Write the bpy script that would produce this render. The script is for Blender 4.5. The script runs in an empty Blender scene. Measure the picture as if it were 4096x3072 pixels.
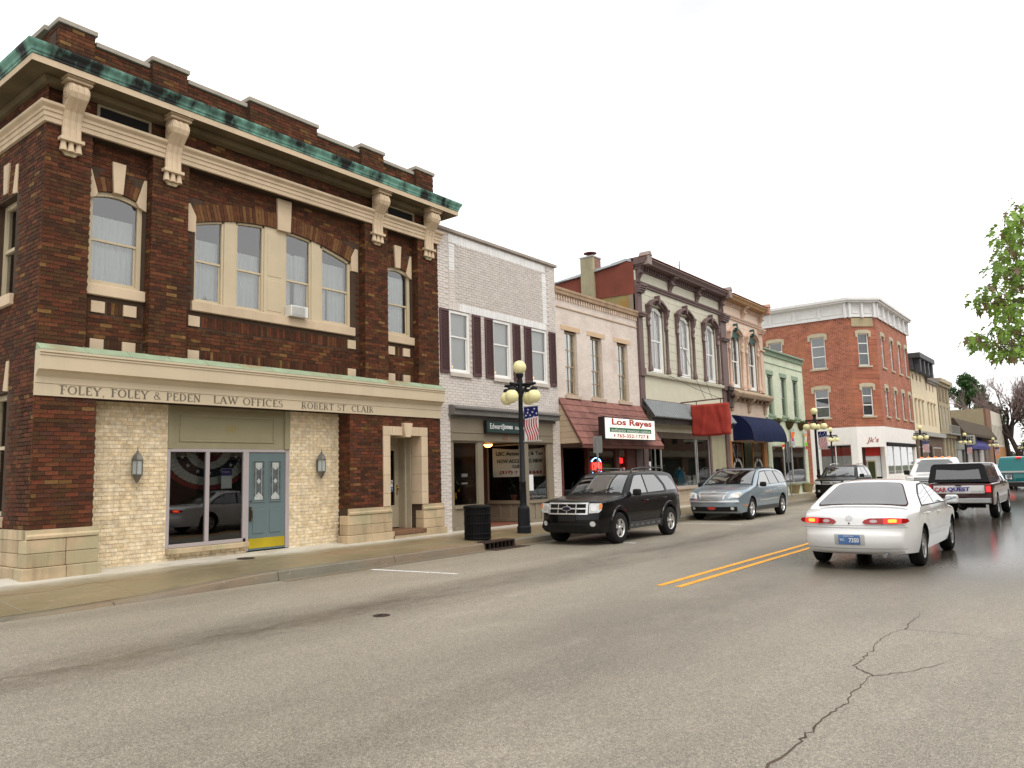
import bpy, bmesh, math, random
from mathutils import Vector, Matrix
random.seed(11)
R = math.radians
sc = bpy.context.scene
COL = sc.collection
# ---------------------------------------------------------------- camera
cam = bpy.data.cameras.new('camera')
cam.sensor_width = 36.0
cam.lens = 36.0 * 3060.9 / 4096.0
cam.clip_start = 0.05
cam.clip_end = 2000
camo = bpy.data.objects.new('camera', cam)
COL.objects.link(camo)
yaw, pitch, roll = R(52.153), R(6.7457), R(-1.6084)
_f = Vector((math.sin(yaw) * math.cos(pitch), math.cos(yaw) * math.cos(pitch), math.sin(pitch)))
_r = Vector((math.cos(yaw), -math.sin(yaw), 0))
_u = _r.cross(_f)
_r2 = _r * math.cos(roll) + _u * math.sin(roll)
_u2 = -_r * math.sin(roll) + _u * math.cos(roll)
camo.matrix_world = Matrix(((_r2.x, _u2.x, -_f.x, 0), (_r2.y, _u2.y, -_f.y, 0), (_r2.z, _u2.z, -_f.z, 1.68), (0, 0, 0, 1)))
sc.camera = camo
# ---------------------------------------------------------------- sky: bright overcast
SUN_EL, SUN_AZ = R(58), R(200)
wd = bpy.data.worlds.new('World'); sc.world = wd; wd.use_nodes = True
nt = wd.node_tree; nt.nodes.clear()
wo = nt.nodes.new('ShaderNodeOutputWorld'); wb = nt.nodes.new('ShaderNodeBackground')
sk = nt.nodes.new('ShaderNodeTexSky'); sk.sky_type = 'NISHITA'; sk.sun_disc = False
sk.sun_elevation = SUN_EL; sk.sun_rotation = SUN_AZ; sk.air_density = 1.0; sk.dust_density = 5.0
cl = nt.nodes.new('ShaderNodeTexNoise'); cl.inputs['Scale'].default_value = 1.3; cl.inputs['Detail'].default_value = 4
cr = nt.nodes.new('ShaderNodeValToRGB')
cr.color_ramp.elements[0].position = 0.36; cr.color_ramp.elements[0].color = (6.5, 6.52, 6.56, 1)
cr.color_ramp.elements[1].position = 0.62; cr.color_ramp.elements[1].color = (11.2, 11.15, 11.0, 1)
mx = nt.nodes.new('ShaderNodeMix'); mx.data_type = 'RGBA'; mx.inputs['Factor'].default_value = 0.94
nt.links.new(cl.outputs['Fac'], cr.inputs['Fac'])
nt.links.new(sk.outputs['Color'], mx.inputs['A']); nt.links.new(cr.outputs['Color'], mx.inputs['B'])
nt.links.new(mx.outputs['Result'], wb.inputs['Color']); wb.inputs['Strength'].default_value = 0.1
nt.links.new(wb.outputs['Background'], wo.inputs['Surface'])
sun = bpy.data.lights.new('sun', 'SUN'); sun.energy = 1.3; sun.angle = R(40); sun.color = (1, .965, .90)
suno = bpy.data.objects.new('sun', sun); COL.objects.link(suno)
_sd = Vector((-.45 * math.cos(SUN_EL), -.89 * math.cos(SUN_EL), math.sin(SUN_EL)))
suno.rotation_euler = _sd.to_track_quat('Z', 'Y').to_euler()
sc.view_settings.view_transform = 'Standard'; sc.view_settings.look = 'None'
sc.view_settings.exposure = 0.62; sc.view_settings.gamma = 1.0
try: sc.view_settings.use_curve_mapping = False
except Exception: pass
sc.cycles.use_denoising = True
sc.cycles.max_bounces = 8; sc.cycles.transparent_max_bounces = 12
# ---------------------------------------------------------------- materials
def _nt(name):
    m = bpy.data.materials.new(name); m.use_nodes = True
    t = m.node_tree; b = t.nodes['Principled BSDF']
    return m, t, b
def nd(t, kind, **kw):
    n = t.nodes.new(kind)
    for k, v in kw.items():
        if k in n.inputs: n.inputs[k].default_value = v
        else: setattr(n, k, v)
    return n
def mixc(t, fac, a, b, mode='MIX'):
    n = t.nodes.new('ShaderNodeMix'); n.data_type = 'RGBA'; n.blend_type = mode
    for s, v in (('Factor', fac), ('A', a), ('B', b)):
        if hasattr(v, 'is_linked') or hasattr(v, 'links'): t.links.new(v, n.inputs[s])
        elif s == 'Factor': n.inputs[s].default_value = v
        else: n.inputs[s].default_value = (*v[:3], 1)
    return n.outputs['Result']
def coords(t, sc3=(1, 1, 1)):
    tc = t.nodes.new('ShaderNodeTexCoord'); mp = t.nodes.new('ShaderNodeMapping')
    mp.inputs['Scale'].default_value = sc3
    t.links.new(tc.outputs['Object'], mp.inputs['Vector'])
    return mp.outputs['Vector']
def noise(t, scale, detail=4, sc3=(1, 1, 1), rough=.55):
    n = nd(t, 'ShaderNodeTexNoise', Scale=scale, Detail=detail, Roughness=rough)
    t.links.new(coords(t, sc3), n.inputs['Vector'])
    return n.outputs['Fac']
def ramp(t, fac, p0, p1, c0=(0, 0, 0), c1=(1, 1, 1)):
    n = t.nodes.new('ShaderNodeValToRGB'); e = n.color_ramp.elements
    e[0].position = p0; e[0].color = (*c0, 1); e[1].position = p1; e[1].color = (*c1, 1)
    t.links.new(fac, n.inputs['Fac'])
    return n.outputs['Color']
def mul(c, k): return tuple(min(1, x * k) for x in c[:3])
_MC = {}
def mat(name, col, rough=.6, var=.14, vs=2.5, bump=0.0, bs=60, metal=0.0, spec=.22, tint=False, dirt=0.0, dirtcol=(.12, .10, .07), col2=None, c2s=1.5, c2p=(.45, .62), coat=0.0, sc3=(1, 1, 1), emit=None, es=1, orand=0.0):
    if name in _MC: return _MC[name]
    m, t, b = _nt(name)
    if tint:
        a = nd(t, 'ShaderNodeAttribute', attribute_name='tint'); base = a.outputs['Color']
        base = mixc(t, 1, base, ramp(t, noise(t, vs, 3, sc3), .25, .75, (1 - var,) * 3, (1 + var,) * 3), 'MULTIPLY')
    else:
        base = ramp(t, noise(t, vs, 5, sc3), .25, .75, mul(col, 1 - var), mul(col, 1 + var))
    if col2:
        base = mixc(t, ramp(t, noise(t, c2s, 6, sc3), *c2p), base, col2)
    if dirt:
        f = ramp(t, noise(t, 1.3, 6, (2.2, 2.2, .35), .65), .5, .8, (0, 0, 0), (dirt,) * 3)
        base = mixc(t, f, base, dirtcol)
    if orand:
        oi = t.nodes.new('ShaderNodeObjectInfo'); base = mixc(t, 1, base, ramp(t, oi.outputs['Random'], 0, 1, (1 - orand, 1 - orand * 1.1, 1 - orand * 1.3), (1 + orand, 1 + orand, 1 + orand * .9)), 'MULTIPLY')
    t.links.new(base, b.inputs['Base Color'])
    b.inputs['Roughness'].default_value = rough; b.inputs['Metallic'].default_value = metal
    b.inputs['Specular IOR Level'].default_value = spec
    if coat:
        b.inputs['Coat Weight'].default_value = coat; b.inputs['Coat Roughness'].default_value = .03
    if bump:
        bn = nd(t, 'ShaderNodeBump', Strength=bump, Distance=.02)
        t.links.new(noise(t, bs, 4), bn.inputs['Height']); t.links.new(bn.outputs['Normal'], b.inputs['Normal'])
    if emit:
        b.inputs['Emission Color'].default_value = (*emit, 1); b.inputs['Emission Strength'].default_value = es
    _MC[name] = m
    return m
def glass(name, tintc=(.8, .85, .85), refl=.10, rough=.01, gl=(1, 1, 1)):
    if name in _MC: return _MC[name]
    m, t, b = _nt(name); t.nodes.remove(b)
    out = [n for n in t.nodes if n.type == 'OUTPUT_MATERIAL'][0]
    tr = nd(t, 'ShaderNodeBsdfTransparent', Color=(*tintc, 1)); g = nd(t, 'ShaderNodeBsdfGlossy', Roughness=rough, Color=(*gl, 1))
    fr = nd(t, 'ShaderNodeFresnel', IOR=1.5)
    ad = nd(t, 'ShaderNodeMath', operation='MULTIPLY_ADD'); ad.inputs[1].default_value = 1.15; ad.inputs[2].default_value = refl
    t.links.new(fr.outputs[0], ad.inputs[0])
    wv = nd(t, 'ShaderNodeBump', Strength=.04, Distance=.05); t.links.new(noise(t, 1.1, 1), wv.inputs['Height']); t.links.new(wv.outputs[0], g.inputs['Normal'])
    ms = t.nodes.new('ShaderNodeMixShader'); ad.use_clamp = True
    t.links.new(ad.outputs[0], ms.inputs[0]); t.links.new(tr.outputs[0], ms.inputs[1]); t.links.new(g.outputs[0], ms.inputs[2])
    t.links.new(ms.outputs[0], out.inputs['Surface'])
    _MC[name] = m
    return m
def emis(name, col, s):
    return mat(name, col, .5, 0, emit=col, es=s)
# ---------------------------------------------------------------- mesh builder
class MB:
    def __init__(s): s.v = []; s.f = []; s.t = []; s.sm = []
    def add(s, vs, fs, tint=None, sm=False):
        k = len(s.v); s.v.extend(tuple(p) for p in vs)
        for f in fs: s.f.append(tuple(i + k for i in f)); s.t.append(tint); s.sm.append(sm)
        return s
    def box(s, x0, x1, y0, y1, z0, z1, tint=None):
        v = [(x0, y0, z0), (x1, y0, z0), (x1, y1, z0), (x0, y1, z0), (x0, y0, z1), (x1, y0, z1), (x1, y1, z1), (x0, y1, z1)]
        return s.add(v, [(0, 3, 2, 1), (4, 5, 6, 7), (0, 1, 5, 4), (1, 2, 6, 5), (2, 3, 7, 6), (3, 0, 4, 7)], tint)
    def xz(s, poly, y0, y1, tint=None):          # polygon (x,z) extruded from y0 (street side) to y1
        n = len(poly); v = [(x, y0, z) for x, z in poly] + [(x, y1, z) for x, z in poly]
        a = sum(poly[i][0] * poly[(i + 1) % n][1] - poly[(i + 1) % n][0] * poly[i][1] for i in range(n))
        fr = tuple(range(n)); bk = tuple(range(2 * n - 1, n - 1, -1)); sd = [(i + n, (i + 1) % n + n, (i + 1) % n, i) for i in range(n)]
        if a < 0: fr = fr[::-1]; bk = bk[::-1]; sd = [q[::-1] for q in sd]
        return s.add(v, [fr, bk] + sd, tint)
    def yz(s, poly, x0, x1, tint=None):
        n = len(poly); v = [(x0, y, z) for y, z in poly] + [(x1, y, z) for y, z in poly]
        a = sum(poly[i][0] * poly[(i + 1) % n][1] - poly[(i + 1) % n][0] * poly[i][1] for i in range(n))
        fr = tuple(range(n - 1, -1, -1)); bk = tuple(range(n, 2 * n)); sd = [(i, (i + 1) % n, (i + 1) % n + n, i + n) for i in range(n)]
        if a < 0: fr = fr[::-1]; bk = bk[::-1]; sd = [q[::-1] for q in sd]
        return s.add(v, [fr, bk] + sd, tint)
    def xy(s, poly, z0, z1, tint=None):
        n = len(poly); v = [(x, y, z0) for x, y in poly] + [(x, y, z1) for x, y in poly]
        a = sum(poly[i][0] * poly[(i + 1) % n][1] - poly[(i + 1) % n][0] * poly[i][1] for i in range(n))
        bt = tuple(range(n - 1, -1, -1)); tp = tuple(range(n, 2 * n)); sd = [(i, (i + 1) % n, (i + 1) % n + n, i + n) for i in range(n)]
        if a < 0: bt = bt[::-1]; tp = tp[::-1]; sd = [q[::-1] for q in sd]
        return s.add(v, [bt, tp] + sd, tint)
    def lathe(s, prof, c=(0, 0, 0), n=16, axis='z', sm=True, tint=None, cap=True):
        v = []; f = []; k = len(prof)
        for j in range(n):
            a = 2 * math.pi * j / n; ca, sa = math.cos(a), math.sin(a)
            for r, h in prof:
                p = (r * ca, r * sa, h) if axis == 'z' else ((h, r * ca, r * sa) if axis == 'x' else (r * sa, h, r * ca))
                v.append((p[0] + c[0], p[1] + c[1], p[2] + c[2]))
        for j in range(n):
            j2 = (j + 1) % n
            for i in range(k - 1): f.append((j * k + i, j2 * k + i, j2 * k + i + 1, j * k + i + 1))
        s.add(v, f, tint, sm)
        if not cap: return s
        if prof[0][0] > 1e-4: s.add([v[j * k] for j in range(n)], [tuple(range(n - 1, -1, -1))], tint)
        if prof[-1][0] > 1e-4: s.add([v[j * k + k - 1] for j in range(n)], [tuple(range(n))], tint)
        return s
    def ball(s, c, r, n=20, m=12, sz=1.0, tint=None):
        return s.lathe([(max(1e-5, r * math.sin(math.pi * i / m)), -r * sz * math.cos(math.pi * i / m)) for i in range(m + 1)], c, n, tint=tint)
    def tube(s, pts, r, n=8, sm=True, tint=None):
        pts = [Vector(p) for p in pts]; v = []; f = []; rr = r if isinstance(r, (list, tuple)) else [r] * len(pts)
        for i, p in enumerate(pts):
            d = (pts[min(i + 1, len(pts) - 1)] - pts[max(i - 1, 0)]).normalized()
            a = Vector((0, 0, 1)) if abs(d.z) < .9 else Vector((1, 0, 0))
            e1 = d.cross(a).normalized(); e2 = d.cross(e1)
            for j in range(n):
                q = p + (e1 * math.cos(2 * math.pi * j / n) + e2 * math.sin(2 * math.pi * j / n)) * rr[i]; v.append(q)
        for i in range(len(pts) - 1):
            for j in range(n): f.append((i * n + j, i * n + (j + 1) % n, (i + 1) * n + (j + 1) % n, (i + 1) * n + j))
        s.add(v, f, tint, sm)
        s.add(v[:n], [tuple(range(n - 1, -1, -1))], tint); s.add(v[-n:], [tuple(range(n))], tint)
        return s
    def grid(s, fn, nu, nv, sm=True, tint=None):
        v = [fn(i / nu, j / nv) for i in range(nu + 1) for j in range(nv + 1)]
        f = [(i * (nv + 1) + j, (i + 1) * (nv + 1) + j, (i + 1) * (nv + 1) + j + 1, i * (nv + 1) + j + 1) for i in range(nu) for j in range(nv)]
        return s.add(v, f, tint, sm)
    def mesh(s, name):
        me = bpy.data.meshes.new(name); me.from_pydata(s.v, [], s.f); me.update()
        if any(t is not None for t in s.t):
            at = me.attributes.new('tint', 'FLOAT_COLOR', 'FACE')
            buf = []
            for t in s.t: buf += [*(t or (1, 1, 1)), 1.0]
            at.data.foreach_set('color', buf)
        if any(s.sm): me.polygons.foreach_set('use_smooth', s.sm)
        return me
    def build(s, name, m, parent=None, bevel=0, seg=2, kind=None, label=None):
        me = s.mesh(name)
        if m: me.materials.append(m)
        return link(name, me, parent, bevel, seg, kind, label)
WO = {}
def link(name, me, parent=None, bevel=0, seg=2, kind=None, label=None):
    o = bpy.data.objects.new(name, me); COL.objects.link(o)
    if parent is not None:
        o.parent = parent; w = WO.get(parent.name, (0, 0, 0)); o.location = (-w[0], -w[1], -w[2])
    WO[o.name] = (0, 0, 0)
    if bevel:
        b = o.modifiers.new('bevel', 'BEVEL'); b.width = bevel; b.segments = seg; b.limit_method = 'ANGLE'; b.angle_limit = R(40)
    if kind: o['kind'] = kind
    if label: o['label'] = label
    return o
def tag(o, label, cat, group=None):
    o['label'] = label; o['category'] = cat
    if group: o['group'] = group
    return o
def thing(name, label, cat, loc=(0, 0, 0), group=None, local=False):
    o = bpy.data.objects.new(name, None); COL.objects.link(o); o.empty_display_size = .3
    o.location = loc; WO[o.name] = (0, 0, 0) if local else tuple(loc)
    return tag(o, label, cat, group)
def struct(o): o['kind'] = 'structure'; return o
def copy_tree(o, parent=None):
    c = o.copy(); COL.objects.link(c)
    if parent is not None: c.parent = parent
    for ch in list(o.children): copy_tree(ch, c)
    return c
def text_mesh(txt, w=None, h=None, depth=.004, shear=0, sp=1.0, bold=0.0):
    cu = bpy.data.curves.new('lettering', 'FONT'); cu.body = txt; cu.size = 1; cu.extrude = .001; cu.shear = shear; cu.space_character = sp; cu.offset = bold
    cu.align_x = 'LEFT'; cu.resolution_u = 3
    o = bpy.data.objects.new('lettering_tmp', cu); COL.objects.link(o)
    dg = bpy.context.evaluated_depsgraph_get(); me = bpy.data.meshes.new_from_object(o.evaluated_get(dg))
    bpy.data.objects.remove(o)
    xs = [v.co.x for v in me.vertices]; ys = [v.co.y for v in me.vertices]
    x0, x1, y0, y1 = min(xs), max(xs), min(ys), max(ys)
    sx = (w / (x1 - x0)) if w else None; sy = (h / (y1 - y0)) if h else None
    sx = sx or sy; sy = sy or sx
    vs = [((v.co.x - x0) * sx, (v.co.y - y0) * sy, depth if v.co.z > 0 else 0) for v in me.vertices]
    fs = [tuple(p.vertices) for p in me.polygons]
    bpy.data.meshes.remove(me)
    return vs, fs
def text_on(txt, parent, m, origin, w=None, h=None, ux=(1, 0, 0), uy=(0, 0, 1), nz=(0, -1, 0), depth=.004, name='lettering', shear=0, sp=1.0, bold=0.0, warp=None):
    vs, fs = text_mesh(txt, w, h, depth, shear, sp, bold)
    if warp: vs = [warp(*q) for q in vs]
    O = Vector(origin); X = Vector(ux); Y = Vector(uy); N = Vector(nz)
    b = MB(); b.add([O + X * x + Y * y + N * z for x, y, z in vs], fs)
    return b.build(name, m, parent)
def mould(b, prof, x0, x1, yf, tint=None):           # prof: [(out, z)] outline from bottom to top, closed to the wall
    poly = [(yf - o, z) for o, z in prof]
    poly = [(yf + .02, prof[0][1])] + poly + [(yf + .02, prof[-1][1])]
    return b.yz(poly, x0, x1, tint)
def wallh(b, x0, x1, z0, z1, yf, yb, holes, rev=True):
    xs = sorted({x0, x1, *[h[0] for h in holes], *[h[1] for h in holes]}); zs = sorted({z0, z1, *[h[2] for h in holes], *[h[3] for h in holes]})
    for i in range(len(xs) - 1):
        for j in range(len(zs) - 1):
            a, c, d, e = xs[i], xs[i + 1], zs[j], zs[j + 1]; mx_, mz_ = (a + c) / 2, (d + e) / 2
            if a < x0 - 1e-6 or c > x1 + 1e-6 or d < z0 - 1e-6 or e > z1 + 1e-6: continue
            if any(h[0] < mx_ < h[1] and h[2] < mz_ < h[3] for h in holes): continue
            b.add([(a, yf, d), (c, yf, d), (c, yf, e), (a, yf, e)], [(0, 1, 2, 3)])
            b.add([(a, yb, d), (c, yb, d), (c, yb, e), (a, yb, e)], [(3, 2, 1, 0)])
    for a, c, d, e in holes:
        b.add([(a, yf, d), (a, yb, d), (a, yb, e), (a, yf, e)], [(0, 1, 2, 3)]); b.add([(c, yf, d), (c, yb, d), (c, yb, e), (c, yf, e)], [(3, 2, 1, 0)])
        b.add([(a, yf, d), (c, yf, d), (c, yb, d), (a, yb, d)], [(0, 1, 2, 3)]); b.add([(a, yf, e), (c, yf, e), (c, yb, e), (a, yb, e)], [(3, 2, 1, 0)])
    b.add([(x0, yf, z0), (x0, yb, z0), (x0, yb, z1), (x0, yf, z1)], [(3, 2, 1, 0)]); b.add([(x1, yf, z0), (x1, yb, z0), (x1, yb, z1), (x1, yf, z1)], [(0, 1, 2, 3)])
    b.add([(x0, yf, z1), (x1, yf, z1), (x1, yb, z1), (x0, yb, z1)], [(0, 1, 2, 3)])
    return b
def shell(parent, x0, x1, y0, y1, z1, m, mroof, side=.25):    # side walls, back wall and roof behind a facade
    MB().box(x0, x0 + side, y0, y1, 0, z1).build('side_wall', m, parent)
    MB().box(x1 - side, x1, y0, y1, 0, z1).build('side_wall', m, parent)
    MB().box(x0 + side, x1 - side, y1 - side, y1, 0, z1).build('rear_wall', m, parent)
    MB().box(x0 + side, x1 - side, y0, y1 - side, z1 - .45, z1 - .25).build('roof', mroof, parent)
def room(parent, x0, x1, y0, y1, z0, z1, m, skip=()):         # inside surfaces of a room, open to the street
    b = MB(); v = [(x0, y0, z0), (x1, y0, z0), (x1, y1, z0), (x0, y1, z0), (x0, y0, z1), (x1, y0, z1), (x1, y1, z1), (x0, y1, z1)]
    b.add(v, [q for k, q in dict(f=(0, 1, 2, 3), c=(7, 6, 5, 4), r=(1, 5, 6, 2), b=(2, 6, 7, 3), l=(3, 7, 4, 0)).items() if k not in skip])
    return b.build('interior', m, parent)
def curtain(b, x0, x1, z0, z1, y, amp=.018, waves=9, seed=0):
    rr = random.Random(seed); ph = [rr.uniform(0, 6) for _ in range(3)]
    n = max(16, int(waves * 6))
    return b.grid(lambda u, v: (x0 + (x1 - x0) * u, y + amp * math.sin(u * waves * 6.283 + ph[0] + .5 * math.sin(v * 3 + ph[1])) * (.5 + .5 * v) + amp * .5 * math.sin(u * waves * 2.3 * 6.283 + ph[2]), z0 + (z1 - z0) * (1 - v)), n, 6)
def sash(parent, x0, x1, z0, z1, y, mf, mg, fw=.07, meet=None, curt=None, vbar=0, hbars=0, depth=.09, rail=.045, seed=0, blinds=None, arch=None, name='window', shade=None):
    """double-hung window: casing, two panes, meeting rail, what hangs behind; y = face of casing"""
    b = MB(); top = (lambda x: z1) if arch is None else arch
    b.box(x0, x0 + fw, y, y + depth, z0, z1 if arch is None else min(arch(x0), arch(x0 + fw))); b.box(x1 - fw, x1, y, y + depth, z0, z1 if arch is None else min(arch(x1), arch(x1 - fw))); b.box(x0 + fw, x1 - fw, y, y + depth, z0, z0 + fw * .8)
    if arch is None: b.box(x0 + fw, x1 - fw, y, y + depth, z1 - fw, z1)
    else:
        n = 14
        for i in range(n):
            a, c = x0 + (x1 - x0) * i / n, x0 + (x1 - x0) * (i + 1) / n
            b.xz([(a, arch(a) - fw), (c, arch(c) - fw), (c, arch(c)), (a, arch(a))], y, y + depth)
    mz = meet if meet else (z0 + z1) / 2
    a, c, d = x0 + fw, x1 - fw, z0 + fw * .8
    b.box(a, c, y + .03, y + .03 + rail, mz - rail / 2, mz + rail / 2)
    # sash stiles: lower sash sits behind the upper one
    b.box(a, a + rail * .7, y + .05, y + .08, d, mz - rail / 2); b.box(c - rail * .7, c, y + .05, y + .08, d, mz - rail / 2); b.box(a + rail * .7, c - rail * .7, y + .05, y + .08, d, d + rail)
    for k in range(vbar):
        xx = a + (c - a) * (k + 1) / (vbar + 1)
        b.box(xx - .012, xx + .012, y + .035, y + .06, d, mz - rail / 2); b.box(xx - .012, xx + .012, y + .02, y + .045, mz + rail / 2, top(xx) - fw)
    for k in range(hbars):
        for q0, q1, yo in ((d, mz, .036), (mz, z1 - fw, .021)):
            zz = q0 + (q1 - q0) * (k + 1) / (hbars + 1); b.box(a, c, y + yo, y + yo + .024, zz - .012, zz + .012)
    w = b.build(name, mf, parent, bevel=.004, seg=1)
    p = MB(); p.add([(a, y + .06, d), (c, y + .06, d), (c, y + .06, mz), (a, y + .06, mz)], [(0, 1, 2, 3)]); p.build('pane', mg, w)
    n = 1 if arch is None else 12
    p = MB(); pts = [(a, y + .045, mz), (c, y + .045, mz)] + [(c + (a - c) * i / n, y + .045, top(c + (a - c) * i / n) - fw) for i in range(n + 1)]
    p.add(pts, [tuple(range(len(pts)))]); p.build('pane', mg, w)
    if curt:
        q = MB(); zt = curt.get('top', z1 - fw); yy = y + .16
        for (u0, u1) in curt.get('spans', [(0, 1)]):
            curtain(q, a + (c - a) * u0, a + (c - a) * u1, curt.get('bot', z0), zt, yy, waves=curt.get('waves', 8) * (u1 - u0), seed=seed)
        q.build('curtain', curt['m'], w)
    if blinds:
        q = MB(); nb = int((z1 - z0) / .07)
        for i in range(nb):
            zz = z0 + (z1 - z0) * (i + .5) / nb
            q.add([(a, y + .084, zz - .036), (c, y + .084, zz - .036), (c, y + .094, zz + .04), (a, y + .094, zz + .04)], [(0, 1, 2, 3)])
        q.build('blind', blinds, w)
    if shade:
        MB().box(a - .02, c + .02, y + .14, y + .15, shade[1], z1).build('roller_shade', shade[0], w)
    return w
def bricklist(x0, x1, z0, z1, bw=.205, bh=.0605, j=.012, skip=None, hdr=False, rnd=random):
    out = []; row = 0; z = z0
    while z + bh <= z1 + .02:
        zt = min(z + bh, z1); off = 0 if row % 2 == 0 else -(bw + j) / 2
        x = x0 + off
        while x < x1 - .01:
            a, c = max(x, x0), min(x + bw, x1)
            if c - a > .03 and not (skip and skip((a + c) / 2, (z + zt) / 2, a, c, z, zt)): out.append((a, c, z, zt))
            x += bw + j
        z += bh + j; row += 1
    return out
BM = {}
def brick_mesh(key, m, fn):
    if key not in BM:
        me = fn(); me.materials.append(m); BM[key] = me
    return BM[key]
GLASS_UP = glass('upper_window_glass', (.86, .9, .9), .10)
GLASS_SHOP = glass('shop_window_glass', (.62, .66, .64), .05)
GLASS_DARK = glass('dark_glass', (.3, .33, .33), .05)
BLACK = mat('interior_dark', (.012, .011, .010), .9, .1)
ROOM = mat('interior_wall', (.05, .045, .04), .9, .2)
TAR = mat('roof_tar', (.05, .05, .05), .9, .2)
# ---------------------------------------------------------------- ground, road, pavement
def road_material():
    m, t, b = _nt('wet_asphalt')
    L = t.links.new
    tc = t.nodes.new('ShaderNodeTexCoord'); sp = t.nodes.new('ShaderNodeSeparateXYZ'); L(tc.outputs['Object'], sp.inputs[0])
    def M(op, a, b_=None, c=None, clamp=False):
        n = t.nodes.new('ShaderNodeMath'); n.operation = op; n.use_clamp = clamp
        for i, v in enumerate((a, b_, c)):
            if v is None: continue
            if isinstance(v, (int, float)): n.inputs[i].default_value = v
            else: L(v, n.inputs[i])
        return n.outputs[0]
    X, Y = sp.outputs[0], sp.outputs[1]
    wob = noise(t, 1.0, 3, (.35, .5, 1)); Yw = M('ADD', Y, M('MULTIPLY', M('SUBTRACT', wob, .5), .55))
    def pulse(c, hw, amp): return M('MULTIPLY', M('SUBTRACT', 1, M('DIVIDE', M('ABSOLUTE', M('SUBTRACT', Yw, c)), hw), None, True), amp)
    patch = ramp(t, noise(t, 1.0, 6, (.3, 1.1, 1), .65), .38, .68)
    bands = M('ADD', M('ADD', pulse(7.85, 1.05, 1.35), pulse(4.0, 1.7, .6)), M('ADD', pulse(2.2, .7, .3), pulse(10.9, .6, .4)))
    bands = M('MULTIPLY', bands, M('ADD', .3, M('MULTIPLY', patch, .8)), None, True)
    rag = noise(t, 5.5, 8, (.55, 1.2, 1), .8); bands = M('MULTIPLY', bands, M('MULTIPLY_ADD', rag, 2.2, -.25, True), None, True)
    mr = t.nodes.new('ShaderNodeMapRange'); mr.interpolation_type = 'SMOOTHSTEP'; L(X, mr.inputs['Value']); mr.inputs['From Min'].default_value = 9.5; mr.inputs['From Max'].default_value = 17
    ms = t.nodes.new('ShaderNodeMapRange'); ms.interpolation_type = 'SMOOTHERSTEP'; L(pulse(3.2, 3.9, 1.0), ms.inputs['Value']); ms.inputs['From Min'].default_value = .05; ms.inputs['From Max'].default_value = .75; lane = M('MULTIPLY', mr.outputs[0], ms.outputs[0], None, True)
    wet = M('MAXIMUM', bands, lane)
    # aggregate
    ag1 = noise(t, 95, 2, (1, 1, 1), .8); ag2 = noise(t, 24, 4); big = noise(t, .35, 4, (.6, 1, 1))
    base = ramp(t, ag1, .34, .68, (.082, .073, .058), (.455, .41, .34))
    base = mixc(t, .55, base, ramp(t, ag2, .3, .7, (.75, .75, .75), (1.22, 1.2, 1.18)), 'MULTIPLY')
    base = mixc(t, ramp(t, big, .3, .72, (0, 0, 0), (.28, .28, .28)), base, (.30, .265, .215))
    gut = t.nodes.new('ShaderNodeMapRange'); L(Yw, gut.inputs['Value']); gut.inputs['From Min'].default_value = 8.2; gut.inputs['From Max'].default_value = 11.2; gut.inputs['To Max'].default_value = .35
    base = mixc(t, gut.outputs[0], base, (.33, .28, .205))
    spots = ramp(t, noise(t, 3.4, 6, (.7, 1.2, 1), .75), .66, .72, (0,) * 3, (.45,) * 3); base = mixc(t, spots, base, (.12, .105, .085))
    base = mixc(t, ramp(t, noise(t, 1.1, 6, (.35, 1, 1), .7), .55, .8, (0,) * 3, (.4,) * 3), base, (.46, .42, .35))
    base = mixc(t, 1, base, ramp(t, noise(t, .32, 5, (.45, 1.1, 1), .6), .32, .68, (.76, .76, .75), (1.12, 1.11, 1.09)), 'MULTIPLY')
    vc = nd(t, 'ShaderNodeTexVoronoi', Scale=62.0); L(tc.outputs['Object'], vc.inputs['Vector']); base = mixc(t, .55, base, ramp(t, vc.outputs['Color'], .15, .85, (.55,) * 3, (1.5, 1.48, 1.42)), 'MULTIPLY')
    vor = nd(t, 'ShaderNodeTexVoronoi', Scale=160.0); L(tc.outputs['Object'], vor.inputs['Vector'])
    base = mixc(t, ramp(t, vor.outputs['Distance'], .10, .2, (.35,) * 3, (0,) * 3), base, (.62, .59, .54))
    wetc = mixc(t, 1, base, (.46, .44, .42), 'MULTIPLY')
    fin = mixc(t, wet, base, wetc); fin = mixc(t, lane, fin, mixc(t, 1, base, (.24, .235, .23), 'MULTIPLY'))
    L(fin, b.inputs['Base Color'])
    rg = M('SUBTRACT', .62, M('MULTIPLY', bands, .22)); rg = M('SUBTRACT', rg, M('MULTIPLY', lane, .45))
    rg = M('ADD', rg, M('MULTIPLY', M('SUBTRACT', ag2, .5), .22)); L(M('MAXIMUM', rg, .13), b.inputs['Roughness'])
    bn = nd(t, 'ShaderNodeBump', Strength=.14, Distance=.004); L(ag1, bn.inputs['Height']); L(bn.outputs[0], b.inputs['Normal'])
    b.inputs['Specular IOR Level'].default_value = .5
    return m
MR = road_material()
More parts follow.
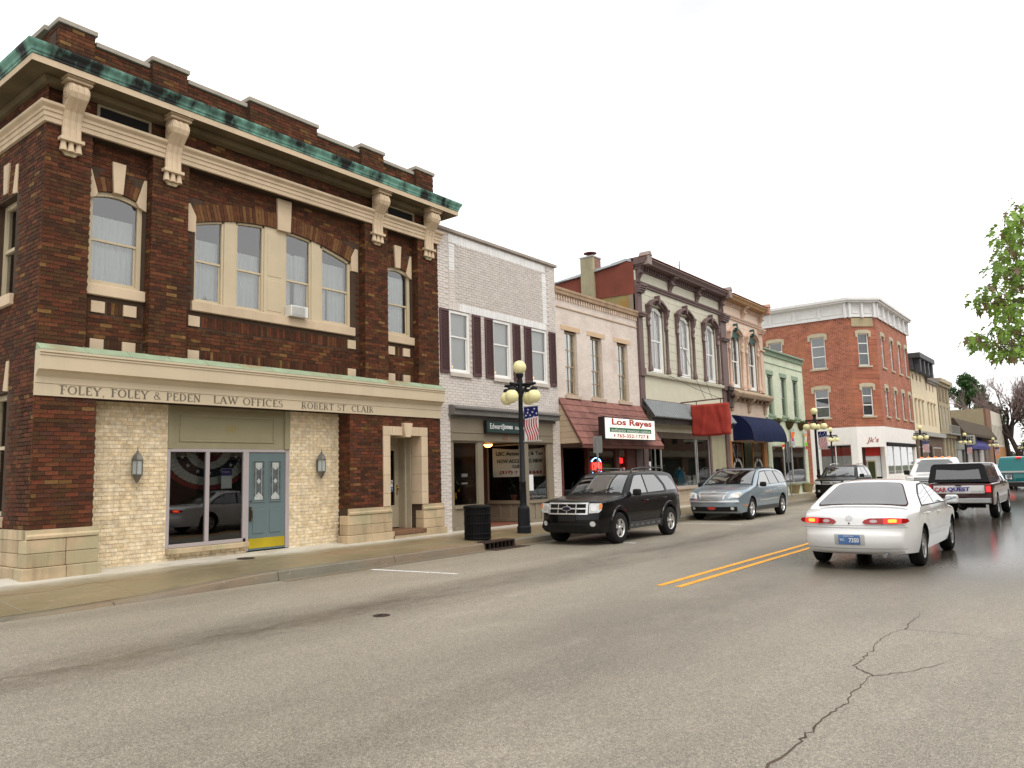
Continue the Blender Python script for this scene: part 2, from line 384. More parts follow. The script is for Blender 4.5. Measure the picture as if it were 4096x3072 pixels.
def concrete_material(name, dry, wetc, edge=True):
    m, t, b = _nt(name); L = t.links.new
    tc = t.nodes.new('ShaderNodeTexCoord'); sp = t.nodes.new('ShaderNodeSeparateXYZ'); L(tc.outputs['Object'], sp.inputs[0])
    n1 = noise(t, .9, 6, (.5, 1.3, 1), .65); fine = noise(t, 55, 4)
    base = ramp(t, n1, .3, .7, mul(wetc, .8), mul(wetc, 1.2))
    base = mixc(t, ramp(t, noise(t, .5, 5, (.45, 1.6, 1)), .46, .64, (0,) * 3, (.75,) * 3), base, (.235, .145, .078))
    if edge:     # drying strip along the building line
        mr = t.nodes.new('ShaderNodeMapRange'); L(sp.outputs[1], mr.inputs['Value']); mr.inputs['From Min'].default_value = 12.9; mr.inputs['From Max'].default_value = 13.7
        ad = t.nodes.new('ShaderNodeMath'); ad.operation = 'MULTIPLY_ADD'; L(noise(t, 1.4, 5, (.8, 2, 1), .7), ad.inputs[0]); ad.inputs[1].default_value = 2.2; ad.inputs[2].default_value = -1.1
        a2 = t.nodes.new('ShaderNodeMath'); a2.operation = 'ADD'; a2.use_clamp = True; L(ad.outputs[0], a2.inputs[0]); L(mr.outputs[0], a2.inputs[1])
        a3 = t.nodes.new('ShaderNodeMath'); a3.operation = 'MULTIPLY'; L(a2.outputs[0], a3.inputs[0]); L(mr.outputs[0], a3.inputs[1])
        base = mixc(t, a3.outputs[0], base, dry)
    base = mixc(t, .35, base, ramp(t, fine, .3, .7, (.65,) * 3, (1.3,) * 3), 'MULTIPLY')
    base = mixc(t, ramp(t, noise(t, 1.7, 6, (1, 2.5, 2.5), .7), .54, .76, (0,) * 3, (.6,) * 3), base, mul(wetc, .42)); base = mixc(t, ramp(t, noise(t, 7, 5, (1, 1, 1), .7), .62, .72, (0,) * 3, (.35,) * 3), base, dry)
    L(base, b.inputs['Base Color']); L(ramp(t, n1, .3, .7, (.3,) * 3, (.6,) * 3), b.inputs['Roughness'])
    bn = nd(t, 'ShaderNodeBump', Strength=.2, Distance=.004); L(fine, bn.inputs['Height']); L(bn.outputs[0], b.inputs['Normal'])
    return m
MCON = concrete_material('wet_concrete', (.56, .53, .46), (.205, .165, .092))
MCURB = concrete_material('curb_concrete', (.40, .38, .32), (.165, .15, .11), False)
MGRASS = mat('verge_ground', (.10, .11, .06), .9, .3)
struct(MB().grid(lambda u, v: (-300 + 1100 * u, -500 + 1000 * v, -.03), 4, 4, False).build('ground', MGRASS))
rd = MB(); rd.add([(-80, -5, 0), (420, -5, 0), (420, 11.3, 0), (-80, 11.3, 0)], [(0, 1, 2, 3)]); struct(rd.build('road', MR))
rd = MB(); rd.add([(47.6, 11.3, -.002), (62.4, 11.3, -.002), (62.4, 120, -.002), (47.6, 120, -.002)], [(0, 1, 2, 3)]); struct(rd.build('side_street', MR))
rd = MB(); rd.add([(-9, 11.3, -.002), (1.2, 11.3, -.002), (1.2, 90, -.002), (-9, 90, -.002)], [(0, 1, 2, 3)]); struct(rd.build('side_street', MR))
def curbh(x):
    a = min(1, max(0, (x - 4.6) / 3.6)); return .015 + .135 * a * a * (3 - 2 * a)
def walkz(x, y):
    a = min(1, max(0, (y - 11.45) / 2.5)); return curbh(x) + (.235 - curbh(x)) * (a if x < 8.2 else a)
pav = thing('sidewalk', 'x', 'x', (20, 12.5, 0)); pav['kind'] = 'structure'; del pav['label']; del pav['category']
sub = MB().box(1.2, 47.6, 11.5, 14.2, -.02, .005); sub.build('bedding', mat('joint_dirt', (.06, .05, .035), .9), pav)
xs = [1.2, 2.75, 4.25, 5.75, 7.2] + [8.72 + 1.53 * i for i in range(25)]
xs = [x for x in xs if x < 47] + [47.3]
ys = [11.62, 12.78, 14.32]
for i in range(len(xs) - 1):
    for j in range(2):
        a, c, d, e = xs[i] + .004, xs[i + 1] - .004, ys[j] + .004, ys[j + 1] - .004
        dz = random.uniform(-.003, .003)
        P = [(a, d), (c, d), (c, e), (a, e)]
        b = MB(); b.add([(x, y, walkz(x, y) + dz) for x, y in P] + [(x, y, -.01) for x, y in P], [(0, 1, 2, 3), (0, 4, 5, 1), (1, 5, 6, 2), (2, 6, 7, 3), (3, 7, 4, 0)])
        b.build('paving_slab', MCON, pav, bevel=.006, seg=1)
# kerb: stones of about three metres, lowered at the corner, with the blue-painted length further on
kb = thing('curb', 'x', 'x', (20, 11.5, 0)); kb['kind'] = 'structure'; del kb['label']; del kb['category']
MBLUE = mat('blue_curb_paint', (.04, .17, .36), .55, .25, dirt=.4)
cx = [1.2, 3.2, 5.3, 8.03, 10.73, 13.5, 14.62, 17.2, 20.2, 23.2, 26.2, 29.2, 32.2, 35.2, 38.2, 41.2, 43.0, 46.3, 47.4]
for i in range(len(cx) - 1):
    a, c = cx[i] + .006, cx[i + 1] - .006
    if abs(cx[i] - 13.5) < .01: continue
    b = MB(); n = 6
    for k in range(n):
        p, q = a + (c - a) * k / n, a + (c - a) * (k + 1) / n
        v = []
        for x in (p, q): h = curbh(x); v += [(x, 11.38, -.02), (x, 11.42, h - .02), (x, 11.445, h), (x, 11.62, h + .003), (x, 11.62, -.02)]
        b.add(v, [(0, 5, 6, 1), (1, 6, 7, 2), (2, 7, 8, 3), (3, 8, 9, 4)])
        if k == 0: b.add(v[:5], [(4, 3, 2, 1, 0)][:1])
        if k == n - 1: b.add(v[5:], [(0, 1, 2, 3, 4)])
    b.build('curb_stone', MBLUE if 42.9 < cx[i] < 46 else MCURB, kb)
gp = MB(); gp.add([(8, 11.1, .004), (47, 11.1, .004), (47, 11.39, .004), (8, 11.39, .004)], [(0, 1, 2, 3)]); gp.build('gutter_strip', MCURB, kb)
# far pavement beyond the side street and round the corner building
fp = MB(); fp.box(62.4, 420, 11.45, 14.2, -.02, .16); fp.box(62.4, 64.2, 14.2, 60, -.02, .16); struct(fp.build('sidewalk_far', MCON))
fp = MB(); fp.box(45.95, 47.4, 14.33, 60, -.02, .2); struct(fp.build('sidewalk_corner', MCON))
fp = MB(); fp.box(1.2, 5.0, 14.33, 40, -.02, .2); struct(fp.build('sidewalk_corner', MCON))
fp = MB(); fp.box(-80, 420, -12, -5, -.02, .14); struct(fp.build('sidewalk_opposite', MCON))
# painted markings, each a thin sheet
MYEL = mat('yellow_paint', (.78, .36, .03), .55, .22, vs=6, col2=(.30, .25, .17), c2s=14, c2p=(.56, .74))
MWHT = mat('white_paint', (.74, .74, .72), .6, .12, vs=6, col2=(.33, .30, .25), c2s=12, c2p=(.52, .7))
for y in (5.12, 5.42):
    b = MB(); n = 40
    b.grid(lambda u, v: (10.35 + 120 * u, y - .055 + .11 * v + .006 * math.sin(u * 90), .004), n, 1, False); struct(b.build('yellow_centre_line', MYEL))
b = MB(); b.add([(9.75, 11.05, .004), (9.86, 11.05, .004), (10.08, 9.1, .004), (9.99, 9.1, .004)], [(0, 1, 2, 3)][::1]); struct(b.build('parking_line', MWHT))
for x in (16.1, 22.6, 29.2, 35.6):
    b = MB(); b.add([(x, 9.0, .004), (x + .1, 9.0, .004), (x + .1, 11.05, .004), (x, 11.05, .004)], [(0, 1, 2, 3)]); struct(b.build('parking_line', MWHT))
# cracks in the asphalt
MCRK = mat('crack_filler', (.085, .062, .045), .85, .3)
def crack(pts, w, zf=lambda x, y: .003):
    rr = random.Random(5); P = []
    for i in range(len(pts) - 1):
        for k in range(5):
            u = k / 5; P.append((pts[i][0] + (pts[i + 1][0] - pts[i][0]) * u + rr.gauss(0, .010), pts[i][1] + (pts[i + 1][1] - pts[i][1]) * u + rr.gauss(0, .010)))
    P.append(pts[-1]); b = MB(); L_ = []; Q = []
    for i, p in enumerate(P):
        d = Vector(P[min(i + 1, len(P) - 1)]) - Vector(P[max(i - 1, 0)]); n = Vector((-d.y, d.x)).normalized() * w * rr.uniform(.55, 1.2) * (1 - .7 * i / len(P) if w < .012 else 1)
        L_.append((p[0] + n.x, p[1] + n.y, zf(p[0] + n.x, p[1] + n.y))); Q.append((p[0] - n.x, p[1] - n.y, zf(p[0] - n.x, p[1] - n.y)))
    n = len(P); b.add(L_ + Q, [(i, i + 1, n + i + 1, n + i) for i in range(n - 1)]); struct(b.build('road_crack', MCRK))
crack([(3.2, 1.64), (4.0, 1.69), (4.62, 1.69), (4.94, 1.67), (5.23, 1.69), (5.63, 1.68), (5.9, 1.66), (6.23, 1.68), (6.76, 1.69)], .011)
crack([(6.76, 1.69), (6.9, 1.82), (7.04, 1.89), (7.28, 1.87), (7.73, 1.90), (8.05, 1.93), (8.42, 1.93), (8.78, 1.85)], .007)
crack([(8.78, 1.85), (8.79, 1.62), (8.81, 1.32), (8.73, 1.08), (8.71, .7)], .005)
crack([(8.78, 1.85), (9.2, 1.87), (9.51, 1.85), (9.96, 1.9)], .005)
crack([(6.76, 1.69), (6.99, 1.49), (7.27, 1.36), (7.68, 1.22)], .005)
wz = lambda x, y: walkz(x, y) + .0065
for q_ in ([(4.3, 12.9), (5.0, 12.75), (5.7, 12.95), (6.2, 12.8)], [(3.4, 13.4), (3.9, 13.0), (4.2, 12.4)], [(7.4, 13.2), (7.9, 12.9), (8.2, 12.5)], [(11.2, 13.4), (11.6, 13.0), (12.0, 12.9)]): crack(q_, .006, wz)
# iron covers and the storm inlet
MIRON = mat('rusty_iron', (.06, .04, .032), .55, .3, bump=.3, metal=.5)
mh = thing('valve_cover', 'small round dark iron cover set in the road in front of the law office', 'manhole', (6.6, 7.28, 0))
MB().lathe([(.0001, .008), (.075, .008), (.08, .004), (.10, .006), (.11, .002)], (6.62, 7.28, 0), 24, sm=False).build('lid', MIRON, mh)
MB().box(6.57, 6.63, 7.27, 7.29, .0085, .012).build('lifting_slot', mat('hole_black', (.01, .01, .01), .9), mh)
mh = thing('meter_cover', 'round rusty iron cover set in the wet sidewalk outside the law office', 'manhole', (8.68, 13.38, .2))
zc = walkz(8.68, 13.38) + .004
MB().lathe([(.0001, .006), (.13, .006), (.135, .002), (.165, .004), (.17, 0)], (8.68, 13.38, zc), 24, sm=False).build('lid', MIRON, mh)
MB().box(8.65, 8.71, 13.37, 13.39, zc + .0065, zc + .009).build('lifting_slot', _MC['hole_black'], mh)
si = thing('storm_drain', 'rusty cast iron curb inlet with vertical bars below the black trash can', 'storm drain', (14.06, 11.45, 0))
b = MB(); b.box(13.5, 14.62, 11.40, 11.75, .125, .165); b.box(13.5, 13.56, 11.41, 11.62, -.02, .125); b.box(14.56, 14.62, 11.41, 11.62, -.02, .125)
b.build('hood', MIRON, si, bevel=.012)
for k in range(6):
    x = 13.56 + 1.0 * (k + 1) / 7; MB().box(x - .017, x + .017, 11.405, 11.45, -.01, .125).build('bar', MIRON, si)
MB().box(13.5, 14.62, 11.6, 11.63, -.02, .124).build('throat', _MC['hole_black'], si)
b = MB(); b.box(13.45, 14.72, 11.02, 11.385, .001, .007); b.build('grate_frame', MIRON, si)
# ---------------------------------------------------------------- the law office: brown brick, limestone trim, copper cornice
LAW = thing('law_office_building', 'two-storey dark brown brick corner building with cream stone trim and green copper cornice', 'building', (9.9, 14, 0))
MMORT = mat('dark_mortar', (.070, .045, .030), .9, .2)
MBRK = mat('brown_brick', (1, 1, 1), .8, .30, vs=11, tint=True, bump=.35, bs=60, spec=.1)
MTMORT = mat('tan_mortar', (.63, .52, .37), .9, .15)
MLIME = mat('limestone', (.60, .47, .33), .75, .10, vs=2.2, bump=.12, bs=45, dirt=.28, dirtcol=(.26, .21, .14), orand=.05)
MLIMED = mat('limestone_damp', (.50, .385, .25), .7, .2, vs=1.6, bump=.2, bs=35, col2=(.40, .35, .22), c2s=1.9, c2p=(.46, .66), dirt=.75, dirtcol=(.17, .115, .07), orand=.12)
MCREAM = mat('cream_paint', (.56, .46, .31), .6, .10, vs=1.5, dirt=.25, dirtcol=(.22, .19, .11))
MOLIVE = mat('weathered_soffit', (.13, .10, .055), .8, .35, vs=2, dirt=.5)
MCOP = mat('copper_verdigris', (.17, .36, .29), .6, .25, vs=3.5, bump=.2, bs=20, col2=(.016, .019, .017), c2s=2.4, c2p=(.41, .57), sc3=(.9, .9, .4))
MCOPL = mat('copper_roof_pale', (.30, .37, .25), .65, .18, vs=2, col2=(.30, .21, .12), c2s=1.1, c2p=(.55, .72))
MFRAME = mat('putty_window_paint', (.54, .45, .31), .5, .06)
MCURT = mat('lace_curtain', (.74, .75, .74), .9, .05)
DARKP = [(.112, .036, .020), (.082, .029, .016), (.062, .025, .015), (.046, .022, .014), (.125, .045, .022), (.092, .042, .020), (.070, .036, .017), (.145, .055, .026), (.20, .11, .042), (.16, .085, .030)]
DARKW = [7, 9, 8, 6, 4, 6, 6, 2, 1.0, 1.0]
REDP = [(.15, .046, .025), (.165, .055, .03), (.12, .04, .023), (.095, .038, .024), (.08, .037, .026)]
TANP = [(.72, .585, .385), (.745, .615, .42), (.695, .555, .36), (.765, .645, .46), (.72, .595, .41)]
DARKP = [tuple(max(.012, (m_ + (x - m_) * .85) * 1.06 * k_) for x, m_, k_ in zip(c, (.086, .036, .020), (.99, 1.0, .98))) for c in DARKP]
def dk(): return random.choices(DARKP, DARKW)[0]
def pick(P):
    c = random.choice(P); k = random.uniform(.93, 1.07); return tuple(x * k for x in c)
BR = []            # (axis, a, c, z0, z1, plane, tint)
YP, YR, YT = 13.9, 14.1, 14.3
def addb(rect, y, pal, axis='x', skip=None, j=.010, bw=.205, bh=.062, sideband=0):
    for a, c, d, e in bricklist(*rect, bw=bw, bh=bh, j=j, skip=skip): BR.append((axis, a, c, d, e, y, pal()))
# pilasters (upper storey) and lower piers
PIL = [(5.05, 5.82), (6.92, 7.65), (12.19, 12.94), (14.0, 14.76)]
core = MB()
for a, c in PIL: core.box(a + .008, c - .008, YP + .008, YR + .3, 4.0, 7.96)
def big_arch(x): return 6.90 + .34 * max(0, 1 - ((x - 9.92) / 2.01) ** 2)
def arch_l(x): return 6.95 + .12 * max(0, 1 - ((x - 6.37) / .5) ** 2)
def arch_r(x): return 6.95 + .12 * max(0, 1 - ((x - 13.44) / .5) ** 2)
BAYS = [(5.82, 6.92, 5.88, 6.86, arch_l, .26), (7.65, 12.19, 7.91, 11.93, big_arch, .34), (12.94, 14.0, 12.95, 13.93, arch_r, .26)]
ZS = 5.08          # underside of the stone sills
for bx0, bx1, o0, o1, af, vs_ in BAYS:
    core.add([(bx0, YR + .008, 4.0), (bx1, YR + .008, 4.0), (bx1, YR + .008, ZS), (bx0, YR + .008, ZS)], [(0, 1, 2, 3)])
    core.add([(bx0, YR + .008, ZS), (o0, YR + .008, ZS), (o0, YR + .008, 7.96), (bx0, YR + .008, 7.96)], [(0, 1, 2, 3)])
    core.add([(o1, YR + .008, ZS), (bx1, YR + .008, ZS), (bx1, YR + .008, 7.96), (o1, YR + .008, 7.96)], [(0, 1, 2, 3)])
    core.add([(o0, YR + .008, ZS), (o0, YR + .3, ZS), (o0, YR + .3, 7.5), (o0, YR + .008, 7.5)], [(0, 1, 2, 3)]); core.add([(o1, YR + .008, ZS), (o1, YR + .3, ZS), (o1, YR + .3, 7.5), (o1, YR + .008, 7.5)], [(3, 2, 1, 0)])
    n = 24
    for i in range(n):
        a, c = o0 + (o1 - o0) * i / n, o0 + (o1 - o0) * (i + 1) / n
        core.add([(a, YR + .008, af(a)), (c, YR + .008, af(c)), (c, YR + .008, 7.96), (a, YR + .008, 7.96)], [(0, 1, 2, 3)])
        core.add([(a, YR + .008, af(a)), (c, YR + .008, af(c)), (c, YR + .3, af(c)), (a, YR + .3, af(a))], [(3, 2, 1, 0)])
core.box(5.058, 14.752, 14.0, 14.3, 7.96, 8.95)                       # frieze wall
core.box(5.2, 14.70, 14.05, 14.3, 8.95, 9.72)                         # parapet wall
core.box(5.058, 6.042, YP + .008, 14.5, .4, 3.3); core.box(11.718, 12.90, YP + .008, 14.5, .4, 3.3); core.box(14.06, 14.752, YP + .008, 14.5, .4, 3.3); core.box(12.90, 14.06, YP + .008, 14.5, 2.945, 3.3)
core.box(5.06, 14.75, 14.28, 14.5, 3.205, 4.02)
core.build('wall', MMORT, LAW)
# side wall on the cross street (x = 5.05), with one visible window column
sw = MB()
def sidewall(b, y0, y1, z0, z1, holes):
    ys_ = sorted({y0, y1, *[h[0] for h in holes], *[h[1] for h in holes]}); zs_ = sorted({z0, z1, *[h[2] for h in holes], *[h[3] for h in holes]})
    for i in range(len(ys_) - 1):
        for j in range(len(zs_) - 1):
            a, c, d, e = ys_[i], ys_[i + 1], zs_[j], zs_[j + 1]
            if any(h[0] < (a + c) / 2 < h[1] and h[2] < (d + e) / 2 < h[3] for h in holes): continue
            b.add([(5.058, a, d), (5.058, c, d), (5.058, c, e), (5.058, a, e)], [(3, 2, 1, 0)])
    for a, c, d, e in holes:
        b.add([(5.058, a, d), (5.35, a, d), (5.35, a, e), (5.058, a, e)], [(0, 1, 2, 3)]); b.add([(5.058, c, d), (5.35, c, d), (5.35, c, e), (5.058, c, e)], [(3, 2, 1, 0)])
        b.add([(5.058, a, e), (5.35, a, e), (5.35, c, e), (5.058, c, e)], [(0, 1, 2, 3)]); b.add([(5.058, a, d), (5.35, a, d), (5.35, c, d), (5.058, c, d)], [(3, 2, 1, 0)])
SH = [(15.08, 16.05, 5.1, 6.95), (15.08, 16.05, 1.2, 3.35)]
sidewall(sw, 13.91, 30, .3, 8.95, SH); sw.box(5.2, 14.7, 29.8, 30, 0, 9.6); sw.box(14.5, 14.75, 14.6, 30, 0, 8.9)
sw.build('side_wall', MMORT, LAW)
MB().box(5.3, 14.5, 14.35, 29.8, 8.95, 9.1).build('roof', TAR, LAW)
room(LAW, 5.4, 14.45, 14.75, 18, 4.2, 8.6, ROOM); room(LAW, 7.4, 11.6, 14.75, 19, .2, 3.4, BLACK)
# brickwork
for a, c in PIL: addb((a, c, 4.02, 7.95), YP, dk)
for bx0, bx1, o0, o1, af, vs_ in BAYS:
    def skp(x, z, a, c, d, e, af=af, o0=o0, o1=o1, vs_=vs_, bx0=bx0):
        if o0 - .02 < c and a < o1 + .02 and 5.06 < e and z < af(min(max(x, o0), o1)) + vs_: return True
        if z > 6.6 and (o0 - .24 < x < o0 + .2 or o1 - .2 < x < o1 + .24) and z < af(o0) + .5: return True
        for s0, s1 in ((4.76, 4.99), (4.08, 4.30)):
            if s0 < z < s1: return True
        return False
    addb((bx0, bx1, 4.02, 7.95), YR, dk, skip=skp)
    for s0, s1 in ((4.765, 4.985), (4.085, 4.295)):      # soldier courses under the sills
        x = bx0 + .03
        while x < bx1 - .06:
            if not any(p < x + .03 < q for p, q in [(bx0 + .13, bx0 + .40), (bx1 - .40, bx1 - .13)]): BR.append(('x', x, x + .058, s0, s1, YR, dk()))
            x += .068
addb((5.05, 14.76, 7.97, 8.94), 13.992, dk)
PIER = [(5.21, 5.82), (6.90, 7.60), (9.03, 10.80), (12.16, 12.88), (14.05, 14.70)]
addb((5.2, 14.70, 9.05, 9.71), 14.042, dk)
for a, c in PIER:
    MB().box(a + .008, c - .008, 13.968, 14.3, 8.95, 9.86).build('parapet_pier', MMORT, LAW); addb((a, c, 9.05, 9.86), 13.96, dk)
def lowp(): return pick(REDP) if random.random() < .40 else dk()
addb((5.05, 6.05, 1.01, 3.24), YP, lowp, j=.011)
addb((11.71, 12.74, 1.01, 3.24), YP, lowp, j=.011); addb((14.22, 14.76, 1.01, 3.24), YP, lowp, j=.011); addb((12.74, 14.22, 2.95, 3.24), YP, lowp)
def sskip(y, z, a, c, d, e):
    return any(h[0] - .02 < c and a < h[1] + .02 and h[2] < e and d < h[3] + .02 for h in SH)
for zz0, zz1 in ((1.01, 7.95), (7.97, 8.94)): addb((13.9, 16.6, zz0, zz1), 5.05, dk, 'y', sskip)
addb((13.9, 14.3, 1.01, 3.2), 11.71, dk, 'y'); addb((13.96, 16.6, 9.05, 9.86), 5.205, dk, 'y')
for a, c in PIL[1:]: addb((13.9, 14.1, 4.02, 7.95), a, dk, 'y')
# tan brick infill on the ground floor
tn = MB(); wallh(tn, 6.06, 7.56, .2, 3.24, YT + .008, YT + .3, []); wallh(tn, 10.33, 11.70, .2, 3.24, YT + .008, YT + .3, []); tn.box(7.56, 9.28, YT + .03, YT + .3, .2, .36); tn.build('tan_brick_backing', MTMORT, LAW)
TB = []
for x0_, x1_, zt in ((6.05, 7.55, 3.22), (10.34, 11.71, 3.22), (7.56, 9.28, .35)):
    for a, c, d, e in bricklist(x0_, x1_, .215, zt, bw=.198, bh=.0605, j=.011): TB.append(('x', a, c, d, e, YT, pick(TANP)))
# the 300 nearest bricks are pieces of their own, the rest one mesh
def bdist(q):
    ax, a, c, d, e, y, t = q; m_ = (a + c) / 2
    return math.dist((0, 0, 1.68), (m_, y, (d + e) / 2) if ax == 'x' else (y, m_, (d + e) / 2))
ALL = sorted(BR + TB, key=bdist)
near = [q for q in ALL if q[0] == 'x'][:300]; ids = {id(q) for q in near}
def bbox(b, q, px=0):
    ax, a, c, d, e, y, t = q; pr = random.uniform(-.003, .003)
    if ax == 'x': b.box(a, c, y + pr, y + .02, d, e, t)
    else: b.box(y + pr, y + .02, a, c, d, e, t)
for q in near:
    ax, a, c, d, e, y, t = q
    w, h = round(c - a, 3), round(e - d, 3); ti = min(range(5), key=lambda k: abs(sum(t) / 3 - (.03, .06, .1, .45, .55)[k]))
    tan = sum(t) > .8
    low = (not tan) and d < 3.3 and random.random() < .38; pal = TANP if tan else (REDP if low else DARKP)
    ci = random.randrange(len(pal)) if (tan or low) else random.choices(range(len(DARKP)), DARKW)[0]
    def mk(w=w, h=h, pal=pal, ci=ci):
        b = MB(); b.box(-w / 2, w / 2, 0, .02, -h / 2, h / 2, pal[ci]); return b.mesh('brick')
    o = link('brick', brick_mesh(('b', w, h, tan, low, ci), MBRK, mk), LAW)
    o.location = ((a + c) / 2 - 9.9, y - 14 + random.uniform(-.003, .003), (d + e) / 2)
inf = MB()
for q in ALL:
    if id(q) not in ids: bbox(inf, q)
# voussoirs of the three arches
for bx0, bx1, o0, o1, af, vs_ in BAYS:
    n = int((o1 - o0) / .073)
    for i in range(n):
        u0, u1 = o0 + (o1 - o0) * i / n, o0 + (o1 - o0) * (i + 1) / n
        def nv(x):
            g = (af(x + .01) - af(x - .01)) / .02; L_ = math.hypot(1, g); return (-g / L_, 1 / L_)
        t = random.choice([(.15, .07, .032), (.11, .043, .022), (.17, .085, .036), (.085, .036, .02), (.12, .055, .027)])
        p0, p1 = (u0 + .005, af(u0)), (u1 - .005, af(u1)); q0, q1 = nv(u0), nv(u1)
        inf.xz([p0, p1, (p1[0] + q1[0] * vs_, p1[1] + q1[1] * vs_), (p0[0] + q0[0] * vs_, p0[1] + q0[1] * vs_)], YR - .002, YR + .02, t)
inf.build('brick_field', MBRK, LAW, kind='stuff')
# stone: keystones, springers, squares, sills
def stone(poly, y0, y1, name, m=MLIME, bev=.01): return MB().xz(poly, y0, y1).build(name, m, LAW, bevel=bev)
for cx_, zb, zt, wb_, wt_ in ((6.37, 7.05, 7.64, .085, .125), (9.99, 7.2, 7.92, .165, .19), (13.44, 7.05, 7.64, .085, .125)):
    stone([(cx_ - wb_, zb), (cx_ + wb_, zb), (cx_ + wt_, zt), (cx_ - wt_, zt)], YR - .05, YR + .1, 'keystone')
for x, s in ((5.86, 1), (6.88, -1), (12.96, 1), (13.92, -1)):
    stone([(x - s * .03, 6.84), (x - s * .03, 7.46), (x + s * .02, 7.46), (x + s * .16, 6.98), (x + s * .12, 6.90)], YR - .02, YR + .06, 'springer')
for x, s in ((7.9, 1), (11.94, -1)):
    stone([(x - s * .19, 6.68), (x - s * .19, 7.24), (x - s * .11, 7.26), (x + s * .02, 7.02), (x + s * .02, 6.68)], YR - .02, YR + .06, 'springer')
for bx0, bx1, *_ in BAYS:
    for s0, s1 in ((4.77, 4.98), (4.09, 4.29)):
        for xa in (bx0 + .145, bx1 - .385):
            MB().box(xa, xa + .24, YR - .025, YR + .05, s0, s1).build('stone_square', MLIME, LAW, bevel=.006)
for a, c in ((5.83, 6.91), (7.84, 12.0), (12.95, 13.99)):
    MB().box(a, c, YR - .07, YR + .25, 5.08, 5.28).build('sill', MLIME, LAW, bevel=.012)
# windows, first floor
CT = dict(m=MCURT)
sash(LAW, 5.88, 6.86, 5.28, 7.0, YR + .05, MFRAME, GLASS_UP, fw=.085, meet=6.13, arch=arch_l, curt=dict(m=MCURT, top=6.62, waves=9), seed=1)
sash(LAW, 12.95, 13.93, 5.28, 7.0, YR + .05, MFRAME, GLASS_UP, fw=.085, meet=6.1, arch=arch_r, curt=dict(m=MCURT, top=6.85, waves=9), seed=2)
mb = MB()
for a, c in ((8.57, 8.84), (9.53, 10.06), (10.78, 11.03)): mb.xz([(a, 5.28), (c, 5.28), (c, big_arch(c)), (a, big_arch(a))], YR + .03, YR + .14)
mb.xz([(9.61, 5.36), (9.97, 5.36), (9.97, 6.05), (9.61, 6.05)], YR + .022, YR + .04); mb.xz([(9.61, 6.13), (9.97, 6.13), (9.97, 7.1), (9.61, 7.1)], YR + .022, YR + .04)
mb.build('window_mullion', MFRAME, LAW, bevel=.008)
for i, (a, c, ct) in enumerate(((7.91, 8.57, dict(m=MCURT, top=6.62, waves=7)), (8.84, 9.53, dict(m=MCURT, top=6.55, waves=7)), (10.06, 10.78, dict(m=MCURT, top=6.80, waves=7, spans=[(0, .33), (.52, 1)])), (11.03, 11.93, dict(m=MCURT, top=6.72, waves=7, spans=[(0, .28), (.36, 1)])))):
    sash(LAW, a, c, 5.28, 7.0, YR + .05, MFRAME, GLASS_UP, fw=.05 if i < 3 else .07, meet=6.14, arch=big_arch, curt=ct, seed=i + 5)
b = MB()
for a, c in ((10.06, 10.78), (11.03, 11.93)): curtain(b, a + .05, c - .05, 6.15, 6.78, YR + .23, waves=6, seed=9)
b.build('valance_curtain', MCURT, LAW)
ac = thing('air_conditioner', 'white boxy window air conditioner sticking out of the big arched window', 'air conditioner', (10.3, 14, 5.28))
MB().box(10.08, 10.54, YR - .18, YR + .14, 5.285, 5.53).build('housing', mat('ac_white', (.72, .71, .67), .5, .06, dirt=.2), ac, bevel=.012)
b = MB(); b.box(10.11, 10.45, YR - .186, YR - .178, 5.31, 5.505); b.build('grille', mat('ac_grille', (.34, .34, .33), .7, .2, vs=40), ac)
b = MB()
for k in range(7): b.box(10.11, 10.45, YR - .191, YR - .1855, 5.325 + k * .026, 5.335 + k * .026)
b.build('louvre', _MC['ac_white'], ac)
# side window
for z0_, z1_, mt in ((5.1, 6.95, 6.05), (1.2, 3.35, 2.4)):
    b = MB()
    b.box(5.2, 5.28, 15.08, 15.17, z0_, z1_); b.box(5.2, 5.28, 15.96, 16.05, z0_, z1_); b.box(5.2, 5.28, 15.17, 15.96, z1_ - .09, z1_); b.box(5.2, 5.28, 15.17, 15.96, z0_, z0_ + .08); b.box(5.2, 5.27, 15.17, 15.96, mt - .03, mt + .03)
    w = b.build('window', MFRAME, LAW)
    MB().add([(5.25, 15.17, z0_), (5.25, 15.96, z0_), (5.25, 15.96, z1_), (5.25, 15.17, z1_)], [(3, 2, 1, 0)]).build('pane', GLASS_UP, w)
    MB().add([(5.4, 15.0, mt), (5.4, 16.1, mt), (5.4, 16.1, z1_), (5.4, 15.0, z1_)], [(3, 2, 1, 0)]).build('curtain', MCURT, w)
MB().box(4.98, 5.3, 15.0, 16.15, 4.9, 5.1).build('sill', MLIME, LAW, bevel=.012)
MB().box(4.99, 5.3, 15.0, 16.15, 1.02, 1.2).build('sill', MLIME, LAW, bevel=.012)
for y_, s in ((15.1, 1), (16.03, -1)):
    MB().yz([(y_ - s * .06, 6.95), (y_ - s * .06, 7.5), (y_ + s * .04, 7.5), (y_ + s * .14, 6.98)], 5.03, 5.1).build('springer', MLIME, LAW, bevel=.01)
    MB().yz([(y_ - s * .06, 3.36), (y_ - s * .06, 3.9), (y_ + s * .04, 3.9), (y_ + s * .14, 3.38)], 5.03, 5.1).build('springer', MLIME, LAW, bevel=.01)
MB().yz([(15.48, 7.05), (15.65, 7.05), (15.7, 7.62), (15.43, 7.62)], 5.02, 5.1).build('keystone', MLIME, LAW, bevel=.01)
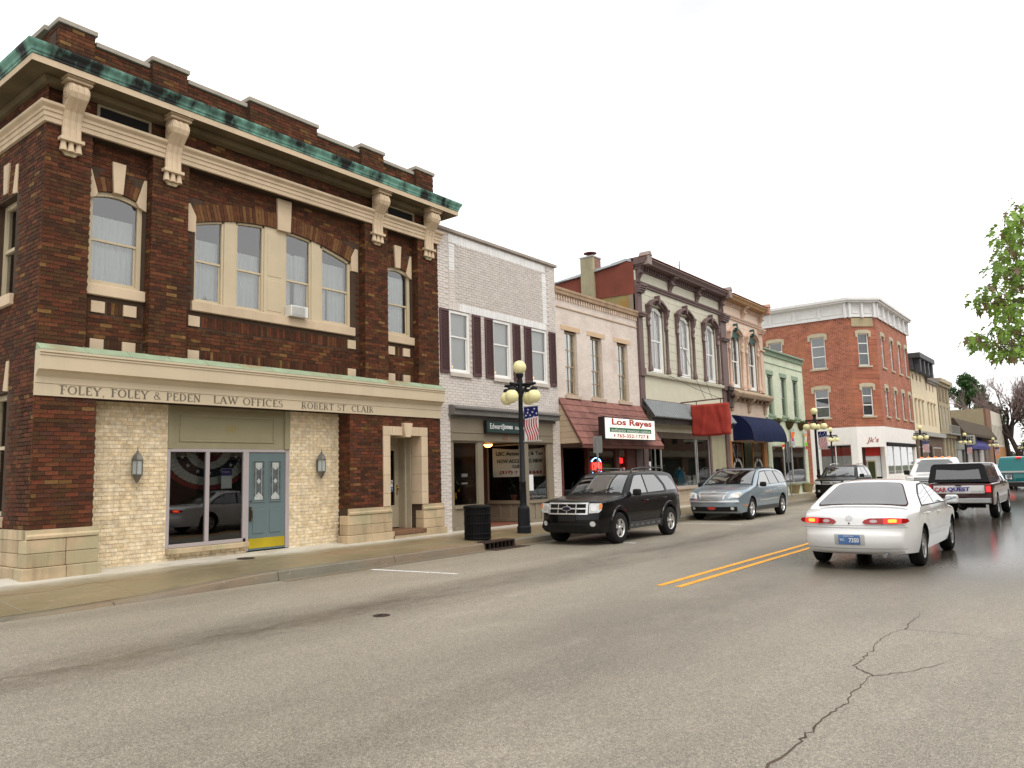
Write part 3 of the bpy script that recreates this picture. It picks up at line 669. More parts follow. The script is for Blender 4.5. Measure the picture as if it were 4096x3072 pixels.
# architrave and main cornice run along the front and return down the side
def ring(name, prof, m, bev=0, x1=14.76):
    # prof: [(out, z)] — swept along front (y = 13.9) and mitred round the corner down the side (x = 5.05)
    b = MB(); n = len(prof)
    A = [(5.05 - o, 18.0, z) for o, z in prof]; B = [(5.05 - o, YP - o, z) for o, z in prof]; C_ = [(x1 + max(0, o), YP - o, z) for o, z in prof]; D = [(x1 + max(0, o), 14.2, z) for o, z in prof]
    v = A + B + C_ + D
    f = []
    for s in range(3):
        for i in range(n - 1): f.append((s * n + i, (s + 1) * n + i, (s + 1) * n + i + 1, s * n + i + 1))
    b.add(v, f)
    return b.build(name, m, LAW)
ring('architrave', [(0, 7.93), (.05, 7.935), (.05, 8.02), (.065, 8.025), (.065, 8.11), (.085, 8.115), (.085, 8.17), (.13, 8.21), (.14, 8.225), (.14, 8.27), (0, 8.285)], MLIME)
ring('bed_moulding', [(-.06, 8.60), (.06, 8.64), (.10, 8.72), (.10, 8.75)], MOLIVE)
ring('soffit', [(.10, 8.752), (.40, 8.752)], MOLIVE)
ring('fascia', [(.40, 8.75), (.41, 8.745), (.41, 8.86), (.40, 8.862)], MLIME)
ring('copper_gutter', [(.40, 8.863), (.425, 8.87), (.425, 8.91), (.44, 8.92), (.45, 8.97), (.49, 9.03), (.50, 9.06), (.50, 9.085), (.47, 9.09), (-.12, 9.10)], MCOP)
# parapet caps
cp = [(5.2, 5.84, 9.86), (5.84, 6.88, 9.71), (6.88, 7.62, 9.86), (7.62, 9.01, 9.71), (9.01, 10.82, 9.86), (10.82, 12.14, 9.71), (12.14, 12.90, 9.86), (12.90, 14.03, 9.71), (14.03, 14.72, 9.86)]
for a, c, z in cp:
    hi = z > 9.8
    MB().box(a - (.02 if hi else -.02), c + (.02 if hi else -.02), 13.93 if hi else 14.0, 14.36, z, z + .09).build('coping_stone', mat('coping_grey', (.36, .32, .27), .8, .15, dirt=.4), LAW, bevel=.01)
sp_ = MB(); sp_.box(5.215, 5.42, 14.1, 30, 8.95, 9.86); sp_.build('side_parapet', MMORT, LAW); MB().box(5.12, 5.45, 14.38, 30, 9.86, 9.95).build('coping_stone', _MC['coping_grey'], LAW)
# consoles under the cornice
def console(cx_):
    w = .155; b = MB()
    pr = [(.02, 7.72), (.085, 7.72), (.075, 7.90), (.085, 8.05), (.13, 8.2), (.22, 8.30), (.31, 8.39), (.345, 8.48), (.345, 8.57), (.30, 8.64), (.24, 8.67), (.02, 8.67)]
    b.yz([(YP - o, z) for o, z in pr], cx_ - w, cx_ + w)
    for k in (-1, 0, 1): b.yz([(YP - o - .012, z) for o, z in pr[1:11]] + [(YP - .02, 8.6), (YP - .02, 7.74)], cx_ + k * .10 - .032, cx_ + k * .10 + .032)
    c = b.build('console', MLIME, LAW, bevel=.008)
    for sx in (-1, 1):
        s = MB()
        for rr, hh in ((.135, .022), (.09, .036), (.045, .05)):
            x = cx_ + sx * (w - .004)
            s.lathe([(rr, 0), (rr, hh * .8), (rr * .85, hh)] if sx > 0 else [(rr * .85, -hh), (rr, -hh * .8), (rr, 0)], (x, YP - .205, 8.51), 20, 'x')
        s.build('scroll', MLIME, c)
    a = MB(); a.box(cx_ - .21, cx_ + .21, YP - .34, YP, 8.67, 8.70); a.box(cx_ - .19, cx_ + .19, YP - .32, YP, 8.70, 8.73); a.box(cx_ - .225, cx_ + .225, YP - .37, YP, 8.73, 8.751); a.build('abacus', MLIME, c)
    g = MB(); g.box(cx_ - .2, cx_ + .2, YP - .13, YP, 7.66, 7.72)
    g.build('console_foot', MLIME, c, bevel=.006)
    for k in (-1, 0, 1): MB().lathe([(.062, -.17), (.04, 0)], (cx_ + k * .125, YP - .05, 7.66), 10, sm=False).build('gutta', MLIME, c)
    q = MB(); q.xz([(cx_ - .15, 7.5), (cx_ - .08, 7.42), (cx_ + .08, 7.42), (cx_ + .15, 7.5), (cx_ + .12, 7.55), (cx_ - .12, 7.55)], YP - .04, YP); q.build('pendant', MLIMED, c)
for a, c in PIL: console((a + c) / 2)
# framed attic vents over the side bays
for a, c in ((5.95, 6.85), (13.02, 13.9)):
    b = MB(); b.box(a - .05, c + .05, 13.96, 14.0, 8.56, 8.60); b.box(a - .05, a, 13.96, 14.0, 8.3, 8.56); b.box(c, c + .05, 13.96, 14.0, 8.3, 8.56); v_ = b.build('vent', mat('vent_frame', (.24, .20, .13), .7), LAW)
    MB().add([(a, 13.985, 8.28), (c, 13.985, 8.28), (c, 13.985, 8.57), (a, 13.985, 8.57)], [(0, 1, 2, 3)]).build('vent_screen', BLACK, v_)
# sign band: frieze, cove, fascia and copper weathering
b = MB(); mould(b, [(.0, 3.2), (.03, 3.2), (.03, 3.40), (.018, 3.402), (.018, 3.408), (.035, 3.41), (.035, 3.52), (.05, 3.54), (.10, 3.60), (.15, 3.625), (.17, 3.63), (.17, 3.86), (.185, 3.865), (.185, 3.89), (.175, 3.895), (.175, 3.905), (.20, 3.91), (.20, 3.945), (.19, 3.95)], 5.045, 14.765, YP)
b.build('sign_band', mat('sign_band_stone', (.58, .48, .34), .7, .06, vs=1, dirt=.2, dirtcol=(.28, .25, .15)), LAW)
nseg = 13
for k in range(nseg):
    a, c = 5.045 + 9.72 * k / nseg, 5.045 + 9.72 * (k + 1) / nseg
    b = MB(); b.yz([(YP - .195, 3.951), (YP - .195, 3.962), (YP + .01, 4.085), (YP + .01, 3.951)], a + .004, c - .004); b.tube([(c, YP - .19, 3.964), (c, YP + .005, 4.087)], .009, 6); b.build('copper_sheet', MCOPL, LAW)
MTXT = mat('carved_letters', (.165, .14, .105), .8, .1)
TK, TN, SV = .17, .085, .07
def _s(x, y): return ('l', x - .15, y, x + .15, y, SV)
SER = {'F': (.62, [('v', .18, TK), ('l', .18, .96, .60, .96, .08), ('l', .2, .52, .48, .52, .07), ('l', .58, .96, .58, .78, .06), _s(.18, .03), _s(.1, .97)]),
 'E': (.66, [('v', .18, TK), ('l', .18, .96, .60, .96, .08), ('l', .2, .52, .48, .52, .07), ('l', .18, .04, .62, .04, .08), ('l', .58, .96, .58, .78, .06), ('l', .62, .04, .62, .24, .06)]),
 'L': (.62, [('v', .18, TK), ('l', .18, .04, .60, .04, .08), ('l', .59, .04, .59, .24, .06), _s(.18, .97)]), 'I': (.36, [('v', .18, TK), _s(.18, .03), _s(.18, .97)]), 'T': (.72, [('v', .36, TK), ('l', .04, .96, .68, .96, .08), ('l', .05, .96, .05, .78, .06), ('l', .67, .96, .67, .78, .06), _s(.36, .03)]),
 'O': (.88, [('a', .44, .5, .36, .46, 0, 360, TK)]), 'C': (.8, [('a', .44, .5, .36, .46, 48, 312, TK), ('l', .70, .74, .70, .95, .05)]), 'D': (.84, [('v', .18, TK), ('a', .30, .5, .44, .46, -90, 90, TK), ('l', .1, .96, .34, .96, .07), ('l', .1, .04, .34, .04, .07)]),
 'P': (.66, [('v', .18, TK), ('a', .30, .72, .29, .24, -90, 90, TN * 1.3), ('l', .1, .96, .32, .96, .06), ('l', .2, .48, .32, .48, .06), _s(.18, .03)]), 'R': (.80, [('v', .18, TK), ('a', .30, .73, .27, .23, -90, 90, TN * 1.3), ('l', .1, .96, .32, .96, .06), ('l', .2, .5, .32, .5, .06), ('l', .36, .5, .70, .03, .15), _s(.18, .03)]),
 'B': (.70, [('v', .18, TK), ('a', .30, .74, .24, .22, -90, 90, TN * 1.3), ('a', .30, .27, .30, .23, -90, 90, TN * 1.4), ('l', .1, .96, .32, .96, .06), ('l', .1, .04, .32, .04, .06), ('l', .2, .51, .32, .51, .06)]),
 'Y': (.84, [('l', .10, .97, .42, .45, .15), ('l', .74, .97, .42, .45, TN), ('l', .42, .46, .42, .03, TK), _s(.12, .97), _s(.74, .97), _s(.42, .03)]), 'N': (.90, [('l', .18, .03, .18, .97, TN), ('l', .16, .96, .74, .05, .17), ('l', .74, .04, .74, .97, TN), _s(.14, .97), _s(.18, .03), _s(.74, .97)]),
 'A': (.90, [('l', .14, .03, .44, .97, TN), ('l', .44, .97, .78, .03, .17), ('l', .24, .34, .64, .34, .06), _s(.14, .03), _s(.78, .03)]), 'W': (1.2, [('l', .10, .97, .36, .05, .15), ('l', .36, .05, .60, .90, TN), ('l', .54, .97, .82, .05, .15), ('l', .82, .05, 1.08, .97, TN), _s(.12, .97), _s(1.08, .97)]),
 'S': (.60, [('a', .30, .72, .20, .23, 40, 270, .12), ('a', .30, .27, .21, .24, -130, 90, .13), ('l', .49, .80, .49, .96, .05), ('l', .09, .04, .09, .22, .05)]), '&': (.8, [('a', .36, .76, .15, .19, 0, 360, .09), ('a', .32, .28, .24, .25, 60, 320, .12), ('l', .26, .62, .72, .06, .13)]), ',': (.3, [('l', .14, .08, .14, .02, .13), ('l', .17, .02, .08, -.16, .06)]), '.': (.3, [('l', .14, .08, .14, .01, .14)]), ' ': (.42, [])}
def inscription(txt, x0_, x1_, z0_, h, y):
    b = MB(); tot = sum(SER[c][0] + .07 for c in txt); kx = (x1_ - x0_) / tot; x = x0_; e = 0
    for ch in txt:
        for q in SER[ch][1]:
            e += 1; yy = y - .002 - (e % 7) * .0004
            if q[0] == 'v': q = ('l', q[1], .03, q[1], .97, q[2])
            if q[0] == 'l':
                _, ax_, az_, bx2, bz2, w = q; d = Vector((bx2 - ax_, bz2 - az_)); d.normalize(); n_ = Vector((-d.y, d.x)) * w / 2
                b.xz([(x + kx * u, z0_ + h * v_) for u, v_ in ((ax_ + n_.x, az_ + n_.y), (ax_ - n_.x, az_ - n_.y), (bx2 - n_.x, bz2 - n_.y), (bx2 + n_.x, bz2 + n_.y))], yy, y)
            else:
                _, cx_, cz_, rx, rz, a0, a1, w = q; n = 16; R2 = [R(a0 + (a1 - a0) * k / n) for k in range(n + 1)]
                th = lambda a: w / 2 * (.45 + .55 * abs(math.cos(a)))
                v = [(x + kx * (cx_ + (rx + s_ * th(a)) * math.cos(a)), yy, z0_ + h * (cz_ + (rz + s_ * th(a) * .8) * math.sin(a))) for a in R2 for s_ in (-1, 1)]
                b.add(v, [(2 * k, 2 * k + 2, 2 * k + 3, 2 * k + 1) for k in range(n)])
        x += kx * (SER[ch][0] + .07)
    return b.build('inscription', MTXT, LAW, kind='stuff')
for s, x0_, x1_ in (('FOLEY, FOLEY & PEDEN', 5.43, 7.98), ('LAW OFFICES', 8.23, 9.86), ('ROBERT ST. CLAIR', 10.32, 12.42)): inscription(s, x0_, x1_, 3.24, .15, YP - .0305)
# base courses of stone
def basecourse(x0_, x1_, cuts, l_end=True, zend=None):
    for z0_, z1_, o in ((.19, .395, .10), (.40, .62, .045), (.625, .84, .045)):
        zs = z0_
        for i in range(len(cuts) - 1):
            a, c = cuts[i] + .003, cuts[i + 1] - .003
            MB().box(a - (o if i == 0 and l_end else 0), c + (o * .6 if i == len(cuts) - 2 else 0), YP - o, YP + .25, zs, z1_).build('base_stone', MLIMED, LAW, bevel=.012)
    b = MB(); mould(b, [(.035, .845), (.06, .86), (.06, .90), (.02, .93), (.015, 1.0)], x0_ - (.03 if l_end else 0), x1_ + .02, YP); b.build('base_moulding', MLIMED, LAW)
basecourse(5.05, 6.12, [5.05, 5.62, 6.12]); basecourse(11.68, 12.95, [11.64, 12.3, 12.95]); basecourse(14.05, 14.80, [14.05, 14.5, 14.80], False)
for z0_, z1_, o in ((.19, .395, .10), (.40, .62, .045), (.625, .84, .045)):
    for a, c in ((14.16, 15.0), (15.01, 16.0), (16.01, 17.0)): MB().box(5.05 - o, 5.2, a, c - .004, z0_, z1_).build('base_stone', MLIMED, LAW, bevel=.012)
b = MB(); b.box(5.0, 5.1, 14.0, 17.0, .845, 1.0); b.build('base_moulding', MLIMED, LAW)
MB().box(12.95, 14.05, YP - .10, YP + .25, .19, .30).build('base_stone', MLIMED, LAW, bevel=.012)
MB().box(12.99, 14.08, YP - .12, YP + .8, .305, .40).build('door_step', mat('worn_step', (.17, .09, .05), .7, .3, dirt=.3), LAW, bevel=.01)
# side doorway with limestone surround
z = 1.0
for zc0, zc1 in ((1.002, 1.3), (1.304, 1.75), (1.754, 2.2), (2.204, 2.715)):
    MB().box(12.72, 12.945, YP - .03, YP + .35, zc0, zc1).build('surround_stone', MLIME, LAW, bevel=.008)
    MB().box(14.02, 14.245, YP - .03, YP + .35, zc0, zc1).build('surround_stone', MLIME, LAW, bevel=.008)
for a, c in ((12.72, 13.02), (13.024, 13.36), (13.64, 13.93), (13.934, 14.245)): MB().box(a, c, YP - .03, YP + .35, 2.72, 2.94).build('surround_stone', MLIME, LAW, bevel=.008)
MB().xz([(13.41, 2.68), (13.58, 2.68), (13.65, 3.03), (13.34, 3.03)], YP - .10, YP + .3).build('keystone', MLIME, LAW, bevel=.01)
MPUT = mat('putty_door_paint', (.43, .37, .265), .5, .08)
dr = MB(); dr.box(12.95, 14.02, 14.72, 14.76, 2.5, 2.72); dr.box(12.96, 13.2, 14.70, 14.745, .42, 2.5); dr.box(13.86, 14.0, 14.70, 14.745, .42, 2.5); dr.box(13.2, 13.86, 14.70, 14.745, .42, .98); dr.box(13.2, 13.86, 14.70, 14.745, 2.38, 2.5)
D2 = dr.build('side_door', MPUT, LAW, bevel=.006)
MB().add([(13.2, 14.73, .98), (13.86, 14.73, .98), (13.86, 14.73, 2.38), (13.2, 14.73, 2.38)], [(0, 1, 2, 3)]).build('pane', GLASS_DARK, D2)
MBRASS = mat('brass', (.55, .38, .12), .3, .1, metal=1)
b = MB(); b.ball((13.93, 14.66, 1.42), .032, 12, 8); b.box(13.91, 13.95, 14.69, 14.702, 1.25, 1.5); b.build('door_knob', MBRASS, D2)
o = MB().box(13.62, 13.80, 14.715, 14.718, 1.33, 1.62).build('open_sign', mat('sign_white', (.8, .8, .8), .5, .03), D2)
MB().box(13.622, 13.798, 14.712, 14.7145, 1.335, 1.45).build('sign_panel', mat('sign_blue', (.04, .16, .42), .5, .03), D2)
text_on('OPEN', D2, mat('ink_black', (.02, .02, .02), .6), (13.63, 14.714, 1.52), w=.16, h=.075, depth=.001, bold=.02); text_on('COME IN', D2, _MC['sign_white'], (13.632, 14.711, 1.375), w=.156, h=.045, depth=.001)
b = MB(); b.box(14.0, 14.03, 14.26, 14.75, .40, 2.72); b.box(12.93, 12.96, 14.26, 14.75, .40, 2.72); b.box(12.96, 14.0, 14.26, 14.75, 2.70, 2.73); b.box(13.96, 14.0, 14.42, 14.5, .40, 2.70); b.build('door_reveal', MPUT, LAW, bevel=.004)
# main shopfront: window, panel with number, door
MMAUVE = mat('mauve_aluminium', (.40, .35, .35), .4, .05)
MB().box(7.56, 9.28, YT - .12, YT + .12, .355, .455).build('sill', MLIMED, LAW, bevel=.012)
b = MB()
b.box(7.56, 7.62, YT, YT + .08, .46, 2.36); b.box(8.36, 8.44, YT, YT + .08, .53, 2.30); b.box(9.20, 9.27, YT, YT + .08, .46, 2.30); b.box(7.62, 9.27, YT, YT + .08, .46, .53); b.box(7.62, 10.33, YT, YT + .08, 2.30, 2.36); b.box(9.27, 9.33, YT, YT + .08, .25, 2.30); b.box(10.24, 10.33, YT, YT + .08, .25, 2.30)
W1 = b.build('shop_window', MMAUVE, LAW, bevel=.005)
for a, c in ((7.62, 8.36), (8.44, 9.20)): MB().add([(a, YT + .04, .53), (c, YT + .04, .53), (c, YT + .04, 2.3), (a, YT + .04, 2.3)], [(0, 1, 2, 3)]).build('pane', GLASS_SHOP, W1)
b = MB(); b.box(7.56, 10.33, YT + .02, YT + .2, 2.362, 3.24); b.box(7.56, 7.66, YT - .01, YT + .02, 2.362, 3.2); b.box(10.2, 10.33, YT - .03, YT + .02, 2.362, 3.2)
for q in ((7.80, 9.95, 2.50, 2.53), (7.80, 9.95, 3.0, 3.03), (7.80, 7.83, 2.53, 3.0), (9.92, 9.95, 2.53, 3.0)): b.box(q[0], q[1], YT, YT + .021, q[2], q[3])
b.build('transom_panel', mat('olive_panel', (.30, .265, .165), .6, .08), LAW, bevel=.004)
for dg_, xq in (('6', 8.80), ('0', 8.93)): text_on(dg_, LAW, mat('dull_gold', (.36, .29, .10), .5), (xq, YT + .018, 2.70), h=.16, bold=.01, name='house_number')
MDOOR = mat('slate_blue_door', (.125, .17, .175), .45, .06)
d = MB(); d.box(9.335, 10.235, YT + .02, YT + .065, .45, 2.298)
DOOR = d.build('front_door', MDOOR, LAW)
d = MB()
for a in (9.42, 9.83):
    for q in ((a, a + .31, 1.245, 1.27), (a, a + .31, 2.105, 2.13), (a, a + .025, 1.27, 2.105), (a + .285, a + .31, 1.27, 2.105)): d.box(q[0], q[1], YT + .005, YT + .021, q[2], q[3])
    d.box(a + .02, a + .29, YT + .008, YT + .021, .60, 1.10)
d.build('door_moulding', MDOOR, DOOR, bevel=.008)
for a in (9.445, 9.855):
    MB().box(a, a + .26, YT + .012, YT + .0195, 1.27, 2.105).build('leaded_pane', mat('leaded_glass', (.10, .115, .115), .12, .4, vs=9, spec=.8), DOOR)
    b = MB(); cx_ = a + .13
    for zc in (1.69,): b.xz([(cx_ - .05, zc), (cx_, zc - .06), (cx_ + .05, zc), (cx_, zc + .06)], YT + .009, YT + .0118)
    b.xz([(a + .03, 1.3), (a + .23, 1.3), (a + .23, 1.36), (cx_, 1.46), (a + .03, 1.36)], YT + .009, YT + .0118); b.xz([(a + .05, 2.08), (a + .21, 2.08), (a + .21, 1.99), (cx_, 1.92), (a + .05, 1.99)], YT + .009, YT + .0118)
    for xx in (a + .06, a + .2): b.box(xx - .004, xx + .004, YT + .0095, YT + .0118, 1.36, 1.99)
    b.build('lead_bevel', mat('bevelled_glass', (.42, .44, .43), .2, .2, vs=20), DOOR)
MB().box(9.345, 10.225, YT + .012, YT + .0195, .30, .50).build('kick_plate', mat('brass_kick_plate', (.52, .40, .03), .4, .15, metal=.4), DOOR)
MB().box(9.335, 10.235, YT + .02, YT + .06, .26, .449).build('door_bottom', MDOOR, DOOR)
b = MB(); b.box(9.36, 9.40, YT - .01, YT + .0195, .86, 1.16); b.tube([(9.38, YT - .005, 1.12), (9.38, YT - .05, 1.08), (9.38, YT - .05, .94), (9.38, YT - .005, .90)], .01, 6); b.ball((9.38, YT, 1.28), .02, 10, 6); b.build('door_handle', mat('dark_bronze', (.10, .07, .04), .4, .2, metal=.8), DOOR)
# bunting and notice hanging inside the window
bun = thing('patriotic_bunting', 'red white and navy pleated fan bunting hung inside the dark law office window', 'bunting', (8.6, 14.5, 2.25))
for r0, r1, mm in ((.30, .50, mat('bunting_white', (.55, .53, .50), .9, .1)), (.51, .72, mat('bunting_navy', (.012, .016, .035), .9, .2)), (.73, .95, _MC['bunting_white']), (.96, 1.08, mat('bunting_red', (.25, .03, .03), .9, .2)), (.06, .29, mat('bunting_red', (.25, .03, .03), .9, .2))):
    b = MB(); b.grid(lambda u, v: (8.55 + (r0 + (r1 - r0) * v) * math.cos(math.pi * (1 + u)) * .98, 14.52 + .02 * math.sin(u * 150), 2.32 + (r0 + (r1 - r0) * v) * math.sin(math.pi * (1 + u)) * .72), 120, 1, False); b.build('pleated_band', mm, bun)
for k in range(7):
    a = math.pi * (1.08 + .84 * k / 6); cx_, cz_ = 8.55 + .61 * math.cos(a), 2.32 + .61 * math.sin(a) * .72
    b = MB(); pts = [(cx_ + (.05 if i % 2 == 0 else .02) * math.sin(i * math.pi / 5), cz_ + (.05 if i % 2 == 0 else .02) * math.cos(i * math.pi / 5)) for i in range(10)]; b.xz(pts, 14.485, 14.49); b.build('star', _MC['bunting_white'], bun)
nt_ = thing('window_notice', 'white notice with purple heading taped inside the law office window', 'notice', (8.85, 14.4, 1.8))
MB().box(8.74, 8.98, 14.375, 14.38, 1.56, 1.97).build('sheet', _MC['sign_white'], nt_); MB().box(8.74, 8.98, 14.371, 14.374, 1.82, 1.965).build('heading', mat('notice_purple', (.10, .06, .25), .6), nt_)
text_on('Notary', nt_, _MC['sign_white'], (8.76, 14.370, 1.87), w=.17, h=.05, depth=.001)
# wall lanterns either side of the shopfront
MLANT = mat('pewter', (.20, .185, .16), .45, .2, metal=.6)
def lantern(x, lab):
    t = thing('wall_lantern', lab, 'lantern', (x, YT - .1, 1.7), 'lanterns on the tan brick')
    y = YT - .13
    b = MB(); b.lathe([(.10, 0), (.115, .01), (.11, .03), (.085, .09), (.05, .13), (.02, .15), (.025, .17), (.008, .19), (.006, .25)], (x, y, 2.13), 6, sm=False); b.build('cap', MLANT, t)
    b = MB(); b.lathe([(.1, 0), (.1, .02)], (x, y, 1.86), 6, sm=False); b.lathe([(.008, -.15), (.03, -.12), (.07, -.05), (.095, 0)], (x, y, 1.86), 6, sm=False); b.build('base', MLANT, t)
    b = MB()
    for k in range(6):
        a = 2 * math.pi * k / 6; b.tube([(x + .097 * math.cos(a), y + .097 * math.sin(a), 1.87), (x + .097 * math.cos(a), y + .097 * math.sin(a), 2.14)], .007, 5)
    b.build('cage', MLANT, t)
    MB().lathe([(.088, 0), (.088, .26)], (x, y, 1.875), 6, sm=False).build('lantern_glass', mat('lantern_glass_pale', (.42, .45, .43), .15, .2), t)
    b = MB(); b.box(x - .04, x + .04, YT - .03, YT - .001, 1.9, 2.15); b.box(x - .012, x + .012, YT - .13, YT - .03, 2.12, 2.145); b.build('bracket', MLANT, t)
lantern(6.92, 'hexagonal pewter wall lantern on the tan brick left of the window'); lantern(11.1, 'hexagonal pewter wall lantern on the tan brick right of the blue door')
# ---------------------------------------------------------------- painted-brick material for more distant walls
def brickmat(name, col, mortar, bw=.21, bh=.072, rough=.75, var=.12, bump=.5, axis='x', patch=None, pp=(.5, .7), offs=.22):
    if name in _MC: return _MC[name]
    m, t, b = _nt(name); L = t.links.new
    tc = t.nodes.new('ShaderNodeTexCoord'); sp = t.nodes.new('ShaderNodeSeparateXYZ'); L(tc.outputs['Object'], sp.inputs[0])
    ad = t.nodes.new('ShaderNodeMath'); ad.operation = 'ADD'; L(sp.outputs[0], ad.inputs[0]); L(sp.outputs[1], ad.inputs[1])
    cb = t.nodes.new('ShaderNodeCombineXYZ'); L(ad.outputs[0], cb.inputs[0]); L(sp.outputs[2], cb.inputs[1])
    br = t.nodes.new('ShaderNodeTexBrick'); L(cb.outputs[0], br.inputs['Vector'])
    br.inputs['Scale'].default_value = 1; br.inputs['Brick Width'].default_value = bw; br.inputs['Row Height'].default_value = bh; br.inputs['Mortar Size'].default_value = .007; br.inputs['Mortar Smooth'].default_value = .3
    br.inputs['Color1'].default_value = (*mul(col, 1 - offs), 1); br.inputs['Color2'].default_value = (*mul(col, 1 + offs), 1); br.inputs['Mortar'].default_value = (*mortar, 1)
    c = mixc(t, 1, br.outputs['Color'], ramp(t, noise(t, 1.2, 6, (1, 1, 1), .6), .25, .75, (1 - var,) * 3, (1 + var,) * 3), 'MULTIPLY')
    if patch: c = mixc(t, ramp(t, noise(t, .9, 6, (1, 1, .8), .65), *pp), c, patch)
    L(c, b.inputs['Base Color']); b.inputs['Roughness'].default_value = rough; b.inputs['Specular IOR Level'].default_value = .18
    bn = nd(t, 'ShaderNodeBump', Strength=bump, Distance=.01); L(br.outputs['Fac'], bn.inputs['Height']); bn.invert = True; L(bn.outputs[0], b.inputs['Normal'])
    _MC[name] = m
    return m
# ---------------------------------------------------------------- white painted building
WB = thing('white_brick_building', 'white painted brick building with plum shutters beside the dark brick law office', 'building', (17.6, 14, 0))
MWMORT = mat('painted_mortar', (.57, .515, .475), .85, .12)
MWBRK = mat('painted_brick', (1, 1, 1), .6, .07, vs=5, tint=True, bump=.2, bs=60)
MTAUPE = mat('taupe_paint', (.235, .195, .14), .55, .08)
MGREYB = mat('grey_trim', (.16, .15, .14), .6, .15)
WY = 13.95
WIN = [(15.24, 16.07), (17.10, 17.95), (18.99, 19.84)]
b = MB(); wallh(b, 14.785, 20.40, .2, 8.42, WY + .012, WY + .3, [(a, c, 4.5, 6.23) for a, c in WIN] + [(15.22, 19.98, -.1, 3.3)]); b.build('wall', MWMORT, WB)
wb1 = []
def pw():
    k = random.uniform(.93, 1.05); return (.66 * k, .60 * k, .555 * k)
def pww(): k = random.uniform(.95, 1.03); return (.80 * k, .79 * k, .775 * k)
def pwp(): k = random.uniform(.93, 1.05); return (.585 * k, .53 * k, .485 * k)
def wsk(x, z, a, c, d, e):
    if any(p - .01 < c and a < q + .01 and 4.40 < e and d < 6.23 for p, q in WIN): return True
    if 15.2 < x < 20.0 and d < 3.3: return True
    if 6.46 < z < 8.14 and (a < 15.48 and c > 15.25 or c > 19.66 and a < 19.88): return True
    return (15.25 < x < 19.88 and 8.12 < z < 8.38) or (15.2 < x < 19.88 and 6.23 < z < 6.46)
for a, c, d, e in bricklist(14.785, 20.40, .21, 8.41, bw=.205, bh=.063, j=.012, skip=wsk):
    x, z = (a + c) / 2, (d + e) / 2
    t = pw()
    if 6.46 < z < 8.12 and 15.25 < x < 19.9:
        t = pww() if (x < 15.48 or x > 19.66) else pwp()
    wb1.append(('x', a, c, d, e, WY, t))
for z0_, z1_, xa, xb in ((8.14, 8.37, 15.25, 19.88), (6.24, 6.45, 15.24, 19.86)):
    x = xa
    while x < xb - .03: wb1.append(('x', x, x + .062, z0_, z1_, WY - .004, pww())); x += .072
z = 6.465
while z < 8.08:
    for xa in (15.255, 19.665): wb1.append(('x', xa, xa + .215, z, z + .065, WY - .004, pww()))
    z += .0745
wb1.sort(key=bdist)
for q in wb1[:300]:
    ax, a, c, d, e, y, t = q; w, h, ci = round(c - a, 3), round(e - d, 3), random.randrange(3)
    def mk(w=w, h=h, ci=ci):
        b = MB(); b.box(-w / 2, w / 2, 0, .02, -h / 2, h / 2, [(.66, .60, .555), (.64, .58, .535), (.68, .62, .575)][ci]); return b.mesh('brick')
    o = link('brick', brick_mesh(('w', w, h, ci), MWBRK, mk), WB); o.location = ((a + c) / 2 - 17.6, y - 14 + random.uniform(-.002, .002), (d + e) / 2)
b = MB()
for q in wb1[300:]: bbox(b, q)
b.build('brick_field', MWBRK, WB, kind='stuff')
MB().box(14.78, 20.46, WY - .07, WY + .35, 8.42, 8.51).build('coping', mat('coping_taupe', (.34, .29, .25), .7, .1, dirt=.2), WB, bevel=.01)
shell(WB, 14.79, 20.40, 14.26, 30, 8.4, mat('white_side_brick', (.5, .46, .42), .8, .15), TAR)
room(WB, 15.05, 20.1, 14.6, 18, 3.7, 7.9, ROOM)
MVINYL = mat('white_vinyl', (.80, .79, .76), .4, .04); MSHADE = mat('roller_shade_white', (.66, .64, .60), .8, .05)
MPLUM = mat('plum_shutter', (.10, .052, .052), .55, .12)
for i, (a, c) in enumerate(WIN):
    sash(WB, a, c, 4.5, 6.22, WY + .02, MVINYL, GLASS_UP, fw=.075, meet=5.50, shade=(MSHADE, 4.55))
    MB().box(a - .03, c + .03, WY - .06, WY + .1, 4.38, 4.495).build('sill', MWBRK if False else mat('painted_sill', (.55, .49, .44), .7, .1, dirt=.2), WB, bevel=.008)
    cnd = thing('candle_lamp', ['leftmost', 'middle', 'rightmost'][i] + ' small electric candle glowing inside a shuttered upstairs window', 'candle', (a + .2, 14.03, 4.56), 'candles in the shuttered windows')
    MB().lathe([(.03, 0), (.03, .01), (.01, .015), (.01, .09)], (a + .22, WY + .115, 4.565), 8).build('stem', MVINYL, cnd)
    MB().ball((a + .22, WY + .115, 4.675), .012, 8, 6, 1.6).build('flame_bulb', emis('candle_glow', (1, .45, .15), 3), cnd)
for xs_ in (14.83, 16.17, 16.725, 18.04, 18.615, 19.93):
    a, c = xs_, xs_ + .355
    b = MB(); y0_, y1_ = WY - .045, WY - .005
    b.box(a, a + .045, y0_, y1_, 4.45, 6.22); b.box(c - .045, c, y0_, y1_, 4.45, 6.22); b.box(a + .045, c - .045, y0_, y1_, 4.45, 4.53); b.box(a + .045, c - .045, y0_, y1_, 6.15, 6.22)
    s_ = b.build('shutter', MPLUM, WB, bevel=.004)
    b = MB(); n = 34
    for k in range(n):
        z = 4.54 + 1.6 * k / n; b.add([(a + .045, y0_ + .004, z), (c - .045, y0_ + .004, z), (c - .045, y1_ - .006, z + .042), (a + .045, y1_ - .006, z + .042)], [(0, 1, 2, 3)])
    b.box(a + .045, c - .045, y1_ - .005, y1_, 4.53, 6.15)
    b.build('louvre_slats', MPLUM, s_, kind='stuff')
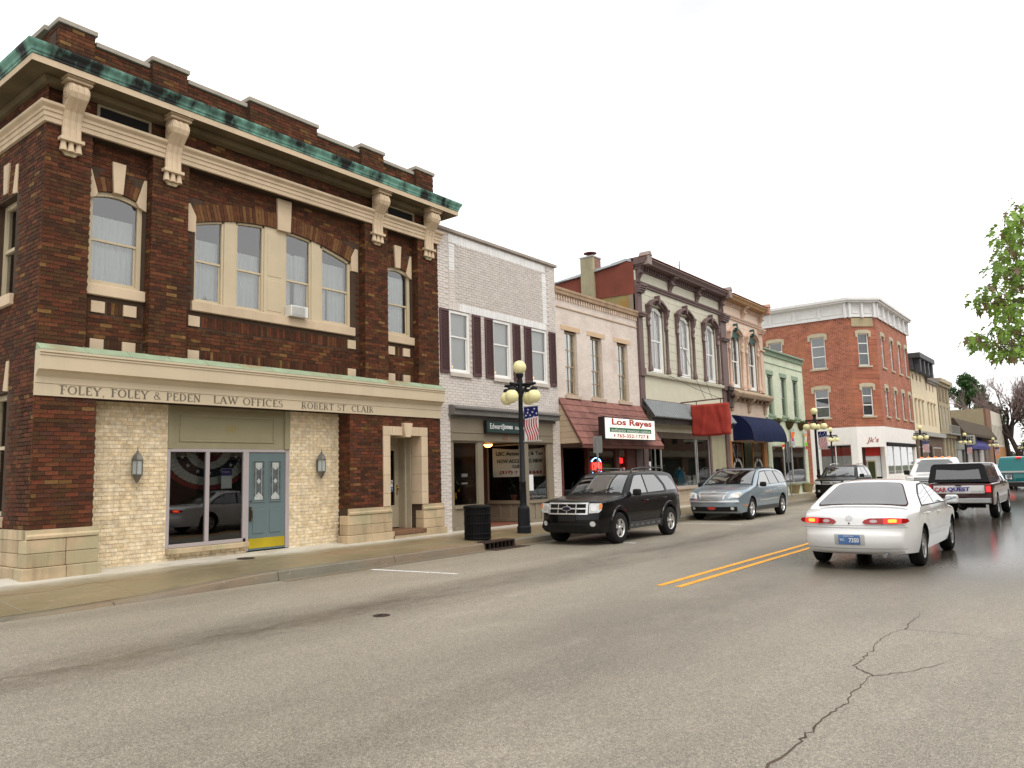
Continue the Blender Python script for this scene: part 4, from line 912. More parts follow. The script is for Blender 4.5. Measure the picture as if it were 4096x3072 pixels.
# shopfront
b = MB(); mould(b, [(.05, 3.25), (.05, 3.32), (.22, 3.33), (.22, 3.46), (.28, 3.48), (.28, 3.52), (.10, 3.60)], 15.14, 20.1, WY); b.build('shop_cornice', MGREYB, WB)
b = MB(); b.box(15.22, 19.98, WY - .02, WY + .12, 2.62, 3.26)
for q in ((15.26, 19.94, 2.85, 2.875), (15.26, 19.94, 2.64, 2.665)): b.box(q[0], q[1], WY - .035, WY - .02, q[2], q[3])
b.build('fascia_board', MTAUPE, WB, bevel=.004)
for a, c in ((15.22, 15.30), (16.31, 16.54), (18.37, 18.66), (19.68, 19.98)):
    MB().box(a, c, WY, WY + .14, .22, 2.62).build('shop_post', MTAUPE, WB, bevel=.006)
def bulkhead(pts, z0_, z1_, n, parent, m):          # panelled stall riser along a straight run
    (ax, ay), (bx, by) = pts; d = Vector((bx - ax, by - ay, 0)); Ln = d.length; d.normalize(); nn = Vector((d.y, -d.x, 0))
    b = MB(); P = lambda s, o, z: (ax + d.x * s + nn.x * o, ay + d.y * s + nn.y * o, z)
    def bx_(s0, s1, o0, o1, q0, q1):
        v = [P(s0, o1, q0), P(s1, o1, q0), P(s1, o0, q0), P(s0, o0, q0), P(s0, o1, q1), P(s1, o1, q1), P(s1, o0, q1), P(s0, o0, q1)]
        b.add(v, [(0, 3, 2, 1), (4, 5, 6, 7), (0, 1, 5, 4), (1, 2, 6, 5), (2, 3, 7, 6), (3, 0, 4, 7)])
    bx_(0, Ln, -.08, 0, z0_, z1_); bx_(0, Ln, 0, .04, z0_, z0_ + .1); bx_(0, Ln, 0, .05, z1_ - .06, z1_)
    for k in range(n + 1):
        s = .04 + (Ln - .08) * k / n; bx_(max(0, s - .05), min(Ln, s + .05), 0, .025, z0_ + .1, z1_ - .06)
    return b.build('stall_riser', m, parent, bevel=.004)
bulkhead([(15.30, WY + .03), (16.31, WY + .03)], .22, .86, 2, WB, MTAUPE); bulkhead([(18.66, WY + .03), (19.68, WY + .03)], .22, .86, 3, WB, MTAUPE)
bulkhead([(18.48, 15.42), (18.48, WY + .14)], .27, .86, 3, WB, MTAUPE); bulkhead([(16.42, WY + .14), (16.42, 15.42)], .27, .86, 3, WB, MTAUPE)
def pane(parent, pts, m, frame=None, fw=.04, fd=.05, name='shop_window'):
    A, B, C_, D = [Vector(p) for p in pts]; b = MB()     # frame strips round a planar quad
    ctr = (A + B + C_ + D) / 4; nn = (B - A).cross(D - A).normalized() * fd / 2
    I = [p + ((B - A).normalized() * (fw if (p - ctr).dot(B - A) < 0 else -fw)) + ((D - A).normalized() * (fw if (p - ctr).dot(D - A) < 0 else -fw)) for p in (A, B, C_, D)]
    O = [A, B, C_, D]
    for k in range(4):
        p, q, r_, s_ = O[k], O[(k + 1) % 4], I[(k + 1) % 4], I[k]
        b.add([p + nn, q + nn, r_ + nn, s_ + nn, p - nn, q - nn, r_ - nn, s_ - nn], [(0, 1, 2, 3), (7, 6, 5, 4), (3, 2, 6, 7), (1, 0, 4, 5)])
    w = b.build(name, frame or MTAUPE, parent)
    g = MB(); g.add(I, [(0, 1, 2, 3)]); g.build('pane', m, w)
    return w
pane(WB, [(15.30, WY + .05, .86), (16.31, WY + .05, .86), (16.31, WY + .05, 2.62), (15.30, WY + .05, 2.62)], glass('pale_shop_glass', (.88, .9, .88), .0))
pane(WB, [(18.66, WY + .05, .86), (19.68, WY + .05, .86), (19.68, WY + .05, 2.62), (18.66, WY + .05, 2.62)], glass('pale_shop_glass', (.88, .9, .88), .0))
pane(WB, [(18.48, 15.42, .86), (18.48, WY + .14, .86), (18.48, WY + .14, 2.6), (18.48, 15.42, 2.6)], glass('pale_shop_glass', (.88, .9, .88), .0))
pane(WB, [(16.42, WY + .14, .86), (16.42, 15.42, .86), (16.42, 15.42, 2.6), (16.42, WY + .14, 2.6)], glass('pale_shop_glass', (.88, .9, .88), .0))
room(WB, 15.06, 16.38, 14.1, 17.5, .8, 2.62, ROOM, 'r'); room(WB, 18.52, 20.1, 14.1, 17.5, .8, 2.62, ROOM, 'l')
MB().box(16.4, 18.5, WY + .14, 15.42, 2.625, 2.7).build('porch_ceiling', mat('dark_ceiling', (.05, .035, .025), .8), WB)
mbk = brickmat('porch_brick_floor', (.20, .075, .045), (.12, .08, .06), .2, .1)
MB().box(16.5, 18.44, WY + .06, 15.5, .1, .26).build('porch_floor', mat('porch_brick_red', (.19, .075, .05), .7, .35, vs=9), WB)
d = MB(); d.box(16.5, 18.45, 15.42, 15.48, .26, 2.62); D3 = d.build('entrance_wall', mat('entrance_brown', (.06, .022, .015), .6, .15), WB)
MB().box(16.75, 17.75, 15.40, 15.425, .28, 2.35).build('shop_door', mat('shop_door_brown', (.05, .03, .02), .5), WB)
lt = thing('porch_lamp', 'glowing amber dome lamp on the ceiling of the shop entrance', 'lamp', (17.55, 14.6, 2.6))
MB().lathe([(.001, -.10), (.08, -.085), (.125, -.04), (.13, -.005)], (17.55, 14.6, 2.6), 20).build('glass_dome', emis('amber_glow', (1, .42, .10), 5), lt)
MB().lathe([(.135, -.006), (.135, .01)], (17.55, 14.6, 2.6), 20).build('rim', MBRASS, lt)
pl = bpy.data.lights.new('porch_lamp_light', 'POINT'); pl.energy = 6; pl.color = (1, .6, .3); pl.shadow_soft_size = .1; plo = bpy.data.objects.new('porch_lamp_light', pl); COL.objects.link(plo); plo.parent = lt; plo.location = (0, 0, -.2)
sg = thing('investment_sign', 'dark green box sign with white lettering above the shop entrance', 'sign', (17.5, 13.8, 3.0))
MGRN = mat('sign_dark_green', (.02, .045, .04), .5, .1)
MB().box(16.55, 18.75, WY - .14, WY - .025, 2.86, 3.22).build('cabinet', mat('sign_black_edge', (.015, .015, .015), .5), sg, bevel=.01); MB().box(16.58, 18.72, WY - .144, WY - .1385, 2.89, 3.19).build('face', MGRN, sg)
text_on('Edward', sg, _MC['sign_white'], (16.70, WY - .146, 2.985), w=.56, h=.155, depth=.002); text_on('Jones', sg, _MC['sign_white'], (17.28, WY - .146, 2.955), w=.46, h=.185, depth=.002, bold=.02); text_on('INVESTMENTS', sg, _MC['sign_white'], (17.86, WY - .146, 2.985), w=.80, h=.10, depth=.002)
for dg_, xq in (('6', 17.46), ('8', 17.58)): text_on(dg_, WB, mat('number_copper', (.35, .19, .12), .5), (xq, WY - .036, 2.67), h=.15, depth=.01, name='house_number')
bn = thing('vinyl_banner', 'white vinyl banner advertising accounting and tax hung in the shop window', 'banner', (19.2, 14.7, 1.6))
BA, BB = Vector((18.62, 15.32, 0)), Vector((19.86, 14.13, 0)); bd = (BB - BA).normalized(); BL = (BB - BA).length; bnn = Vector((bd.y, -bd.x, 0))
b = MB(); b.grid(lambda u, v: tuple(BA + bd * BL * u + bnn * (.012 * math.sin(u * 9) * v) + Vector((0, 0, 1.61 + (.90 - .05 * math.sin(u * math.pi)) * v))), 16, 4); b.build('sheet', mat('banner_white', (.86, .87, .84), .5, .03), bn)
def bt(s, u0, u1, z0_, h, mm, bold=.02): text_on(s, bn, mm, tuple(BA + bd * BL * u0 + bnn * .02 + Vector((0, 0, z0_))), w=BL * (u1 - u0), h=h, ux=tuple(bd), nz=tuple(bnn), depth=.001, bold=bold)
MRED = mat('ink_red', (.42, .03, .03), .6); INK = _MC['ink_black']
bt('LBC Accounting & Tax', .06, .94, 2.24, .15, INK, .03); bt('NOW ACCEPTING NEW', .08, .92, 2.04, .115, INK); bt('CLIENTS', .36, .64, 1.88, .11, INK); bt('(317)', .12, .36, 1.68, .12, MRED, .03); bt('7', .41, .45, 1.69, .10, MRED, .03); bt('1443', .68, .90, 1.69, .10, MRED, .03)
pp = thing('paper_notice', 'tall white paper notice taped to the shop window beside the post', 'notice', (18.8, 13.95, 1.5)); MB().box(18.68, 18.92, WY + .03, WY + .034, 1.18, 1.66).build('sheet', _MC['sign_white'], pp)
fl = thing('yellow_flowers', 'bunch of yellow artificial flowers inside the left shop window', 'flowers', (15.75, 14.4, 1.0))
b = MB(); rr = random.Random(3)
for k in range(26):
    b.ball((15.72 + rr.gauss(0, .07), 14.35 + rr.gauss(0, .04), 1.18 + rr.gauss(0, .09)), rr.uniform(.02, .045), 7, 5)
b.build('petals', mat('petal_yellow', (.75, .42, .01), .7), fl); MB().tube([(15.72, 14.35, .87), (15.72, 14.35, 1.1), (15.98, 14.3, 1.42)], .008, 5).build('stem', mat('stem_straw', (.4, .3, .1), .8), fl)
def potplant(x, y, z, h, lab, pot=(.40, .17, .11), leaf=(.03, .09, .03)):
    t = thing('potted_plant', lab, 'plant', (x, y, z)); b = MB(); b.lathe([(.07, 0), (.10, .16), (.115, .16), (.115, .2), (.09, .2)], (x, y, z), 14, sm=False); b.build('pot', mat('pot_%d' % int(pot[0] * 1000), pot, .8, .15), t)
    b = MB(); rr = random.Random(int(x * 100))
    for k in range(60):
        a = rr.uniform(0, 6.28); r_ = rr.uniform(.02, .18); q = Vector((x + r_ * math.cos(a), y + r_ * math.sin(a), z + .2 + rr.uniform(.02, h))); s_ = .045
        b.add([q + Vector((rr.uniform(-s_, s_), rr.uniform(-s_, s_), rr.uniform(-s_, s_))) for _ in range(3)], [(0, 1, 2)])
    b.build('foliage', mat('houseplant_green', leaf, .6, .3), t); return t
potplant(18.75, 14.62, .86, .5, 'potted plant standing inside the shop window below the banner'); potplant(19.1, 14.15, .86, .15, 'small low red-potted plant in the right shop window', (.25, .06, .05))
mlb = thing('paper_rack', 'white paper holder fixed inside the left shop window', 'paper rack', (15.85, 14.2, 1.6))
for z in (1.65, 1.45): MB().box(15.74, 15.98, 14.05, 14.1, z, z + (.09 if z > 1.5 else .05)).build('tray', _MC['sign_white'], mlb, bevel=.01)
# ---------------------------------------------------------------- pink brick restaurant
PK = thing('pink_brick_building', 'faded pink brick building with red shingle awning roof over a restaurant', 'building', (23.2, 14, 0))
PY = 14.0
MPINK = brickmat('faded_pink_brick', (.69, .60, .53), (.63, .55, .49), .21, .072, bump=.4, patch=(.59, .47, .42), pp=(.52, .72), offs=.06)
PW = [(20.93, 21.67), (22.54, 23.30), (24.37, 25.14)]
b = MB(); wallh(b, 20.41, 25.94, .2, 7.52, PY, PY + .3, [(a, c, 4.24, 6.41) for a, c in PW] + [(20.42, 25.93, -.1, 2.75)]); b.build('wall', MPINK, PK)
MPST = mat('worn_sandstone', (.50, .375, .25), .8, .15, dirt=.3)
b = MB(); mould(b, [(.03, 7.56), (.09, 7.6), (.10, 7.70), (.12, 7.72), (.12, 7.80), (.05, 7.82)], 20.38, 25.96, PY); b.build('parapet_cap', mat('brown_cap', (.40, .275, .18), .8, .2, vs=4, dirt=.5), PK)
b = MB(); b.box(20.41, 25.94, PY + .05, PY + .3, 7.52, 7.8); b.build('parapet', MPINK, PK)
for k in range(36):
    x = 20.46 + 5.4 * k / 35; MB().box(x - .035, x + .035, PY - .05, PY + .06, 7.42, 7.56).build('dentil', mat('dentil_pale', (.60, .47, .37), .8, .3), PK)
b = MB(); mould(b, [(0, 7.14), (.03, 7.15), (.03, 7.18)], 20.41, 25.94, PY); b.build('string_course', _MC['worn_sandstone'] if 'worn_sandstone' in _MC else MPST, PK)
shell(PK, 20.42, 25.93, 14.3, 28, 7.6, MPINK, TAR); room(PK, 20.7, 25.6, 14.6, 18, 3.9, 7.0, ROOM)
MOLD = mat('peeling_tan_frame', (.42, .33, .23), .75, .25, vs=6)
MOLDG = glass('old_sash_glass', (.9, .93, .9), .25, .05)
MREFL = mat('pale_reflection', (.62, .66, .62), .9, .45, vs=2.5)  # pale backing colour stands in for sky reflected in the panes
for i, (a, c) in enumerate(PW):
    sash(PK, a, c, 4.24, 6.40, PY + .10, MOLD, MOLDG, fw=.06, meet=5.22, vbar=1, hbars=1)
    MB().box(a + .03, c - .03, PY + .20, PY + .21, 4.75 if i == 0 else 4.24, 6.4).build('reflection_backing', MREFL, PK)
    MB().box(a - .22, c + .22, PY - .015, PY + .1, 6.41, 6.58).build('lintel', mat('buff_lintel', (.60, .43, .28), .8, .08), PK, bevel=.006); MB().box(a - .08, c + .10, PY - .07, PY + .15, 4.12, 4.24).build('sill', mat('pink_sill', (.52, .40, .31), .8, .12), PK, bevel=.008)
# shingled mansard: five courses of overlapping shingles on a sloping deck
MSH = mat('red_shingle', (1, 1, 1), .75, .2, vs=7, tint=True, dirt=.25, dirtcol=(.30, .17, .14))
T0, B0 = Vector((0, PY, 4.13)), Vector((0, 13.1, 2.57)); sl = B0 - T0; sln = Vector((0, sl.z, -sl.y)).normalized()
if sln.y > 0: sln = -sln
b = MB(); b.yz([(PY, 4.10), (13.12, 2.56), (PY, 2.56)], 20.44, 25.92); b.build('mansard_core', mat('mansard_brown', (.10, .045, .03), .8), PK)
rows = 7
for r_ in range(rows):
    p0, p1 = T0 + sl * (r_ / rows), T0 + sl * min(1, (r_ + 1.06) / rows); x = 20.42 - (r_ % 2) * .2
    while x < 25.94:
        w = random.choice([.38, .42, .46]); a, c = max(20.42, x), min(25.94, x + w - .006)
        if c - a > .05:
            k = random.uniform(.8, 1.2); t = (.225 * k, .10 * k, .082 * k); n0, n1 = sln * .006, sln * .024
            b = MB(); v = [(a, *(p0 + n0)[1:]), (c, *(p0 + n0)[1:]), (c, *(p1 + n1)[1:]), (a, *(p1 + n1)[1:])]; v2 = [(q[0], q[1] - sln.y * .012, q[2] - sln.z * .012) for q in v]
            b.add(v + v2, [(3, 2, 1, 0), (0, 1, 5, 4), (1, 2, 6, 5), (2, 3, 7, 6), (3, 0, 4, 7)], t); b.build('shingle', MSH, PK)
        x += w
for k in range(8):
    z0_, z1_ = 2.62 + k * .185, 2.62 + (k + 1) * .185 - .008
    yy = lambda z: 13.12 + (z - 2.57) / (4.13 - 2.57) * (PY - 13.12)
    if yy(z1_) < PY - .03: MB().yz([(yy(z0_), z0_), (PY, z0_), (PY, z1_), (yy(z1_), z1_)], 20.41, 20.436).build('siding_board', mat('tan_siding', (.52, .40, .28), .65, .06), PK)
b = MB(); b.yz([(13.07, 2.54), (13.13, 2.54), (PY, 4.08), (PY, 4.17)], 20.38, 20.43); b.box(20.40, 25.95, 13.10, 13.14, 2.46, 2.565); b.build('mansard_trim', mat('trim_brown', (.13, .05, .035), .6, .1), PK)
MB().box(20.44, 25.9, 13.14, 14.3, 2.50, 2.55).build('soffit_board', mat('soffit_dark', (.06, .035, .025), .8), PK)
ls = thing('restaurant_sign', 'white lit box sign with red and green lettering in front of red shingles', 'sign', (23, 12.9, 3.1))
MB().box(21.27, 24.78, 12.82, 13.04, 2.72, 3.47).build('cabinet', mat('sign_case_dark', (.03, .02, .018), .5), ls, bevel=.01)
MB().box(21.33, 24.73, 12.81, 12.822, 2.76, 3.43).build('face', mat('lit_face', (.80, .80, .74), .4, .03, emit=(1, .92, .75), es=.28), ls)
text_on('Los Reyes', ls, MRED, (21.75, 12.808, 3.15), w=2.75, h=.27, depth=.002, bold=.03); MB().box(21.6, 24.45, 12.806, 12.81, 2.97, 3.12).build('strip', mat('sign_green', (.03, .16, .07), .5), ls); text_on('authentic mexican cuisine', ls, _MC['sign_white'], (21.7, 12.805, 2.985), w=2.66, h=.11, depth=.001); text_on('765-352-1727', ls, MRED, (22.05, 12.808, 2.80), w=1.95, h=.12, depth=.002, bold=.02)
b = MB(); b.lathe([(.05, 0), (.05, .004)], (21.9, 12.808, 2.86), 10, 'y'); b.box(24.1, 24.22, 12.805, 12.81, 2.80, 2.92); b.build('emblem', mat('emblem_red', (.45, .12, .1), .5), ls)
b = MB()
for x, z in ((21.8, 3.47), (23.4, 3.47)): b.tube([(x, 12.93, z), (x - .4, 13.45, z + .15)], .008, 5)
b.build('stay_wire', mat('wire_dark', (.05, .05, .05), .6), ls)
# restaurant shopfront
MOX = mat('oxblood_post', (.115, .032, .024), .55, .15); MTANP = mat('tan_panel', (.24, .19, .12), .7, .12)
for a, c in ((20.42, 20.62), (22.1, 22.2), (23.95, 24.2), (24.75, 25.0)): MB().box(a, c, PY, PY + .16, .2, 2.55).build('shop_post', MOX, PK, bevel=.006)
MB().box(25.45, 25.9, PY - .02, PY + .2, .2, 2.6).build('pilaster', mat('mauve_grey', (.12, .085, .08), .6, .1), PK, bevel=.006)
MB().box(20.62, 20.7, PY + .1, 15.6, .2, 2.5).build('entrance_side', MTANP, PK); MB().box(21.32, 21.5, 15.0, 15.06, .2, 2.5).build('entrance_side', MTANP, PK)
room(PK, 20.66, 25.6, 15.6, 20, .2, 2.5, BLACK)
pane(PK, [(22.2, PY + .05, .8), (23.95, PY + .05, .8), (23.95, PY + .05, 2.5), (22.2, PY + .05, 2.5)], GLASS_SHOP, MOX); pane(PK, [(24.2, PY + .05, .3), (24.75, PY + .05, .3), (24.75, PY + .05, 2.5), (24.2, PY + .05, 2.5)], GLASS_SHOP, MOX)
bulkhead([(22.2, PY + .03), (23.95, PY + .03)], .2, .8, 3, PK, MOX); MB().box(25.0, 25.45, PY + .02, PY + .1, .2, 2.55).build('side_panel', MOX, PK)
ng = thing('neon_open_sign', 'glowing red and blue neon open sign in the restaurant window', 'neon sign', (22.6, 13.9, 1.9))
rr_ = emis('neon_red', (1, .03, .02), 3.5); nb = emis('neon_blue', (.25, .5, 1), 4)
text_on('OPEN', ng, rr_, (22.36, PY + .02, 1.72), w=.62, h=.30, depth=.01, bold=.035)
b = MB(); b.tube([(22.67 + .36 * math.cos(a), PY + .03, 1.87 + .30 * math.sin(a)) for a in [R(35 + 110 * k / 12) for k in range(13)]], .014, 6); b.tube([(22.67 + .36 * math.cos(a), PY + .03, 1.87 + .30 * math.sin(a)) for a in [R(215 + 110 * k / 12) for k in range(13)]], .014, 6); b.build('tube', nb, ng)
yp = thing('yellow_poster', 'faded yellow poster inside the restaurant window', 'poster', (23.3, 14.1, 1.7)); MB().box(23.15, 23.7, PY + .09, PY + .095, 1.45, 1.97).build('sheet', mat('poster_yellow', (.36, .31, .06), .7, .3, vs=8), yp)
rl = thing('red_window_light', 'glowing red light fixture in the restaurant window right of the poster', 'light', (24.0, 14.1, 1.8)); MB().lathe([(.001, .16), (.09, .13), (.11, .03), (.11, -.05), (.001, -.06)], (24.43, PY + .12, 2.03), 14).build('shade', emis('red_glow', (1, .02, .02), 1.6), rl); MB().box(24.35, 24.51, PY + .11, PY + .13, 1.62, 1.95).build('panel', mat('red_panel', (.35, .02, .02), .5), rl)
# ---------------------------------------------------------------- sage green iron-front and its peach twin
SY = 14.0
MSAGE = mat('sage_paint', (.60, .575, .46), .6, .05, dirt=.12); MMAUVE2 = mat('mauve_trim', (.15, .098, .093), .55, .12); MWT = mat('bright_white_trim', (.80, .80, .78), .45, .03)
MPEACH = mat('peach_paint', (.74, .575, .46), .6, .06, dirt=.15); MPEACHT = mat('peach_trim', (.58, .42, .32), .6, .08, dirt=.2); MRUST = mat('rust_flashing', (.26, .09, .055), .7, .3)
MBLIND = mat('white_blind', (.90, .89, .86), .7, .04)
def iron_front(name, label, x0, x1, cents, mwall, mtrim, mcap, blinds, loc, cols, arch_fill, seedx):
    T = thing(name, label, 'building', loc)
    hw = .62
    holes = [(c - hw, c + hw, 5.56, 8.22) for c in cents]
    b = MB(); wallh(b, x0, x1, 5.45, 9.5, SY + .02, SY + .3, holes); b.build('wall', mat(name + '_joint', mul((.25, .21, .15), 1), .9), T)
    # wooden ashlar boards with open joints
    rowh = .345; r_ = 0; z = 5.5; rr = random.Random(seedx)
    while z < 8.85:
        zt = min(z + rowh - .012, 8.87); segs = []; edges = [x0 + .02]
        for c in cents: edges += [c - hw - .02, c + hw + .02]
        edges.append(x1 - .02)
        spans = [(edges[i], edges[i + 1]) for i in range(0, len(edges), 2)] if z < 8.2 else [(x0 + .02, x1 - .02)]
        for a, c in spans:
            Ln = c - a; n = max(1, round(Ln / 1.15)); cuts = [a + Ln * k / n for k in range(n + 1)]
            if r_ % 2 and Ln > .9: cuts = [a] + [(cuts[k] + cuts[k + 1]) / 2 for k in range(n)] + [c]
            for k in range(len(cuts) - 1):
                if cuts[k + 1] - cuts[k] > .06: MB().box(cuts[k] + .006, cuts[k + 1] - .006, SY, SY + .03, z, zt).build('facade_board', mwall, T)
        z += rowh; r_ += 1
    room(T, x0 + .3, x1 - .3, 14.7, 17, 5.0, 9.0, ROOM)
    # cornice
    b = MB(); mould(b, [(.02, 8.86), (.07, 8.88), (.07, 8.94), (.11, 8.97), (.13, 9.04), (.05, 9.06)], x0, x1, SY); b.build('architrave', mtrim, T)
    MB().box(x0, x1, SY - .03, SY + .05, 9.06, 9.52).build('frieze', mwall, T)
    b = MB(); mould(b, [(.03, 9.46), (.10, 9.48), (.10, 9.52), (.05, 9.53)], x0, x1, SY); b.build('frieze_moulding', mtrim, T)
    n = int((x1 - x0) / .2)
    for k in range(n):
        x = x0 + .1 + (x1 - x0 - .2) * k / (n - 1); MB().box(x - .05, x + .05, SY - .16, SY - .02, 9.53, 9.66).build('dentil', mtrim, T)
    b = MB(); mould(b, [(.15, 9.665), (.45, 9.68), (.46, 9.72), (.50, 9.78), (.56, 9.84), (.56, 9.88), (.1, 9.93)], x0 - .02, x1 + .02, SY); b.build('crown_moulding', mcap, T)
    MB().box(x0 - .02, x1 + .02, SY - .57, SY + .3, 9.93, 9.95).build('flashing', MRUST, T)
    for c in cols:
        bb = MB(); w = .13
        bb.yz([(SY, 8.9), (SY - .07, 8.95), (SY - .10, 9.15), (SY - .18, 9.3), (SY - .22, 9.5), (SY - .36, 9.62), (SY - .36, 9.67), (SY, 9.67)], c - w, c + w); bb.box(c - w - .04, c + w + .04, SY - .40, SY, 9.60, 9.665); bb.lathe([(.07, -w - .02), (.07, w + .02)], (c, SY - .19, 9.38), 12, 'x'); bb.build('bracket', mtrim, T, bevel=.008)
    for i, c in enumerate(cents):
        af = lambda x, c=c: 7.98 + .26 * max(0, 1 - ((x - c) / hw) ** 2)
        w = sash(T, c - hw, c + hw, 5.56, 8.2, SY + .07, MWT, glass('blind_glass', (.95, .95, .95), .02) if blinds else GLASS_SHOP, fw=.15, meet=6.85, vbar=1, arch=af, blinds=MBLIND if blinds else None, curt=None if blinds else dict(m=MCURT, spans=[(0, .2), (.8, 1)], top=8.1, waves=10), rail=.06)
        hd = MB(); n = 14
        for k in range(n):       # segmental hood in two stepped mouldings
            u0, u1 = -1 + 2 * k / n, -1 + 2 * (k + 1) / n
            f = lambda u: 8.02 + .34 * (1 - u * u); xx = lambda u: c + u * .82
            hd.xz([(xx(u0), f(u0)), (xx(u1), f(u1)), (xx(u1), f(u1) + .10), (xx(u0), f(u0) + .10)], SY - .10, SY + .02); hd.xz([(xx(u0), f(u0) + .10), (xx(u1), f(u1) + .10), (xx(u1), f(u1) + .19), (xx(u0), f(u0) + .19)], SY - .19, SY + .02)
        H = hd.build('window_hood', mtrim, T)
        if arch_fill:
            fb = MB(); n2 = 12; pts = [(c + hw * (1 - 2 * k / n2), 8.0 + .32 * (1 - (1 - 2 * k / n2) ** 2)) for k in range(n2 + 1)]
            fb.xz(pts, SY - .02, SY + .02); fb.build('lunette', arch_fill, H)
        kb_ = MB(); kb_.xz([(c - .045, 8.30), (c + .045, 8.30), (c + .075, 8.52), (c + .045, 8.68), (c - .045, 8.68), (c - .075, 8.52)], SY - .22, SY); kb_.build('keystone', arch_fill or mtrim, H, bevel=.012)
        for s in (-1, 1):
            x = c + s * .77; k_ = MB()
            k_.lathe([(.105, 0), (.105, .14), (.085, .16), (.085, .22), (.062, .24), (.055, 1.75), (.075, 1.78), (.09, 1.80), (.065, 1.84)], (x, SY - .07, 5.56), 12); k_.build('colonnette', mtrim, T)
            k_ = MB(); k_.yz([(SY, 7.38), (SY - .10, 7.40), (SY - .08, 7.55), (SY - .13, 7.66), (SY - .11, 7.8), (SY - .18, 7.95), (SY - .20, 8.05), (SY - .20, 8.22), (SY, 8.22)], x - .09, x + .09); k_.box(x - .12, x + .12, SY - .22, SY, 8.14, 8.22); k_.build('capital', mtrim, T, bevel=.008)
    return T
SG = iron_front('sage_iron_front_building', 'sage green Victorian shopfront building with mauve columns and bracketed cornice', 25.96, 34.25, [27.6, 30.15, 32.8], MSAGE, MMAUVE2, MMAUVE2, True, (30, 14, 0), [26.15, 28.87, 31.5, 34.1], None, 1)
MFR2 = mat('finial_grey', (.28, .22, .20), .7, .2)
for x in (26.15, 34.15):
    b = MB(); b.box(x - .16, x + .16, SY - .62, SY - .2, 9.6, 9.96); b.xz([(x - .18, 9.96), (x + .18, 9.96), (x + .06, 10.14), (x - .06, 10.14)], SY - .64, SY - .2); b.build('finial_block', MFR2 if x > 30 else MFR2, SG, bevel=.02)
for x0_, x1_ in ((25.96, 26.30), (33.95, 34.6)):
    b = MB(); b.box(x0_, x1_, SY - .10, SY + .1, 5.5, 8.86); b.box(x0_ - .02, x1_ + .05, SY - .13, SY + .1, 5.3, 5.62); b.build('pilaster', MMAUVE2, SG, bevel=.01)
    for z0_, o in ((7.62, .12), (7.70, .16), (8.56, .12), (8.64, .16), (8.72, .2), (8.80, .24)): MB().box(x0_ - .02, x1_ + .06, SY - .10 - o, SY, z0_, z0_ + .075).build('capital', MMAUVE2, SG, bevel=.008)
    MB().box(x0_, x0_ + .36, SY - .06, SY + .1, .2, 5.3).build('pilaster', MMAUVE2, SG, bevel=.008)
b = MB(); mould(b, [(.02, 5.36), (.10, 5.38), (.12, 5.46), (.12, 5.5), (.02, 5.53)], 26.3, 33.95, SY); b.build('sill_moulding', MSAGE, SG)
MB().box(26.3, 33.95, SY + .02, SY + .3, 3.2, 5.36).build('fascia_board', mat('pale_sage_board', (.60, .57, .44), .6, .05), SG)
# side wall above the neighbour: red render over olive, stepped metal coping, chimney
MREDW = mat('red_side_render', (.215, .062, .042), .85, .16, vs=1.6, dirt=.15, bump=.2, bs=25)
b = MB(); b.yz([(14.02, 7.0), (14.02, 9.80), (14.3, 9.90), (15.75, 9.72), (17.7, 9.54), (26, 9.1), (26, 7.0)], 25.975, 26.25); b.build('side_wall', mat('olive_side_render', (.30, .27, .13), .85, .3, vs=1.3, col2=(.33, .20, .06), c2s=.9), SG)
b = MB(); b.yz([(14.02, 8.52), (14.02, 9.79), (14.3, 9.89), (15.75, 9.71), (17.7, 9.53), (26, 9.09), (26, 8.8), (17.7, 8.66)], 25.95, 25.974); b.build('red_render', MREDW, SG)
b = MB(); b.yz([(14.1, 9.80), (14.3, 9.88), (14.32, 9.97), (14.1, 9.90)], 25.92, 26.3)
for (y0_, z0_), (y1_, z1_) in (((14.3, 9.90), (15.0, 9.82)), ((15.0, 9.80), (15.75, 9.73)), ((15.75, 9.74), (17.7, 9.55)), ((17.7, 9.56), (26, 9.1))): b.yz([(y0_, z0_ - .03), (y0_, z0_ + .07), (y1_, z1_ + .07), (y1_, z1_ - .04)], 25.91, 26.3)
b.build('metal_coping', mat('galvanised', (.42, .44, .45), .45, .15, metal=.5), SG)
MB().box(25.80, 25.949, 15.76, 16.36, 7.6, 10.33).build('chimney_stack', mat('chimney_sage', (.37, .33, .215), .8, .15, dirt=.3), SG, bevel=.01)
b = MB(); b.box(25.95, 26.42, 15.76, 16.36, 9.5, 10.33); b.build('chimney_brick', brickmat('chimney_brick_red', (.24, .10, .075), (.4, .33, .28)), SG); MB().box(25.78, 26.45, 15.73, 16.39, 10.33, 10.38).build('chimney_cap', mat('cap_stone', (.5, .5, .5), .7), SG)
b = MB(); b.lathe([(.12, 0), (.12, .12)], (26.1, 16.05, 10.38), 14); b.lathe([(.27, .17), (.27, .185), (.1, .23), (.001, .24)], (26.1, 16.05, 10.38), 20)
for a in range(3): b.tube([(26.1 + .1 * math.cos(a * 2.1), 16.05 + .1 * math.sin(a * 2.1), 10.5), (26.1 + .12 * math.cos(a * 2.1), 16.05 + .12 * math.sin(a * 2.1), 10.56)], .01, 4)
b.build('flue_cowl', mat('cowl_rust', (.17, .06, .05), .6, .2, metal=.3), SG)
b = MB(); b.tube([(25.88, 14.6, 9.82), (25.88, 16.6, 9.62), (25.88, 20, 9.45)], .03, 6); b.build('conduit', _MC['galvanised'], SG)
MB().box(26.3, 39.2, 14.35, 26, 9.0, 9.2).build('roof', TAR, SG)
